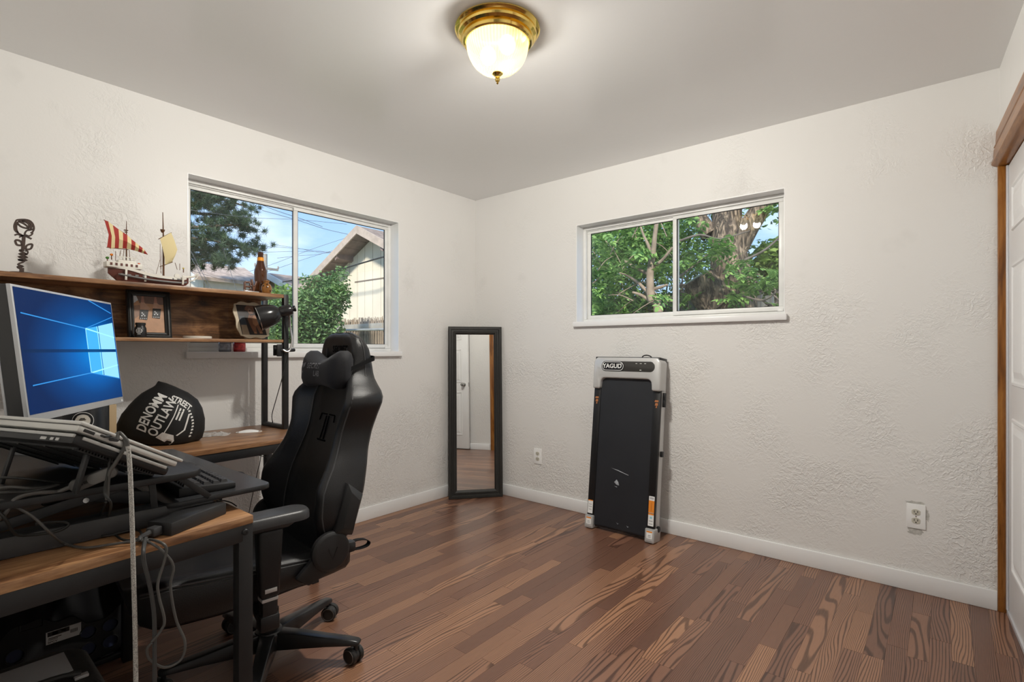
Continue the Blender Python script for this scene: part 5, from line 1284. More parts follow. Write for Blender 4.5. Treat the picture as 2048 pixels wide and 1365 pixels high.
    for k in range(9):
        yy = y0 + 0.03 + k * 0.027
        MB().cbox((X + 0.031, yy, 1.497), (0.004, 0.012, 0.006)).build('gun_port', m_g, hull, smooth=False)
ship()

# beer bottle with trinkets
m_amb = bpy.data.materials.new('amber_glass'); m_amb.use_nodes = True; q = NT(m_amb); bb = q.t.nodes['Principled BSDF']
bb.inputs['Base Color'].default_value = (0.10, 0.028, 0.006, 1); bb.inputs['Roughness'].default_value = 0.06; bb.inputs['Transmission Weight'].default_value = 0.55
nzz = q.n('ShaderNodeTexNoise', i_Scale=30.0); q.l(q.mix(nzz.outputs[0], (0.085, 0.022, 0.005), (0.12, 0.035, 0.008)), bb.inputs['Base Color'])
m_amb2 = bpy.data.materials.new('gold_amber_glass'); m_amb2.use_nodes = True; q = NT(m_amb2); bb = q.t.nodes['Principled BSDF']
bb.inputs['Roughness'].default_value = 0.1; bb.inputs['Transmission Weight'].default_value = 0.4
nzz = q.n('ShaderNodeTexNoise', i_Scale=70.0); q.l(q.mix(nzz.outputs[0], (0.20, 0.06, 0.01), (0.62, 0.28, 0.06)), bb.inputs['Base Color'])
bx_, by_ = 0.27, onx(521, 575, 0.27).y
bt = thing('beer_bottle', (bx_, by_, ZS), 'brown glass beer bottle standing at the end of the hutch top', 'bottle')
MB().lathe([(0.029, 0.0), (0.031, 0.004), (0.031, 0.118), (0.029, 0.132), (0.020, 0.160), (0.0155, 0.185), (0.0135, 0.208), (0.0145, 0.210), (0.0145, 0.220), (0.0125, 0.224), (0.010, 0.224)], (bx_, by_, ZS), 28).build('glass', m_amb, bt, angle=40)
MB().lathe([(0.0170, 0.176), (0.0150, 0.196)], (bx_, by_, ZS), 28, cap=False).build('neck_label', mat('orange_neck_label', (0.85, 0.32, 0.01), rough=0.5), bt)
by2, bx2 = onx(533, 583, 0.335).y, 0.335
jr = thing('amber_glass_jar', (bx2, by2, ZS), 'small round gold amber glass jar in front of the beer bottle', 'jar')
MB().lathe([(0.016, 0), (0.021, 0.004), (0.026, 0.02), (0.026, 0.034), (0.020, 0.048), (0.012, 0.054), (0.012, 0.06), (0.015, 0.062), (0.015, 0.068), (0.004, 0.07)], (bx2, by2, ZS), 16).build('glass', m_amb2, jr, angle=25)
rj = random.Random(2)
for k in range(9):
    a = rj.uniform(0, 6.28); h = rj.uniform(0.01, 0.05)
    MB().sphere((bx2 + 0.025 * math.cos(a), by2 + 0.025 * math.sin(a), ZS + h), 0.004, 6, 4).build('bead', m_wal, jr)
tk_y = onx(498, 583, 0.33).y
tk = thing('openwork_trinket', (0.33, tk_y, ZS), 'small openwork brown wooden trinket beside the beer bottle', 'ornament')
MB().box((0.315, tk_y - 0.030, ZS), (0.345, tk_y + 0.045, ZS + 0.007)).build('base', M_CHROME, tk, bevel=0.002)
for (a, b) in (((-0.022, 0.007), (-0.022, 0.05)), ((-0.022, 0.05), (0.006, 0.052)), ((0.006, 0.052), (0.006, 0.007)), ((-0.022, 0.03), (0.006, 0.028)), ((0.02, 0.007), (0.012, 0.068)), ((0.02, 0.007), (0.035, 0.06)), ((0.012, 0.035), (0.032, 0.035))):
    MB().bar((0.33, tk_y + a[0], ZS + a[1]), (0.33, tk_y + b[0], ZS + b[1]), 0.008, 0.016, up=(1, 0, 0)).build('letter_stroke', mat('reddish_brown_wood', (0.13, 0.05, 0.025), rough=0.4, var=0.4, vscale=60), tk, bevel=0.002)
for k in range(7):
    MB().sphere((0.343, tk_y + rj.uniform(-0.03, 0.04), ZS + rj.uniform(0.008, 0.05)), 0.0045, 6, 4).build('stud', M_CHROME, tk)

# photo frames
def flat(par, pts, fn, off, m, nm='print_shape'):
    mb = MB(); P_ = [fn(u, v, off) for u, v in pts]; mb.add(P_, [tuple(range(len(P_)))]); return mb.build(nm, m, par, smooth=False)
def pm(nm, c): return mat('print_' + nm, c, rough=0.45, var=0.12, vscale=40)
def bottle_photo():
    c0 = onx(298, 630, 0.22); yc = c0.y
    o = thing('picture_frame', (0.225, yc, ZL), 'black picture frame with a photo of two bottles, on the lower shelf', 'picture frame')
    W_, H_, lean = 0.172, 0.222, 0.16
    def Pf(u, v, off): return Vector((0.245 + off - v * H_ * lean, yc + (u - 0.5) * W_, ZL + v * H_))
    m_f = mat('black_frame', (0.008, 0.0075, 0.007), rough=0.35, bump=0.05)
    prof = [(0.0, -0.014), (0.0, 0.004), (0.01, 0.008), (0.03, 0.006), (0.05, 0.009), (0.08, 0.009), (0.11, 0.004), (0.15, 0.002), (0.16, -0.002), (0.16, -0.014)]
    loops = []
    for i, off in prof:
        j = i * W_ / H_
        loops.append([Pf(i, j, off), Pf(1 - i, j, off), Pf(1 - i, 1 - j, off), Pf(i, 1 - j, off)])
    MB().loft(loops + [loops[0]], cap=False).build('frame', m_f, o, angle=20)
    MB().hexa([Pf(0.02, 0.02, -0.016), Pf(0.98, 0.02, -0.016), Pf(0.98, 0.02, -0.012), Pf(0.02, 0.02, -0.012), Pf(0.02, 0.98, -0.016), Pf(0.98, 0.98, -0.016), Pf(0.98, 0.98, -0.012), Pf(0.02, 0.98, -0.012)]).build('backing', M_STEEL, o)
    i0, i1, j0, j1 = 0.15, 0.85, 0.12, 0.88
    G = lambda u, v, off: Pf(i0 + (i1 - i0) * u, j0 + (j1 - j0) * v, off)
    ph = flat(o, [(0, 0), (1, 0), (1, 1), (0, 1)], G, -0.003, pm('floor_tan', (0.46, 0.25, 0.14)), 'photograph')
    flat(ph, [(0, 0.78), (0.35, 1.0), (0, 1.0)], G, -0.0026, pm('white', (0.6, 0.6, 0.62))); flat(ph, [(0.1, 1), (0.2, 0.8), (1, 0.78), (1, 1)], G, -0.0024, pm('backdrop', (0.17, 0.105, 0.085)))
    flat(ph, [(0.0, 0.35), (0.25, 0.5), (0.2, 0.75), (0, 0.72)], G, -0.0025, pm('brown', (0.27, 0.16, 0.11)))
    for du, dv in ((0.0, 0.0), (0.42, 0.05)):
        flat(ph, [(0.28 + du, 1.0), (0.24 + du, 0.80), (0.36 + du, 0.80), (0.34 + du, 1.0)], G, -0.002, pm('skin', (0.36, 0.18, 0.14))); flat(ph, [(0.24 + du, 0.82), (0.36 + du, 0.82), (0.54 + du, 0.66 + dv), (0.46 + du, 0.60 + dv), (0.20 + du, 0.62 + dv)], G, -0.0016, pm('tan2', (0.50, 0.30, 0.21)))
        flat(ph, [(0.17 + du, 0.36 + dv), (0.42 + du, 0.34 + dv), (0.48 + du, 0.62 + dv), (0.20 + du, 0.62 + dv)], G, -0.0012, pm('black', (0.02, 0.02, 0.02)))
        [flat(ph, [(0.23 + du + a_, 0.44 + dv + b_), (0.27 + du + a_, 0.435 + dv + b_), (0.28 + du + a_, 0.47 + dv + b_), (0.24 + du + a_, 0.475 + dv + b_)], G, -0.0009, pm('white', (0.6, 0.6, 0.62))) for a_, b_ in ((0, 0), (0.05, 0.04), (0.01, 0.075), (0.09, 0.0))]
        for k in range(4): flat(ph, [(0.19 + du + k * 0.06, 0.37 + dv), (0.22 + du + k * 0.06, 0.365 + dv), (0.22 + du + k * 0.06, 0.385 + dv), (0.19 + du + k * 0.06, 0.39 + dv)], G, -0.0009, pm('white', (0.6, 0.6, 0.62)))
    # easel back leg
    MB().bar(Pf(0.5, 0.6, -0.016), Vector((0.165, yc, ZL + 0.001)), 0.03, 0.003, up=(0, 1, 0)).build('easel_leg', M_STEEL, o)
bottle_photo()
def dog_photo():
    yc = onx(503, 645, 0.26).y
    o = thing('dog_photo_plaque', (0.25, yc, ZL), 'scalloped cream plaque with a photo of a brown dog, on the lower shelf', 'picture frame')
    W_, H_ = 0.172, 0.195
    tlt = math.radians(5)
    def Pf(u, v, off):
        a, b = (u - 0.5) * W_, v * H_
        a2, b2 = a * math.cos(tlt) + (b - H_ * 0.5) * math.sin(-tlt), b
        return Vector((0.285 + off - b2 * 0.30, yc + a2, ZL + 0.003 + b2))
    out = []
    for i in range(48):
        a = 2 * math.pi * i / 48; ca, sa = math.cos(a), math.sin(a)
        k = max(abs(ca), abs(sa)); r = (0.5 / k) * (1 - 0.035 + 0.045 * math.cos(8 * a + math.pi) * 0.7 - 0.09 * (abs(math.sin(2 * a)) ** 8))
        out.append((0.5 + ca * r, 0.5 + sa * r))
    P0 = [Pf(u, v, 0.0) for u, v in out]; ex = Vector((0.008, 0, 0.0024))
    MB().prism(P0, ex).build('plaque', mat('cream_wood', (0.62, 0.52, 0.38), rough=0.5, var=0.08, vscale=30), o, bevel=0.0015)
    G = lambda u, v, off: Pf(0.12 + 0.74 * u, 0.10 + 0.80 * v, off + 0.0086) + Vector((0, 0, 0.0024))
    ph = flat(o, [(0, 0), (1, 0), (0.92, 1), (0, 1)], G, 0.0, pm('dim', (0.030, 0.022, 0.020)), 'photograph')
    flat(ph, [(0.02, 0.0), (0.3, 0.0), (0.26, 0.33), (0.04, 0.33)], G, 0.0002, pm('cushion', (0.30, 0.22, 0.15)))
    flat(ph, [(0.03, 0.33), (0.28, 0.33), (0.24, 0.62), (0.05, 0.62)], G, 0.0003, pm('bluegrey', (0.045, 0.055, 0.07)))
    br1, br2 = pm('dog', (0.20, 0.085, 0.045)), pm('dog_light', (0.36, 0.17, 0.085))
    flat(ph, [(0.40, 0.30), (0.50, 0.04), (0.60, 0.04), (0.62, 0.30), (0.72, 0.05), (0.84, 0.05), (0.80, 0.40), (0.76, 0.58), (0.62, 0.74), (0.44, 0.68), (0.34, 0.52)], G, 0.0005, br1)
    flat(ph, [(0.52, 0.36), (0.60, 0.30), (0.70, 0.34), (0.80, 0.40), (0.76, 0.55), (0.64, 0.66), (0.54, 0.58)], G, 0.0008, br2)
    flat(ph, [(0.34, 0.92), (0.42, 0.99), (0.66, 0.99), (0.74, 0.88), (0.66, 0.80), (0.60, 0.70), (0.46, 0.70), (0.40, 0.80), (0.30, 0.84)], G, 0.0010, pm('dog_head', (0.17, 0.085, 0.055)))
    flat(ph, [(0.44, 0.74), (0.58, 0.74), (0.58, 0.84), (0.50, 0.92), (0.43, 0.86)], G, 0.0012, pm('dog_muzzle', (0.26, 0.15, 0.11)))
    flat(ph, [(0.47, 0.79), (0.54, 0.79), (0.53, 0.83), (0.48, 0.83)], G, 0.0014, pm('black', (0.02, 0.02, 0.02)))
    for u in (0.44, 0.57): flat(ph, [(u, 0.885), (u + 0.03, 0.885), (u + 0.03, 0.90), (u, 0.90)], G, 0.0014, pm('black', (0.02, 0.02, 0.02)))
    flat(ph, [(0.46, 0.68), (0.66, 0.72), (0.67, 0.69), (0.47, 0.65)], G, 0.0014, pm('collar', (0.015, 0.015, 0.018)))
    flat(ph, [(0.48, 0.05), (0.60, 0.04), (0.60, 0.09), (0.50, 0.11)], G, 0.0012, br2); flat(ph, [(0.71, 0.05), (0.84, 0.05), (0.83, 0.11), (0.74, 0.12)], G, 0.0012, br2)
    MB().bar(Pf(0.5, 0.6, -0.001), Vector((0.19, yc, ZL + 0.001)), 0.03, 0.003, up=(0, 1, 0)).build('easel_leg', MATS['cream_wood'], o)
dog_photo()
# black candle jar in front of the bottle photo
jp = onx(281, 676, 0.31)
jr2 = thing('black_jar', (0.31, jp.y, ZL), 'small black jar with white writing standing before the picture frame', 'jar')
MB().lathe([(0.017, 0), (0.0215, 0.004), (0.023, 0.02), (0.022, 0.042), (0.0175, 0.052), (0.0175, 0.056), (0.0195, 0.057), (0.0195, 0.066), (0.018, 0.067), (0.002, 0.067)], (0.31, jp.y, ZL), 28).build('jar_body', mat('black_ceramic', (0.010, 0.010, 0.010), rough=0.4, bump=0.02), jr2, angle=35)
for k, (w, z) in enumerate(((0.012, 0.042), (0.024, 0.036), (0.027, 0.030), (0.020, 0.024), (0.012, 0.017))):
    for j in range(3):
        a0 = math.radians(-28) + (j - 1) * w / 0.023 * 0.36; pts = [(0.31 + 0.0235 * math.cos(a0 + d), jp.y + 0.0235 * math.sin(a0 + d), ZL + z) for d in (-w / 0.023 * 0.13, 0, w / 0.023 * 0.13)]
        MB().strip(pts, 0.0028, 0.0004, (0, 0, 1)).build('writing', M_WHITEPRINT, jr2, smooth=False)
# cream disc and wooden box on the lower shelf
dy = onx(395, 682, 0.30).y
tag(MB().lathe([(0.058, 0), (0.060, 0.002), (0.060, 0.010), (0.058, 0.012), (0.002, 0.012)], (0.30, dy, ZL), 36).build('round_coaster', mat('cream_ceramic', (0.68, 0.62, 0.54), rough=0.4, bump=0.02)), 'flat round cream coaster lying on the lower hutch shelf', 'coaster')
wb = thing('wooden_box', (0.25, -2.93, ZL), 'tan wooden box with dark edges at the monitor end of the shelf', 'box')
m_tan = rustic_material('tan_pine', 1, srgb(150, 105, 60), srgb(190, 142, 84), srgb(214, 170, 112))
MB().box((0.17, -3.06, ZL + 0.004), (0.335, -2.80, ZL + 0.105)).build('body', m_tan, wb, bevel=0.003)
MB().box((0.166, -3.064, ZL), (0.339, -2.796, ZL + 0.004)).build('bottom_edge', m_wal, wb); MB().box((0.166, -3.064, ZL + 0.105), (0.339, -2.796, ZL + 0.110)).build('lid', m_wal, wb)

# clamp lamp on the hutch end post
def clamp_lamp():
    o = thing('clamp_desk_lamp', (0.37, -1.85, 1.13), 'black gooseneck lamp clamped to the hutch end post', 'lamp')
    XL = 0.40
    rim, nk, cap_ = onx(516, 637, XL - 0.035), onx(561, 625, XL), onx(588, 620, XL + 0.01)
    ax = (rim - nk).normalized(); L1 = (rim - nk).length
    m_sh = mat('lamp_black_enamel', (0.012, 0.012, 0.013), rough=0.22, bump=0.01, spec=0.6)
    pr_ = [(0.022, 0.0), (0.034, 0.08 * L1), (0.046, 0.22 * L1), (0.055, 0.42 * L1), (0.061, 0.65 * L1), (0.0645, L1), (0.0625, L1), (0.059, 0.65 * L1), (0.053, 0.42 * L1), (0.042, 0.22 * L1), (0.02, 0.1 * L1)]
    MB().lathe(pr_, nk, 36, axis=ax).build('shade', m_sh, o, angle=40)
    MB().lathe([(0.0655, L1 - 0.002), (0.0655, L1 + 0.001), (0.0625, L1 + 0.001)], nk, 36, axis=ax, cap=False).build('shade_rim', M_CHROME, o)
    MB().lathe([(0.024, 0.010), (0.026, 0.0), (0.029, -0.006), (0.030, -0.030), (0.029, -0.050), (0.026, -0.056), (0.014, -0.058), (0.013, -0.066), (0.017, -0.068), (0.016, -0.076), (0.002, -0.078)], nk, 26, axis=ax).build('socket', m_sh, o, angle=35)
    s0 = nk - ax * 0.045
    nb = [s0 - UP * 0.02, onx(580, 652, XL), onx(584, 680, XL), onx(581, 698, XL), onx(574, 704, XL), onx(566, 700, XL - 0.008)]
    MB().tube(nb, 0.0055, 10, smooth=8).build('gooseneck', M_CHROME, o)
    c = onx(563, 702, 0.385)
    MB().box((0.371, c.y - 0.022, c.z - 0.030), (0.383, c.y + 0.010, c.z + 0.034)).build('clamp_jaw', M_BLKPLAST, o, bevel=0.005)
    MB().box((0.332, c.y - 0.020, c.z - 0.026), (0.3425, c.y + 0.008, c.z + 0.030)).build('clamp_jaw', M_BLKPLAST, o, bevel=0.003)
    MB().bar((0.378, c.y - 0.004, c.z), (0.383, c.y + 0.075, c.z + 0.004), 0.018, 0.018).build('clamp_handle', M_BLKPLAST, o, bevel=0.006)
    MB().bar((0.335, c.y + 0.005, c.z + 0.002), (0.378, c.y + 0.005, c.z + 0.002), 0.016, 0.016).build('clamp_bridge', M_BLKPLAST, o, bevel=0.003)
    MB().tube([nb[-2], onx(576, 712, XL), onx(570, 735, 0.385), onx(562, 765, 0.375), onx(552, 800, 0.30), onx(544, 830, 0.24), (0.22, -1.838, 0.772), (0.2, -1.83, 0.771), (0.15, -1.80, 0.60), (0.05, -1.80, 0.3), (0.03, -1.80, 0.12)], 0.0022, 6, smooth=5).build('cable', M_CORD, o)
clamp_lamp()

# bottles on the sill behind the hutch
for (u, nm, c, lab) in ((450, 'grey_bottle', (0.16, 0.17, 0.20), 'smoky grey plastic bottle on the window sill'), (479, 'red_bottle', (0.40, 0.012, 0.015), 'red plastic bottle on the window sill')):
    p = onx(u, 700, -0.03)
    bo = thing(nm, (-0.03, p.y, 1.1615), lab, 'bottle')
    mm = mat(nm + '_plastic', c, rough=0.2, var=0.1, bump=0.02)
    MB().lathe([(0.028, 0), (0.031, 0.004), (0.031, 0.05), (0.029, 0.056), (0.031, 0.062), (0.031, 0.11), (0.026, 0.125), (0.014, 0.135), (0.014, 0.145)], (-0.03, p.y, 1.1615), 26).build('bottle_body', mm, bo, angle=35)
    MB().lathe([(0.016, 0.143), (0.016, 0.165), (0.002, 0.166)], (-0.03, p.y, 1.1615), 20).build('cap', M_BLKPLAST, bo)
    MB().lathe([(0.0314, 0.012), (0.0314, 0.046)], (-0.03, p.y, 1.1615), 26, cap=False).build('label_band', mat(nm + '_label', tuple(min(1, k * 1.6 + 0.06) for k in c), rough=0.5, var=0.4, vscale=60), bo)

# ------------------------------------------------------------------ black cloth bag on the wing
def bag():
    c = onz(322, 884, ZT); c = Vector((c.x + 0.0, c.y, ZT))
    o = thing('black_cloth_bag', (c.x, c.y, ZT), 'slumped black cloth bag with white lettering on the desk wing', 'bag')
    a, d = RT, FW
    prof = [(0.0, 0.152, 0.0), (0.012, 0.166, 0.0), (0.05, 0.172, 0.003), (0.10, 0.170, 0.006), (0.15, 0.158, 0.010), (0.19, 0.136, 0.010), (0.225, 0.104, 0.004), (0.252, 0.068, -0.008), (0.27, 0.036, -0.016), (0.279, 0.008, -0.02)]
    n = 56; loops = []; rb = random.Random(4)
    for h, r, sh in prof:
        lp = []
        for i in range(n):
            t = 2 * math.pi * i / n
            fold = 1 + 0.018 * math.sin(5 * t + 9 * h) + 0.016 * math.sin(9 * t - 22 * h) + (0.03 * math.sin(3 * t + 30 * h) if h > 0.16 else 0)
            ca, sa = math.cos(t), math.sin(t)
            k = 1.0 / (abs(ca) ** 2.6 + abs(sa) ** 2.6) ** (1 / 2.6)
            hh = h - (0.016 * max(0, h - 0.05) / 0.2 * (1 - ca)) * 0.9
            lp.append(c + a * (sh + r * k * ca * fold) + d * (r * 0.70 * k * sa * fold) + UP * max(0.0005, hh))
        loops.append(lp)
    m_bag = mat('black_canvas', (0.012, 0.012, 0.0125), rough=0.62, spec=0.4, var=0.2, vscale=14, bump=0.5, bscale=26)
    b = MB().loft(loops).build('bag_body', m_bag, o, angle=80)
    ws = [v.co + o.location for v in b.data.vertices]
    bvh = BVHTree.FromPolygons(ws, [tuple(p.vertices) for p in b.data.polygons])
    # print direction: square on to the printed side
    nrm = (-FW * 0.78 + RT * 0.62).normalized(); xa = UP.cross(nrm).normalized(); ya = UP
    base = c + nrm * 0.5
    hit0 = bvh.ray_cast(base + UP * 0.12, -nrm)[0]
    def wrap(vs_, fs, nm, m, ox, oz, rot=0.0, arc=0.0, sx=1.0):
        out = []
        bm = bmesh.new(); vv = [bm.verts.new((p[0], p[1], 0)) for p in vs_]
        for f in fs:
            try: bm.faces.new([vv[i] for i in f])
            except ValueError: pass
        bmesh.ops.triangulate(bm, faces=bm.faces[:]); bmesh.ops.subdivide_edges(bm, edges=bm.edges[:], cuts=1)
        bm.verts.ensure_lookup_table()
        cr, sr = math.cos(rot), math.sin(rot)
        for v in bm.verts:
            px_, py_ = v.co.x * sx, v.co.y
            if arc: py_ = py_ - arc * px_ * px_
            x_, y_ = px_ * cr - py_ * sr + ox, px_ * sr + py_ * cr + oz
            h = bvh.ray_cast(c + nrm * 0.6 + xa * x_ + UP * y_, -nrm)
            q_ = h[0] if h[0] else c + xa * x_ + UP * y_ + nrm * 0.02
            out.append(q_ + nrm * 0.0022)
        fs2 = [tuple(v.index for v in f.verts) for f in bm.faces]
        for i, v in enumerate(bm.verts): v.index = i
        fs2 = [tuple(v.index for v in f.verts) for f in bm.faces]
        bm.free()
        MB().add(out, fs2).build(nm, m, b, smooth=False)
    m_p = mat('white_fabric_print', (0.72, 0.71, 0.69), rough=0.7, var=0.06, vscale=60, bump=0.2, bscale=300)
    rot = math.radians(62)
    for body, size, ox, oz, ar in (('DENOMM', 0.050, -0.048, 0.150, 1.6), ('OUTLAW', 0.050, -0.006, 0.126, 0.6)):
        vs_, fs = text_mesh(body, size, 0.0, bold=0.0012); wrap([(p.x, p.y) for p in vs_], fs, 'lettering', m_p, ox, oz, rot, ar, 0.80)
    vs_, fs = text_mesh("STREET", 0.034, 0.0, bold=0.001); wrap([(p.x, p.y) for p in vs_], fs, 'lettering', m_p, 0.068, 0.186, math.radians(-36), 3.0, 0.8)
    vs_, fs = text_mesh("RIDERS", 0.020, 0.0, bold=0.001)
    def bandp(pts, nm='printed_shape'): wrap(pts, [tuple(range(len(pts)))], nm, m_p, 0, 0)
    # thin border line, label bar and the lower white flag of the print
    L1 = [(-0.010, 0.045), (0.012, 0.085), (0.034, 0.13), (0.052, 0.178)]
    for p, q_ in zip(L1, L1[1:]):
        bandp([(p[0], p[1]), (p[0] + 0.004, p[1] - 0.001), (q_[0] + 0.004, q_[1] - 0.001), (q_[0], q_[1])], 'printed_line')
    bandp([(-0.030, 0.040), (-0.006, 0.062), (0.034, 0.046), (0.036, 0.020), (0.022, 0.004)])
    bandp([(0.040, 0.115), (0.046, 0.112), (0.066, 0.160), (0.060, 0.163)], 'printed_line'); bandp([(0.052, 0.110), (0.058, 0.107), (0.078, 0.155), (0.072, 0.158)], 'printed_line')
    L2 = [(0.042, 0.044), (0.072, 0.066), (0.082, 0.10), (0.092, 0.135)]
    for p, q_ in zip(L2, L2[1:]): bandp([(p[0], p[1]), (p[0] + 0.006, p[1] - 0.002), (q_[0] + 0.006, q_[1] - 0.002), (q_[0], q_[1])], 'printed_line')
    for k in range(9):
        z_ = 0.03 + k * 0.014; xx = 0.092 + 0.012 * math.sin(k * 0.4)
        bandp([(xx, z_), (xx + 0.010, z_ + 0.002), (xx + 0.009, z_ + 0.009), (xx + 0.001, z_ + 0.008)], 'printed_mark')
bag()

# canister behind the laptop with a round sticker
cy = Vector((0.45, -2.69, 0))
cn = thing('black_canister', (cy.x, cy.y, ZT), 'black round canister with a round white sticker behind the laptop', 'canister')
MB().lathe([(0.070, 0), (0.074, 0.004), (0.074, 0.20), (0.068, 0.215), (0.03, 0.222), (0.03, 0.24), (0.002, 0.242)], (cy.x, cy.y, ZT), 40).build('body', mat('canister_black', (0.014, 0.015, 0.018), rough=0.3, var=0.1, bump=0.02), cn, angle=35)
tocam = (CAM - cy); tocam.z = 0; tocam.normalize(); sd = UP.cross(tocam)
tocam = (tocam - sd * 0.12).normalized(); sd = UP.cross(tocam)
sc_ = Vector((cy.x, cy.y, ZT + 0.150))
def sticker(r0, r1, off, m, nm='sticker'):
    vs_, fs = [], []
    n = 40
    for rr in (r0, r1):
        for i in range(n):
            t = 2 * math.pi * i / n; a_, z_ = rr * math.cos(t), rr * math.sin(t)
            ph = a_ / 0.074
            vs_.append(sc_ + tocam * ((0.074 + off) * math.cos(ph)) + sd * ((0.074 + off) * math.sin(ph)) + UP * z_)
    for i in range(n): fs.append((i, (i + 1) % n, n + (i + 1) % n, n + i))
    return MB().add(vs_, fs).build(nm, m, cn, smooth=True)
sticker(0.0005, 0.034, 0.0006, M_WHITEPRINT); sticker(0.025, 0.032, 0.0010, M_BLKPLAST, 'sticker_ring'); sticker(0.0005, 0.0235, 0.0009, mat('sticker_cream', (0.66, 0.63, 0.56), rough=0.5), 'sticker_field')
for z_, w in ((0.010, 0.014), (0.005, 0.02), (-0.008, 0.018), (-0.013, 0.024)):
    MB().bar(sc_ + tocam * 0.0752 - sd * (w / 2) + UP * z_, sc_ + tocam * 0.0752 + sd * (w / 2) + UP * z_, 0.0008, 0.003).build('sticker_print', M_BLKPLAST, cn, smooth=False)
bxp = Vector((0.30, -2.66, ZT))
cbx = thing('cardboard_box', (0.31, -2.60, ZT), 'tan cardboard box behind the black canister', 'box')
m_card = mat('cardboard', (0.46, 0.34, 0.20), rough=0.8, var=0.08, bump=0.1)
MB().box((0.20, -2.75, ZT), (0.34, -2.565, ZT + 0.19)).build('carton', m_card, cbx, bevel=0.002)
MB().box((0.199, -2.70, ZT + 0.189), (0.341, -2.65, ZT + 0.1905)).build('tape', mat('brown_tape', (0.40, 0.27, 0.13), rough=0.3), cbx, smooth=False)

# crumpled clear wrapper and a face mask on the wing
def crumple(name, c, w, d, h, m, seed, label, cat, rotz, nx_=14, ny_=10):
    rr = random.Random(seed); g = {}
    vs_, fs = [], []
    for j in range(ny_ + 1):
        for i in range(nx_ + 1):
            u, v = i / nx_ - 0.5, j / ny_ - 0.5
            e = min(1, 3.5 * (0.5 - max(abs(u), abs(v))) + 0.12)
            z = h * e * (0.35 + 0.65 * rr.random())
            x_, y_ = u * w * (1 + 0.1 * rr.uniform(-1, 1)), v * d * (1 + 0.16 * rr.uniform(-1, 1))
            vs_.append((c.x + x_ * math.cos(rotz) - y_ * math.sin(rotz), c.y + x_ * math.sin(rotz) + y_ * math.cos(rotz), c.z + 0.0006 + z))
    for j in range(ny_):
        for i in range(nx_):
            a = j * (nx_ + 1) + i; fs.append((a, a + 1, a + nx_ + 2, a + nx_ + 1))
    o = MB().add(vs_, fs).build(name, m, angle=25)
    return tag(o, label, cat)
m_clear = bpy.data.materials.new('clear_plastic'); m_clear.use_nodes = True; q = NT(m_clear); q.t.nodes.clear()
out_ = q.n('ShaderNodeOutputMaterial'); tr2 = q.n('ShaderNodeBsdfTransparent'); pb = q.n('ShaderNodeBsdfPrincipled'); pb.inputs['Base Color'].default_value = (0.75, 0.75, 0.74, 1); pb.inputs['Roughness'].default_value = 0.2
nz2 = q.n('ShaderNodeTexNoise', i_Scale=45.0); mx2 = q.n('ShaderNodeMixShader'); q.l(q.math('MULTIPLY', nz2.outputs[0], 0.9), mx2.inputs[0]); q.l(tr2.outputs[0], mx2.inputs[1]); q.l(pb.outputs[0], mx2.inputs[2]); q.l(mx2.outputs[0], out_.inputs[0])
crumple('plastic_wrapper', onz(425, 872, ZT), 0.15, 0.085, 0.018, m_clear, 5, 'crumpled clear plastic wrapper beside the cloth bag', 'wrapper', math.radians(60))
mk = onz(498, 865, ZT)
mo = thing('face_mask', (mk.x, mk.y, ZT), 'folded white face mask lying on the desk wing', 'face mask', rotz=math.radians(62))
mm_ = MB(); loops = []
for i in range(9):
    u = -0.045 + 0.09 * i / 8; e = math.sin(math.pi * (0.08 + 0.84 * i / 8))
    loops.append([(u, -0.020, 0.0008), (u, -0.012, 0.003 + 0.006 * e), (u, 0.0, 0.004 + 0.010 * e), (u, 0.014, 0.003 + 0.007 * e), (u, 0.022, 0.0008)])
mm_.loft(loops, closed=False); mm_.build('cloth', mat('white_mask', (0.80, 0.80, 0.79), rough=0.8, bump=0.3, bscale=200), mo, local=True, angle=50)
for s in (-1, 1):
    MB().tube([(s * 0.044, -0.016, 0.002), (s * 0.058, -0.008, 0.002), (s * 0.058, 0.008, 0.002), (s * 0.044, 0.016, 0.002)], 0.0013, 6, smooth=4).build('ear_loop', MATS['white_mask'], mo, local=True)
# loose wire under the wing
cord('hanging_wire', [Vector((0.30, -2.10, 0.688)), onx(500, 905, 0.25), onx(520, 912, 0.18), onx(533, 915, 0.14)], 0.002, M_CORD, 'thin black wire slung below the desk wing')
cord('hanging_wire', [onx(523, 905, 0.14), onx(519, 930, 0.10), onx(515, 945, 0.08), Vector((0.05, -1.9, 0.2)), Vector((0.04, -1.9, 0.012))], 0.002, M_CORD, 'thin black wire dropping behind the desk wing to the floor')

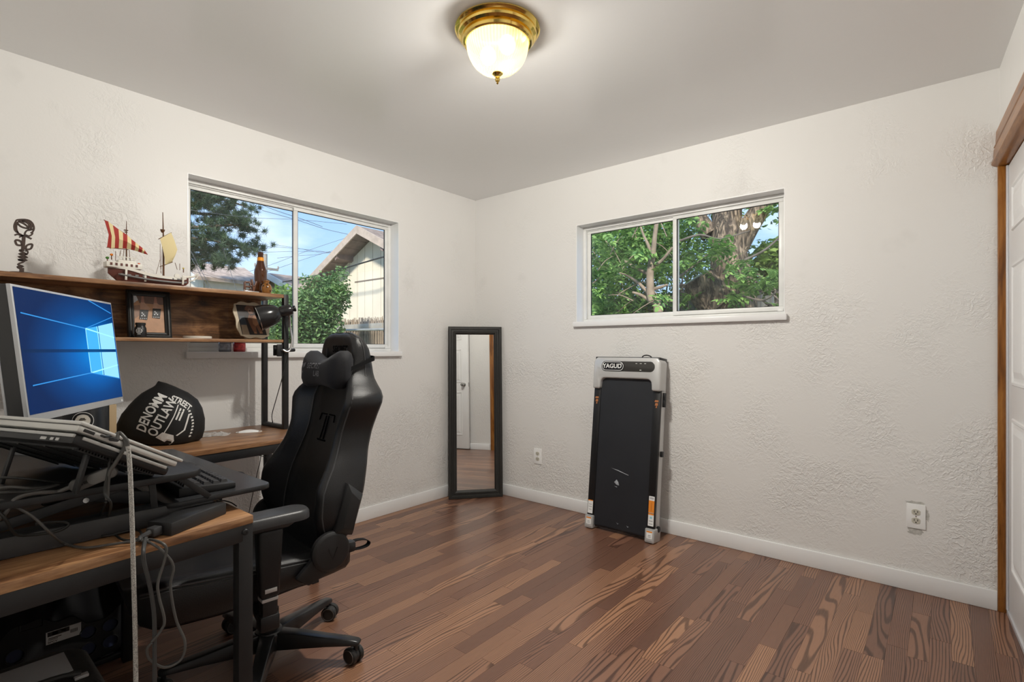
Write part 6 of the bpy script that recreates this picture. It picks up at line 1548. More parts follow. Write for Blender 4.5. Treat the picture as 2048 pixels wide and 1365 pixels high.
# ------------------------------------------------------------------ under the desk
def crate():
    x1, ya, yb, zt = 0.615, -3.03, -2.612, 0.232
    o = thing('plastic_crate', (0.45, (ya + yb) / 2, 0), 'black plastic crate with round holes under the desk wing', 'crate')
    m_cr = mat('crate_black', (0.018, 0.018, 0.019), rough=0.5, var=0.1, bump=0.05)
    m_nv = mat('navy_plastic', (0.050, 0.062, 0.125), rough=0.5, var=0.2)
    x0 = 0.33
    MB().box((x0 + 0.004, ya, 0.0), (x1 - 0.004, ya + 0.006, zt)).build('end_wall', m_cr, o); MB().box((x0 + 0.004, yb - 0.006, 0.0), (x1 - 0.004, yb, zt)).build('end_wall', m_cr, o)
    MB().box((x0, ya, 0.0), (x0 + 0.006, yb, zt)).build('side_wall', m_cr, o); MB().box((x0, ya, 0.0), (x1, yb, 0.008)).build('crate_floor', m_cr, o)
    # front wall with true holes: boolean-free, ring quads around each opening
    holes = []
    for k in range(6):
        yc = yb - 0.036 - k * 0.066
        for zc in (0.062, 0.125):
            if zc == 0.125 and k in (2, 3): continue
            holes.append((yc, zc))
    front = MB(); NY, NZ = 0.066, 0.063
    cells = {}
    cov = []
    for yc, zc in holes:
        r = 0.0225; n = 20
        cell = [(yc - NY / 2, zc - NZ / 2), (yc + NY / 2, zc - NZ / 2), (yc + NY / 2, zc + NZ / 2), (yc - NY / 2, zc + NZ / 2)]
        ring_o, ring_i = [], []
        for i in range(n):
            t = 2 * math.pi * i / n + math.pi / 4; ca, sa = math.cos(t), math.sin(t); k = max(abs(ca), abs(sa))
            ring_o.append((yc + ca / k * NY / 2, zc + sa / k * NZ / 2)); ring_i.append((yc + r * ca, zc + r * sa))
        vs_ = [(x1, y, z) for y, z in ring_o] + [(x1, y, z) for y, z in ring_i] + [(x1 - 0.006, y, z) for y, z in ring_i]
        fs = [(i, (i + 1) % n, n + (i + 1) % n, n + i) for i in range(n)] + [(n + i, n + (i + 1) % n, 2 * n + (i + 1) % n, 2 * n + i) for i in range(n)]
        front.add(vs_, fs)
        cov.append((yc, zc))
    # plain remainder
    zmid0, zmid1 = 0.062 - NZ / 2, 0.125 + NZ / 2
    front.add([(x1, ya, 0), (x1, yb, 0), (x1, yb, zmid0), (x1, ya, zmid0)], [(0, 1, 2, 3)]); front.add([(x1, ya, zmid1), (x1, yb, zmid1), (x1, yb, zt), (x1, ya, zt)], [(0, 1, 2, 3)])
    front.add([(x1, yb - 0.003, zmid0), (x1, yb, zmid0), (x1, yb, zmid1), (x1, yb - 0.003, zmid1)], [(0, 1, 2, 3)])
    y_l = yb - 0.036 - 5 * 0.066 - NY / 2
    front.add([(x1, ya, zmid0), (x1, y_l, zmid0), (x1, y_l, zmid1), (x1, ya, zmid1)], [(0, 1, 2, 3)])
    y_a, y_b = yb - 0.036 - 3 * 0.066 - NY / 2, yb - 0.036 - 2 * 0.066 + NY / 2
    front.add([(x1, y_a, 0.125 - NZ / 2), (x1, y_b, 0.125 - NZ / 2), (x1, y_b, 0.125 + NZ / 2), (x1, y_a, 0.125 + NZ / 2)], [(0, 1, 2, 3)])
    front.build('front_wall', m_cr, o, smooth=False)
    for yc, zc in cov:
        pts = [(x1 + 0.001, yc + 0.0245 * math.cos(2 * math.pi * i / 20), zc + 0.0245 * math.sin(2 * math.pi * i / 20)) for i in range(21)]
        MB().tube(pts, 0.002, 6, cap=False).build('hole_rim', m_cr, o)
    MB().box((x0 + 0.01, ya + 0.01, 0.01), (x1 - 0.010, yb - 0.01, 0.20)).build('liner', m_nv, o)
    # handle slot, label, base feet
    MB().tube([(x1 + 0.002, -2.90, zt - 0.002), (x1 + 0.002, -2.90, zt - 0.03), (x1 + 0.002, -2.84, zt - 0.03), (x1 + 0.002, -2.84, zt - 0.002)], 0.003, 6).build('handle_loop', m_cr, o)
    lb = MB().box((x1 + 0.0005, -2.832, 0.128), (x1 + 0.0015, -2.735, 0.172)).build('product_label', M_WHITEPRINT, o, smooth=False)
    def lr(y_0, y_1, z_0, z_1, m): MB().box((x1 + 0.0015, y_0, z_0), (x1 + 0.0019, y_1, z_1)).build('label_print', m, lb, smooth=False)
    lr(-2.828, -2.768, 0.155, 0.170, pm('dim', (0.03, 0.022, 0.02))); lr(-2.815, -2.80, 0.157, 0.168, pm('label_red', (0.5, 0.12, 0.08))); lr(-2.79, -2.778, 0.160, 0.169, pm('label_yellow', (0.6, 0.45, 0.1)))
    for k in range(7): lr(-2.765 + k * 0.003, -2.7635 + k * 0.003, 0.145, 0.157, M_BLKPLAST)
    lr(-2.826, -2.79, 0.1465, 0.149, M_GREYPLAST); lr(-2.826, -2.80, 0.142, 0.144, M_GREYPLAST)
    text_on('label_writing', 'BPCV', 0.011, (x1 + 0.0016, -2.814, 0.134), (0, 1, 0), (0, 0, 1), M_BLKPLAST, lb)
    MB().box((x1, yb - 0.11, 0.0), (x1 + 0.030, yb + 0.010, 0.018)).build('runner', m_cr, o, bevel=0.003); MB().box((x1 + 0.012, yb - 0.07, 0.018), (x1 + 0.02, yb - 0.03, 0.026)).build('runner_clip', m_cr, o, bevel=0.002)
    MB().box((x1, yb - 0.006, 0.018), (x1 + 0.016, yb + 0.010, 0.034)).build('corner_clip', m_cr, o, bevel=0.002)
crate()
def cloth_heap():
    rc = random.Random(8); nx_, ny_ = 26, 44; vs_, fs = [], []
    x0, x1, y0, y1 = 0.30, 0.66, -3.10, -2.585
    for j in range(ny_ + 1):
        for i in range(nx_ + 1):
            u, v = i / nx_, j / ny_
            x_, y_ = x0 + (x1 - x0) * min(1, u * 1.25), y0 + (y1 - y0) * v
            fold = 0.018 * math.sin(23 * v + 5 * u) + 0.014 * math.sin(41 * v - 7 * u + 1) + 0.012 * math.sin(11 * u + 17 * v)
            top = 0.300 + 0.055 * math.exp(-((v - 0.90) / 0.16) ** 2) + 0.03 * math.exp(-((v - 0.35) / 0.3) ** 2) + fold * 0.7
            if u > 0.72:           # front part hangs down over the crate
                k = (u - 0.72) / 0.28; drop = (0.085 + 0.05 * (0.5 + 0.5 * math.sin(9 * v + 0.6)) + (0.035 if v > 0.72 else 0)) * k
                z = top - drop; x_ = x0 + (x1 - x0) * (0.90 + 0.10 * math.sin(k * 1.57)) + fold * 0.5 - 0.004
            else: z = top - 0.05 * (1 - u / 0.72) ** 2
            vs_.append((x_, y_, max(z, 0.17)))
    for j in range(ny_):
        for i in range(nx_):
            a = j * (nx_ + 1) + i; fs.append((a, a + 1, a + nx_ + 2, a + nx_ + 1))
    o = MB().add(vs_, fs).build('black_cloth', M_CLOTHBLK, angle=80, sub=1)
    md = o.modifiers.new('thickness', 'SOLIDIFY'); md.thickness = 0.004
    tag(o, 'crumpled black cloth heaped over the plastic crate', 'cloth')
cloth_heap()
def bin_bag():
    o = thing('fabric_storage_bag', (1.24, -2.97, 0), 'black fabric storage bag with a pale grey panel under the desk end', 'bag')
    m_fb = mat('black_nylon', (0.030, 0.030, 0.029), rough=0.55, var=0.2, vscale=10, bump=0.4, bscale=60)
    loops = []
    for z, k in ((0.0, -0.01), (0.01, 0.0), (0.15, 0.012), (0.25, 0.004), (0.285, -0.006), (0.30, -0.022), (0.303, -0.04)):
        oo = rrect(0.36 + 2 * k, 0.31 + 2 * k, 0.055, 6); loops.append([(1.245 + a, -2.965 + b, z - (0.03 * (a + 0.0) if z > 0.2 else 0)) for a, b in oo])
    MB().loft(loops).build('bag_body', m_fb, o, angle=60)
    zz = lambda x_: 0.3055 - 0.03 * (x_ - 1.245)
    P4 = [(1.125, -3.10), (1.245, -3.10), (1.245, -2.868), (1.125, -2.868)]
    MB().prism([(x_, y_, zz(x_)) for x_, y_ in P4], (0, 0, 0.003)).build('pale_panel', mat('pale_grey_panel', (0.44, 0.45, 0.46), rough=0.5, bump=0.03), o, bevel=0.001)
    MB().tube([(1.27, -3.08, zz(1.27) + 0.01), (1.28, -2.92, zz(1.28) + 0.016), (1.285, -2.86, zz(1.28) + 0.006)], 0.007, 8, smooth=4).build('handle', m_fb, o)
    MB().box((1.283, -2.875, zz(1.29) - 0.002), (1.30, -2.845, zz(1.29) + 0.006)).build('handle_tab', M_SILVER, o, bevel=0.002)
bin_bag()

# ------------------------------------------------------------------ outdoors
GZ = -0.35
tag(MB().box((-40, -14, GZ - 0.2), (12, 26, GZ)).build('ground', mat('dry_lawn', (0.16, 0.17, 0.07), rough=0.95, var=0.35, vscale=1.5, bump=0.4, bscale=8), smooth=False), kind='structure')
def leaf_mat(name, c1, c2, tr_amt=0.35):
    m = bpy.data.materials.new(name); m.use_nodes = True; t = NT(m)
    b = t.t.nodes['Principled BSDF']; geo = t.n('ShaderNodeNewGeometry')
    col = t.mix(geo.outputs['Random Per Island'], c1, c2)
    t.l(col, b.inputs['Base Color']); b.inputs['Roughness'].default_value = 0.5
    tl = t.n('ShaderNodeBsdfTranslucent'); t.l(col, tl.inputs[0])
    mx = t.n('ShaderNodeMixShader'); mx.inputs[0].default_value = tr_amt
    out = [n for n in t.t.nodes if n.type == 'OUTPUT_MATERIAL'][0]
    t.l(b.outputs[0], mx.inputs[1]); t.l(tl.outputs[0], mx.inputs[2]); t.l(mx.outputs[0], out.inputs[0])
    return m
M_LEAFG = leaf_mat('ash_leaves', (0.06, 0.17, 0.04), (0.34, 0.54, 0.14))
M_LEAFY = leaf_mat('yellow_green_leaves', (0.10, 0.22, 0.04), (0.36, 0.50, 0.12), 0.5)
M_LEAFD = leaf_mat('shrub_leaves', (0.05, 0.13, 0.035), (0.27, 0.42, 0.15))
M_NEEDLE = leaf_mat('pine_needles', (0.05, 0.095, 0.05), (0.13, 0.19, 0.09), 0.3)
def bark_mat(name, lo, hi, sc):
    m = bpy.data.materials.new(name); m.use_nodes = True; t = NT(m); b = t.t.nodes['Principled BSDF']
    tc = t.n('ShaderNodeNewGeometry'); mp = t.n('ShaderNodeMapping'); mp.inputs['Scale'].default_value = (sc, sc, sc * 0.22); t.l(tc.outputs['Position'], mp.inputs[0])
    nz = t.n('ShaderNodeTexNoise', i_Scale=1.0, i_Detail=5.0, i_Distortion=1.2); t.l(mp.outputs[0], nz.inputs['Vector'])
    r = t.n('ShaderNodeMapRange'); r.inputs[1].default_value = 0.38; r.inputs[2].default_value = 0.62; t.l(nz.outputs[0], r.inputs[0])
    t.l(t.mix(r.outputs[0], lo, hi), b.inputs['Base Color']); b.inputs['Roughness'].default_value = 0.9
    bp = t.n('ShaderNodeBump'); bp.inputs['Strength'].default_value = 0.9; bp.inputs['Distance'].default_value = 0.03; t.l(r.outputs[0], bp.inputs['Height']); t.l(bp.outputs[0], b.inputs['Normal'])
    return m
M_BARK = bark_mat('rough_bark', (0.050, 0.036, 0.026), (0.30, 0.22, 0.15), 22)
M_TWIG = mat('pale_twig', (0.28, 0.21, 0.15), rough=0.8, var=0.3, vscale=12, bump=0.2)
M_DEADW = mat('grey_deadwood', (0.17, 0.14, 0.115), rough=0.85, var=0.3, vscale=10, bump=0.3)

def leaf_cloud(name, parent, m, blobs, count, size, seed, narrow=0.42, up=0.3, kind='stuff', flatten=1.0):
    """many separate leaflets (two bent quads each) scattered in ellipsoids; one mesh"""
    rng = np.random.default_rng(seed)
    w = np.array([b[6] if len(b) > 6 else b[3] * b[4] * b[5] for b in blobs]); w = w / w.sum()
    idx = rng.choice(len(blobs), count, p=w); B_ = np.array([b[:6] for b in blobs])[idx]
    d = rng.normal(size=(count, 3)); d /= np.linalg.norm(d, axis=1)[:, None]
    r = rng.random(count) ** 0.45
    c = B_[:, :3] + d * r[:, None] * B_[:, 3:6]
    ax = rng.normal(size=(count, 3)); ax[:, 2] = ax[:, 2] * 0.6 - up; ax /= np.linalg.norm(ax, axis=1)[:, None]
    nr = rng.normal(size=(count, 3)); nr[:, 2] += 0.8; nr -= ax * (nr * ax).sum(1)[:, None]; nr /= np.linalg.norm(nr, axis=1)[:, None]
    sd = np.cross(ax, nr); L_ = size * rng.uniform(0.6, 1.25, count)[:, None]; Wd_ = L_ * narrow * 0.5
    p0 = c; p1 = c + ax * L_ * 0.45 + sd * Wd_ + nr * L_ * 0.06; p2 = c + ax * L_; p3 = c + ax * L_ * 0.45 - sd * Wd_ + nr * L_ * 0.06; pm_ = c + ax * L_ * 0.45
    V = np.stack([p0, p1, p2, p3, pm_], 1).reshape(-1, 3)
    k = np.arange(count)[:, None] * 5
    Fa = np.concatenate([np.concatenate([k, k + 1, k + 4], 1), np.concatenate([k + 1, k + 2, k + 4], 1), np.concatenate([k + 2, k + 3, k + 4], 1), np.concatenate([k + 3, k, k + 4], 1)], 0)
    inv = world_matrix(parent).inverted() if parent else Matrix()
    V = V + np.array(inv.translation)
    me = bpy.data.meshes.new(name); me.vertices.add(len(V)); me.vertices.foreach_set('co', V.ravel())
    me.loops.add(Fa.size); me.loops.foreach_set('vertex_index', Fa.ravel().astype(np.int32)); me.polygons.add(len(Fa)); me.polygons.foreach_set('loop_start', np.arange(0, Fa.size, 3, dtype=np.int32))
    me.update(); me.validate(); me.materials.append(m)
    o = bpy.data.objects.new(name, me); COL.objects.link(o); o.parent = parent
    if kind: o['kind'] = kind
    return o
def limb(pts, radii, n=10, sm=5):
    P = catmull([Vector(p) for p in pts], sm); k = len(P) - 1
    rr = [radii[min(len(radii) - 1, int(i / sm))] + (radii[min(len(radii) - 1, int(i / sm) + 1)] - radii[min(len(radii) - 1, int(i / sm))]) * ((i % sm) / sm) for i in range(k + 1)]
    return MB().tube(P, rr, n)
# compound leaf: seven leaflets on a stalk, shared by the individual leaves
def compound_leaf():
    mb = MB(); ln = 0.22
    mb.tube([(0, 0, 0), (0.0, 0.10, 0.008), (0, ln * 0.8, -0.01)], 0.0016, 4)
    def leaflet(c, ang, L_):
        a = Vector((math.sin(ang), math.cos(ang), -0.22)).normalized(); s = a.cross(UP).normalized(); n = s.cross(a); c = Vector(c); w = L_ * 0.24
        p = [c, c + a * L_ * 0.3 + s * w + n * 0.006, c + a * L_ * 0.65 + s * w * 0.8 + n * 0.004, c + a * L_, c + a * L_ * 0.65 - s * w * 0.8 + n * 0.004, c + a * L_ * 0.3 - s * w + n * 0.006, c + a * L_ * 0.3, c + a * L_ * 0.65]
        mb.add(p, [(0, 1, 6), (1, 2, 7, 6), (2, 3, 7), (3, 4, 7), (4, 5, 6, 7), (5, 0, 6)])
    for k in range(4):
        for s in (-1, 1): leaflet((0, 0.05 + k * 0.045, 0.006 - k * 0.003), s * 1.05, 0.075 - 0.006 * k)
    leaflet((0, 0.195, -0.008), 0.0, 0.075)
    ob = mb.build('leaf', [M_LEAFG], None, smooth=False); me = ob.data; bpy.data.objects.remove(ob); return me
LEAF_ME = compound_leaf()
def add_leaves(parent, spots, seed, sc=(0.8, 1.25)):
    rr = random.Random(seed); inv = world_matrix(parent).inverted()
    for p in spots:
        o = bpy.data.objects.new('leaf', LEAF_ME); COL.objects.link(o); o.parent = parent
        o.location = inv @ Vector(p); o.rotation_euler = (rr.uniform(-0.7, 0.25), rr.uniform(-0.5, 0.5), rr.uniform(0, 6.28)); s = rr.uniform(*sc); o.scale = (s, s, s)

# --- behind the back window
P2 = lambda px, py, y: ony(px, py, y)
def big_tree():
    Y = 2.6
    b = P2(1440, 640, Y); o = thing('old_ash_tree', (b.x, Y, GZ), 'thick barked old tree with a cut limb outside the back window', 'tree')
    t0 = Vector((b.x + 0.05, Y, GZ))
    limb([t0, P2(1462, 700, Y), P2(1464, 600, Y), P2(1458, 520, Y), P2(1454, 440, Y + 0.1), P2(1458, 360, Y + 0.2), P2(1470, 260, Y + 0.3), P2(1485, 120, Y + 0.4)], [0.34, 0.29, 0.24, 0.19, 0.155, 0.14, 0.13, 0.10], 22).build('trunk', M_BARK, o)
    limb([P2(1460, 520, Y), P2(1500, 450, Y + 0.05), P2(1535, 400, Y + 0.1), P2(1600, 310, Y + 0.2)], [0.13, 0.105, 0.095, 0.08], 14).build('limb', M_BARK, o)
    limb([P2(1435, 600, Y - 0.1), P2(1408, 575, Y - 0.2), P2(1395, 556, Y - 0.24)], [0.24, 0.19, 0.165], 18).build('cut_limb', M_BARK, o)
    e = P2(1395, 556, Y - 0.24); d = (e - P2(1408, 575, Y - 0.2)).normalized()
    MB().lathe([(0.155, 0.0), (0.15, 0.012), (0.10, 0.016), (0.002, 0.018)], e, 20, axis=d).build('cut_face', mat('weathered_cut', (0.20, 0.23, 0.19), rough=0.9, var=0.3, vscale=20, bump=0.3), o)
    limb([P2(1420, 470, Y), P2(1400, 440, Y), P2(1380, 410, Y + 0.1), P2(1340, 350, Y + 0.2)], [0.10, 0.085, 0.07, 0.05], 12).build('limb', M_BARK, o)
    blobs = [(b.x + 0.5, Y + 0.5, 3.2, 1.0, 0.7, 0.7), (b.x - 0.6, Y + 0.6, 3.3, 0.9, 0.7, 0.6), (b.x + 1.3, Y + 0.4, 2.6, 0.5, 0.4, 0.5)]
    leaf_cloud('canopy', o, M_LEAFG, blobs, 5200, 0.075, 21)
    spots = []
    rr = random.Random(31)
    for (u, v, y, n_, su, sv) in ((1440, 505, 2.05, 16, 26, 16), (1400, 530, 2.0, 14, 26, 16), (1488, 550, 2.1, 14, 20, 22), (1390, 440, 2.2, 10, 20, 20), (1500, 580, 2.1, 12, 22, 14), (1535, 560, 2.3, 7, 20, 14), (1545, 420, 2.4, 6, 16, 16), (1375, 590, 2.2, 8, 14, 24), (1545, 625, 2.0, 6, 16, 8), (1470, 610, 2.15, 8, 22, 18), (1540, 570, 2.05, 9, 16, 12)):
        for _ in range(n_): spots.append(P2(u + rr.gauss(0, su * 0.7), v + rr.gauss(0, sv * 0.7), y + rr.uniform(-0.2, 0.25)))
    add_leaves(o, spots, 17)
    for pts in ([(1360, 482, 1.9), (1400, 470, 1.9), (1440, 478, 1.95), (1500, 462, 2.0)], [(1350, 560, 1.9), (1390, 530, 2.0), (1420, 505, 2.1)], [(1490, 520, 2.0), (1530, 500, 2.0), (1575, 460, 2.0)], [(1480, 590, 2.1), (1530, 600, 2.0), (1575, 560, 2.0)]):
        limb([P2(*p) for p in pts], [0.012, 0.010, 0.008, 0.005], 6).build('branch', M_DEADW, o)
big_tree()
def sapling(px, y, name, label, pts, forks, blobs, n_leaf, spots_c, seed):
    b = P2(px, 700, y); o = thing(name, (b.x, y, GZ), label, 'tree')
    limb([Vector((b.x + 0.1, y, GZ))] + [P2(u, v, y) for u, v in pts], [0.050, 0.046, 0.042, 0.038, 0.034, 0.028, 0.022], 12).build('trunk', M_TWIG, o)
    for f in forks: limb([P2(u, v, y + 0.02) for u, v in f], [0.020, 0.016, 0.011, 0.006], 8).build('branch', M_TWIG, o)
    leaf_cloud('foliage', o, M_LEAFG, blobs, n_leaf, 0.07, seed)
    rr = random.Random(seed); spots = []
    for (u, v, yy, n_, su, sv) in spots_c:
        for _ in range(n_): spots.append(P2(u + rr.gauss(0, su * 0.7), v + rr.gauss(0, sv * 0.7), yy + rr.uniform(-0.25, 0.25)))
    add_leaves(o, spots, seed + 1)
    rt = random.Random(seed + 5)
    for _ in range(26):
        u, v = rt.uniform(1185, 1345), rt.uniform(455, 630); a = P2(u, v, y + rt.uniform(-0.1, 0.9)); ang = rt.uniform(0, 6.28)
        d = Vector((math.cos(ang), rt.uniform(-0.3, 0.3), math.sin(ang) * 0.8)); ln = rt.uniform(0.15, 0.5)
        limb([a, a + d * ln * 0.5 + Vector((0, 0, 0.03)), a + d * ln], [0.006, 0.005, 0.003], 5, 3).build('twig', M_TWIG, o)
sapling(1305, 1.7, 'slender_sapling', 'slender pale barked forked sapling outside the back window',
        [(1318, 640), (1303, 600), (1300, 560), (1302, 530), (1306, 508), (1310, 470), (1316, 420), (1322, 330)],
        [[(1304, 512), (1296, 490), (1285, 465), (1275, 430)], [(1296, 585), (1275, 565), (1255, 552), (1235, 545)], [(1300, 540), (1325, 520), (1345, 495)], [(1306, 605), (1280, 590), (1265, 585)], [(1302, 580), (1320, 575), (1335, 570)], [(1300, 550), (1270, 535), (1245, 520)]],
        [(P2(1220, 470, 2.4).x, 2.4, 2.35, 0.55, 0.5, 0.45), (P2(1260, 440, 2.6).x, 2.7, 2.7, 0.8, 0.5, 0.35), (P2(1210, 560, 2.5).x, 2.5, 1.75, 0.5, 0.5, 0.40), (P2(1320, 470, 3.0).x, 3.0, 2.5, 0.6, 0.4, 0.5), (P2(1240, 620, 2.4).x, 2.5, 1.35, 0.7, 0.5, 0.32)], 9000,
        [(1210, 490, 1.75, 16, 20, 22), (1280, 510, 1.8, 9, 16, 10), (1220, 550, 1.8, 14, 24, 14), (1315, 600, 1.6, 5, 6, 10), (1290, 540, 1.9, 5, 10, 8), (1240, 460, 2.0, 14, 40, 12), (1190, 600, 1.9, 12, 14, 24), (1330, 550, 1.9, 8, 12, 20)], 43)
def hedge(name, label, blobs, n_, m, seed, size=0.07, narrow=0.45):
    x_, y_ = blobs[0][0], blobs[0][1]; o = thing(name, (x_, y_, GZ), label, 'shrub')
    rr = random.Random(seed)
    for k in range(7):
        a = rr.uniform(0, 6.28); t = blobs[k % len(blobs)]
        limb([(t[0] + 0.1 * math.cos(a), t[1] + 0.1 * math.sin(a), GZ), (t[0] + 0.2 * math.cos(a), t[1] + 0.1 * math.sin(a), (GZ + t[2]) / 2), (t[0] + 0.35 * math.cos(a), t[1] + 0.2 * math.sin(a), t[2] + 0.3 * t[5])], [0.02, 0.015, 0.008], 6, 4).build('stem', M_DEADW, o)
    leaf_cloud('foliage', o, m, blobs, n_, size, seed, narrow); return o
xx = lambda px, y: P2(px, 600, y).x
hedge('yellow_green_shrub', 'yellow green shrub beside the old tree', [(xx(1548, 3.3), 3.3, 2.12, 0.50, 0.3, 0.34), (xx(1610, 3.2), 3.2, 2.1, 0.5, 0.3, 0.4)], 4200, M_LEAFY, 51, 0.085)
hedge('ivy_shrub', 'yellow green climbing shrub behind the old tree trunk', [(xx(1385, 3.8), 3.9, 2.3, 0.28, 0.2, 0.45), (xx(1290, 3.9), 4.0, 2.6, 0.6, 0.2, 0.4)], 1500, M_LEAFY, 52, 0.085)
hedge('dark_hedge', 'dense dark green thicket beyond the sapling', [(xx(1250, 3.7), 3.7, 1.8, 1.1, 0.35, 0.75), (xx(1330, 3.6), 3.6, 2.6, 0.7, 0.3, 0.5), (xx(1180, 3.5), 3.5, 2.4, 0.8, 0.35, 0.8)], 9500, M_LEAFD, 53, 0.08)
hedge('low_thicket', 'low tangled thicket at the foot of the board fence', [(xx(1260, 2.9), 2.9, 1.2, 0.9, 0.3, 0.35), (xx(1380, 3.1), 3.1, 1.25, 0.35, 0.3, 0.3)], 3000, M_LEAFD, 54, 0.07)
# tangle of bare sticks by the fence
bp_ = thing('brush_pile', (xx(1540, 3.0), 3.0, GZ), 'tangle of bare grey branches before the board fence', 'branches')
rr = random.Random(77)
for k in range(44):
    u, v = rr.uniform(1360, 1600), rr.uniform(575, 690); a = P2(u, v, rr.uniform(2.7, 3.4)); ang = rr.uniform(-0.9, 0.9)
    d = Vector((math.cos(ang), rr.uniform(-0.2, 0.2), math.sin(ang))); ln = rr.uniform(0.3, 1.0)
    limb([a - d * ln * 0.5, a + Vector((0, 0, rr.uniform(-0.05, 0.08))), a + d * ln * 0.5], [0.014, 0.011, 0.006], 6, 3).build('stick', M_DEADW, bp_)
for k in range(9):
    x_ = xx(1540, 3.0) + rr.uniform(-0.8, 0.8); limb([(x_, 3.0 + rr.uniform(-0.2, 0.3), GZ), (x_ + rr.uniform(-0.2, 0.2), 3.05, 0.6), (x_ + rr.uniform(-0.5, 0.5), 3.1, 1.5)], [0.02, 0.016, 0.01], 6, 3).build('stick', M_DEADW, bp_)
# board fence
fe = thing('board_fence', (0.6, 4.35, GZ), 'weathered grey board fence behind the trees', 'fence')
m_fen = mat('weathered_fence', (0.27, 0.255, 0.235), rough=0.9, var=0.35, vscale=3, bump=0.3, bscale=30, stretch=(6, 6, 0.5))
rf = random.Random(6)
for k in range(52):
    x_ = -3.6 + k * 0.145; h_ = 2.02 + rf.uniform(-0.03, 0.03)
    MB().box((x_, 4.3 + rf.uniform(-0.006, 0.006), GZ), (x_ + 0.138, 4.325, h_)).build('board', m_fen, fe, smooth=False)
for z_ in (0.1, 1.6): MB().box((-3.6, 4.327, z_), (3.95, 4.37, z_ + 0.09)).build('rail', m_fen, fe, smooth=False)

# --- beyond the left window
O3 = lambda px, py, x: onx(px, py, x)
def gable_house():
    Y = 3.75                                     # gable wall faces the yard between the houses
    YO = Y - 0.45
    pk = ony(715, 452, YO); ridge_z = pk.z
    o = thing('tan_gable_house', (pk.x, Y + 2, GZ), 'tan board sided house gable with brown open eaves', 'house')
    m_sd = mat('tan_siding', (0.72, 0.63, 0.49), rough=0.8, var=0.08, vscale=1.5, bump=0.1, bscale=20); m_gr = mat('siding_groove', (0.20, 0.15, 0.11), rough=0.9)
    m_ev = mat('brown_eaves', (0.20, 0.14, 0.12), rough=0.8, var=0.25, vscale=6); m_fa = mat('fascia_tan', (0.46, 0.36, 0.29), rough=0.7, var=0.15); m_rf = mat('shingle', (0.26, 0.19, 0.15), rough=0.95, var=0.35, vscale=10, bump=0.5, bscale=14)
    le = ony(603, 572, YO); sl = (ridge_z - le.z) / (pk.x - le.x)
    def roofz(x): return ridge_z - sl * abs(x - pk.x)
    xl, xr_ = pk.x - 3.4, pk.x + 3.4
    rz = 0.16; step = 0.30; x = xl + 0.35
    while x < xr_ - 0.35:
        x2 = min(x + step - 0.014, xr_ - 0.35)
        ps = [(x, Y, GZ), (x2, Y, GZ), (x2, Y, roofz(x2) - rz)]
        if x < pk.x < x2: ps.append((pk.x, Y, ridge_z - rz))
        ps.append((x, Y, roofz(x) - rz))
        MB().prism(ps, (0, -0.02, 0)).build('siding_board', m_sd, o, smooth=False); x += step
    MB().prism([(xl + 0.35, Y + 0.03, GZ), (xr_ - 0.35, Y + 0.03, GZ), (xr_ - 0.35, Y + 0.03, roofz(xr_ - 0.35) - rz), (pk.x, Y + 0.03, ridge_z - rz), (xl + 0.35, Y + 0.03, roofz(xl + 0.35) - rz)], (0, -0.025, 0)).build('wall_backing', m_gr, o, smooth=False)
    jn = ony(709, 566, Y - 0.03)
    MB().box((jn.x, Y - 0.026, jn.z), (xr_ - 0.4, Y - 0.02, jn.z + 0.03)).build('siding_joint', m_gr, o, smooth=False)
    for s, xe in ((-1, xl), (1, xr_)):
        A, Bq = pk.x, xe
        def slab(u0, u1, d0, d1, y0, y1, nm, m):
            xa, xb = A + (Bq - A) * u0, A + (Bq - A) * u1
            MB().hexa([(xa, y0, roofz(xa) + d0), (xa, y1, roofz(xa) + d0), (xb, y1, roofz(xb) + d0), (xb, y0, roofz(xb) + d0), (xa, y0, roofz(xa) + d1), (xa, y1, roofz(xa) + d1), (xb, y1, roofz(xb) + d1), (xb, y0, roofz(xb) + d1)]).build(nm, m, o, smooth=False)
        slab(0, 1, -0.10, 0.0, YO, Y + 5, 'roof_plane', m_rf)
        slab(0, 1, -0.17, 0.01, YO - 0.03, YO, 'barge_board', m_fa)
        for j in range(12): slab(j / 12 + 0.003, (j + 1) / 12 - 0.003, -0.125, -0.10, YO, Y - 0.02, 'soffit_board', m_ev)
        for j in (3, 6, 9): slab(j / 12 - 0.012, j / 12 + 0.012, -0.24, -0.10, YO, Y - 0.02, 'lookout', m_ev)
    a, b = ony(612, 556, YO - 0.1), ony(757, 517, YO - 0.1)
    tag(MB().tube([a - (b - a) * 0.4 + UP * 0.05, a, (a + b) / 2 - UP * 0.02, b, Vector((b.x + 0.9, Y - 0.02, b.z + 0.22))], 0.016, 6, smooth=3).build('service_cable', M_CORD), 'black service cable running across the tan gable wall', 'cable')
gable_house()
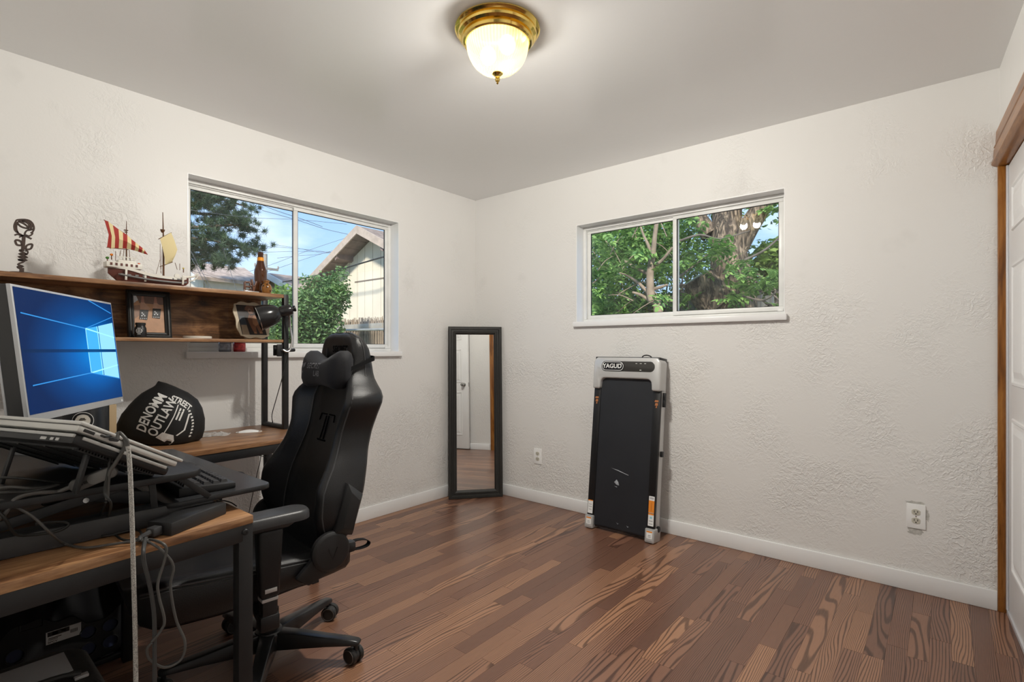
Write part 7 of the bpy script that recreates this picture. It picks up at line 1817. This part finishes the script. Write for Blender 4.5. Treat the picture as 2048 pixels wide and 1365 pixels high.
# reed fence with a rail in front
def reed_fence():
    Y = 3.0; a, b = ony(640, 645, Y), ony(790, 641, Y); zt = a.z
    o = thing('reed_fence', ((a.x + b.x) / 2, Y, GZ), 'brown reed fence below the tan gable', 'fence')
    m_re = mat('dry_reed', (0.30, 0.23, 0.165), rough=0.9, var=0.4, vscale=9, bump=0.2); rr = random.Random(9)
    x = a.x - 0.02; nn = 0; protos = []
    for k in range(6):
        mb = MB().tube([(0, 0, 0), (rr.uniform(-.006, .006), rr.uniform(-.01, .01), 0.6), (rr.uniform(-.01, .01), rr.uniform(-.015, .015), 1.0)], [0.010, 0.009, 0.007], 5); ob = mb.build('reed', m_re, o, local=True, smooth=False); protos.append(ob.data); bpy.data.objects.remove(ob)
    st = max(0.0135, (b.x + 0.3 - a.x) / 280)
    while x < b.x + 0.3 and nn < 290:
        q = bpy.data.objects.new('reed', rr.choice(protos)); COL.objects.link(q); q.parent = o
        h_ = zt - GZ + rr.uniform(-0.03, 0.05); q.location = (x - o.location.x, rr.uniform(-0.012, 0.012), 0); q.scale = (1, 1, h_); q.rotation_euler = (0, rr.uniform(-0.02, 0.02), rr.uniform(0, 6.28)); x += st; nn += 1
    MB().box((a.x - 0.05, Y - 0.04, zt - 0.21), (b.x + 0.3, Y - 0.014, zt - 0.09)).build('top_batten', mat('grey_batten', (0.34, 0.31, 0.27), rough=0.9, var=0.2, vscale=4), o, smooth=False)
    MB().box((a.x - 0.05, Y - 0.04, 0.2), (b.x + 0.3, Y - 0.014, 0.29)).build('low_batten', MATS['grey_batten'], o, smooth=False)
    MB().box((a.x - 0.05, Y + 0.012, GZ), (b.x + 0.3, Y + 0.02, zt - 0.04)).build('backing_mat', m_re, o, smooth=False)
    Y2 = 2.4; p, q2 = ony(634, 662, Y2), ony(790, 659, Y2)
    r_ = thing('pipe_rail', ((p.x + q2.x) / 2, Y2, GZ), 'galvanised pipe rail standing before the reed fence', 'railing'); m_gv = mat('galvanised', (0.42, 0.42, 0.42), rough=0.5, metal=0.5, var=0.15)
    MB().tube([p, q2], 0.022, 8).build('top_rail', m_gv, r_); MB().tube([(p.x, Y2, GZ), p], 0.026, 8).build('post', m_gv, r_); MB().tube([(q2.x, Y2, GZ), q2], 0.026, 8).build('post', m_gv, r_)
reed_fence()
# shrub between the houses
X = -5.4
def pb_(px, py, x_, ry, rz, rx=0.4, w=None):
    p = O3(px, py, x_); return (p.x, p.y, p.z, rx, ry, rz)
sh = hedge('leafy_shrub', 'large leafy green shrub growing against the tan gable', [pb_(620, 625, X, 0.55, 0.45), pb_(650, 600, X, 0.45, 0.35), pb_(610, 680, X, 0.6, 0.5), pb_(665, 585, X, 0.28, 0.25), pb_(640, 650, X, 0.45, 0.4), pb_(580, 640, X, 0.5, 0.5)], 15000, M_LEAFD, 61, 0.075, 0.5)
leaf_cloud('upper_sprays', sh, M_LEAFD, [pb_(680, 555, X, 0.16, 0.22, 0.2), pb_(655, 560, X, 0.2, 0.15, 0.2), pb_(690, 585, X, 0.12, 0.16, 0.2), pb_(625, 560, X, 0.2, 0.12, 0.2)], 700, 0.07, 62, 0.45)
hedge('yellowing_shrub', 'lighter green shrub beside the far garage', [pb_(572, 600, -7.5, 0.45, 0.35), pb_(560, 640, -7.5, 0.7, 0.6)], 4500, M_LEAFY, 63, 0.09, 0.5)
# pine
def pine():
    X = -14.0
    c = O3(330, 560, X); o = thing('pine_tree', (X, c.y, GZ), 'tall dark pine tree seen through the window', 'tree')
    limb([(X, c.y, GZ), (X, c.y, 4), (X + 0.1, c.y + 0.1, 8), (X, c.y, 12)], [0.3, 0.25, 0.2, 0.08], 12).build('trunk', M_BARK, o)
    br = [((330, 420), (400, 405), (450, 400), (500, 418)), ((330, 450), (400, 455), (460, 450), (505, 455)), ((330, 500), (400, 500), (460, 495), (525, 500)), ((330, 520), (390, 525), (430, 520), (470, 525)), ((330, 380), (380, 385), (420, 390), (450, 385)), ((330, 480), (380, 478), (420, 480), (455, 490)), ((330, 400), (385, 425), (440, 430), (490, 440))]
    tips = []
    rr = random.Random(12)
    for b_ in br:
        dx_ = rr.uniform(-0.8, 0.8)
        pts = [O3(u, v, X + dx_) for u, v in b_]
        limb(pts, [0.07, 0.05, 0.035, 0.015], 7).build('branch', M_BARK, o)
        cp = catmull(pts, 8)
        for p in cp[4:]:
            for _ in range(2): tips.append(p + Vector((rr.uniform(-0.5, 0.5), rr.gauss(0, 0.16), rr.gauss(0.02, 0.13))))
    for (u, v, n_, su, sv) in ((400, 400, 70, 34, 20), (440, 410, 60, 40, 22), (400, 470, 60, 34, 26), (470, 440, 55, 26, 22), (420, 510, 45, 40, 12), (500, 500, 26, 18, 8), (455, 520, 24, 20, 8), (490, 460, 22, 14, 8)):
        for _ in range(n_ // 2): tips.append(O3(u + rr.gauss(0, su * 0.8), v + rr.gauss(0, sv * 0.75), X + rr.uniform(-1, 1)))
    rng = np.random.default_rng(3); n_per = 70; T_ = np.array([tuple(t) for t in tips]); n_ = len(T_)
    d = rng.normal(size=(n_, n_per, 3)); d[:, :, 2] += 0.55; d /= np.linalg.norm(d, axis=2)[:, :, None]
    ln = rng.uniform(0.10, 0.24, (n_, n_per, 1)); s = np.cross(d, rng.normal(size=(n_, n_per, 3))); s /= np.linalg.norm(s, axis=2)[:, :, None]; w = 0.0085
    base = T_[:, None, :] + rng.normal(size=(n_, n_per, 3)) * 0.03
    V = np.stack([base - s * w, base + s * w, base + d * ln], 2).reshape(-1, 3) - np.array(o.location)
    Fa = np.arange(len(V), dtype=np.int32)
    me = bpy.data.meshes.new('needles'); me.vertices.add(len(V)); me.vertices.foreach_set('co', V.ravel()); me.loops.add(len(Fa)); me.loops.foreach_set('vertex_index', Fa); me.polygons.add(len(Fa) // 3); me.polygons.foreach_set('loop_start', np.arange(0, len(Fa), 3, dtype=np.int32)); me.update(); me.materials.append(M_NEEDLE)
    nd = bpy.data.objects.new('needles', me); COL.objects.link(nd); nd.parent = o; nd['kind'] = 'stuff'
pine()
# far garage with a shallow gable, and a roof at the left edge
def far_house(name, label, Y, peak, slope_pt, half, depth, cw, cr):
    pk = ony(*peak, Y); q_ = ony(*slope_pt, Y); sl = abs((pk.z - q_.z) / (pk.x - q_.x)); o = thing(name, (pk.x, Y + depth / 2, GZ), label, 'house')
    m_w = mat(name + '_wall', cw, rough=0.85, var=0.06); m_r = mat(name + '_roof', cr, rough=0.95, var=0.3, vscale=5, bump=0.4, bscale=6); m_t = mat('white_fascia', (0.72, 0.72, 0.70), rough=0.6, var=0.04)
    hw = half - 0.3; ze = pk.z - sl * hw - 0.15
    MB().prism([(pk.x - hw, Y + 0.35, GZ), (pk.x + hw, Y + 0.35, GZ), (pk.x + hw, Y + 0.35, ze), (pk.x, Y + 0.35, pk.z - 0.15), (pk.x - hw, Y + 0.35, ze)], (0, 0.05, 0)).build('gable_wall', m_w, o, smooth=False)
    for s in (-1, 1):
        MB().box((pk.x + s * hw - 0.05, Y + 0.4, GZ), (pk.x + s * hw + 0.05, Y + depth, ze)).build('side_wall', m_w, o, smooth=False)
        xe, z2 = pk.x + s * half, pk.z - sl * half
        MB().hexa([(pk.x, Y, pk.z - 0.12), (pk.x, Y + depth, pk.z - 0.12), (xe, Y + depth, z2 - 0.12), (xe, Y, z2 - 0.12), (pk.x, Y, pk.z), (pk.x, Y + depth, pk.z), (xe, Y + depth, z2), (xe, Y, z2)]).build('roof_plane', m_r, o, smooth=False)
        MB().hexa([(pk.x, Y - 0.04, pk.z - 0.2), (pk.x, Y, pk.z - 0.2), (xe, Y, z2 - 0.2), (xe, Y - 0.04, z2 - 0.2), (pk.x, Y - 0.04, pk.z + 0.02), (pk.x, Y, pk.z + 0.02), (xe, Y, z2 + 0.02), (xe, Y - 0.04, z2 + 0.02)]).build('fascia', m_t, o, smooth=False)
    return o
far_house('far_garage', 'cream garage with brown shingle roof beyond the shrubs', 5.8, (533, 546), (480, 597), 3.2, 6.0, (0.60, 0.53, 0.41), (0.34, 0.25, 0.20))
far_house('far_cottage', 'pale roofed cottage beyond the model ship', 3.2, (352, 520), (402, 562), 1.75, 2.3, (0.66, 0.60, 0.52), (0.44, 0.34, 0.28))
# utility pole and lines
po = thing('utility_pole', (-30, O3(531, 560, -30).y, GZ), 'distant wooden utility pole with a crossarm', 'utility pole'); ctr = O3(531, 540, -30)
m_pole = mat('pole_wood', (0.30, 0.26, 0.22), rough=0.9, var=0.2)
MB().lathe([(0.16, 0), (0.11, ctr.z - GZ + 1.0)], (-30, ctr.y, GZ), 10).build('post', m_pole, po)
ca_, cb_ = O3(508, 535, -30), O3(554, 541, -30); MB().bar((-29.85, ca_.y, ca_.z), (-29.85, cb_.y, cb_.z), 0.1, 0.14).build('crossarm', m_pole, po)
for e_ in (ca_, cb_): MB().lathe([(0.05, 0), (0.06, 0.1), (0.03, 0.2)], (-29.85, e_.y, e_.z + 0.06), 8).build('insulator', m_pole, po)
lines = [((360, 418), (600, 440), 9, -12), ((370, 470), (600, 498), 12, -16), ((370, 497), (600, 503), 12, -16), ((370, 480), (430, 590), 10, -12), ((455, 525), (480, 600), 10, -13), ((395, 545), (500, 572), 11, -13), ((440, 560), (620, 500), 30, -28), ((430, 570), (620, 515), 30, -28), ((500, 400), (600, 437), 8, -9), ((596, 441), (700, 470), 8, -9), ((596, 497), (670, 508), 12, -16), ((596, 512), (660, 505), 30, -28), ((400, 548), (428, 600), 9, -11)]
for (a, b, w_, x_) in lines:
    p, q_ = O3(*a, x_), O3(*b, x_); mid_ = (p + q_) / 2 - UP * (0.02 * (q_ - p).length)
    tag(MB().tube([p - (q_ - p) * 0.6, p, mid_, q_, q_ + (q_ - p) * 0.5], 0.006 if x_ > -20 else 0.011, 5, smooth=4).build('overhead_wire', mat('wire_grey', (0.14, 0.14, 0.15), rough=0.6)), 'thin overhead wire crossing the sky outside the window', 'wire', 'overhead wires in the sky')
print('planks', nplank)
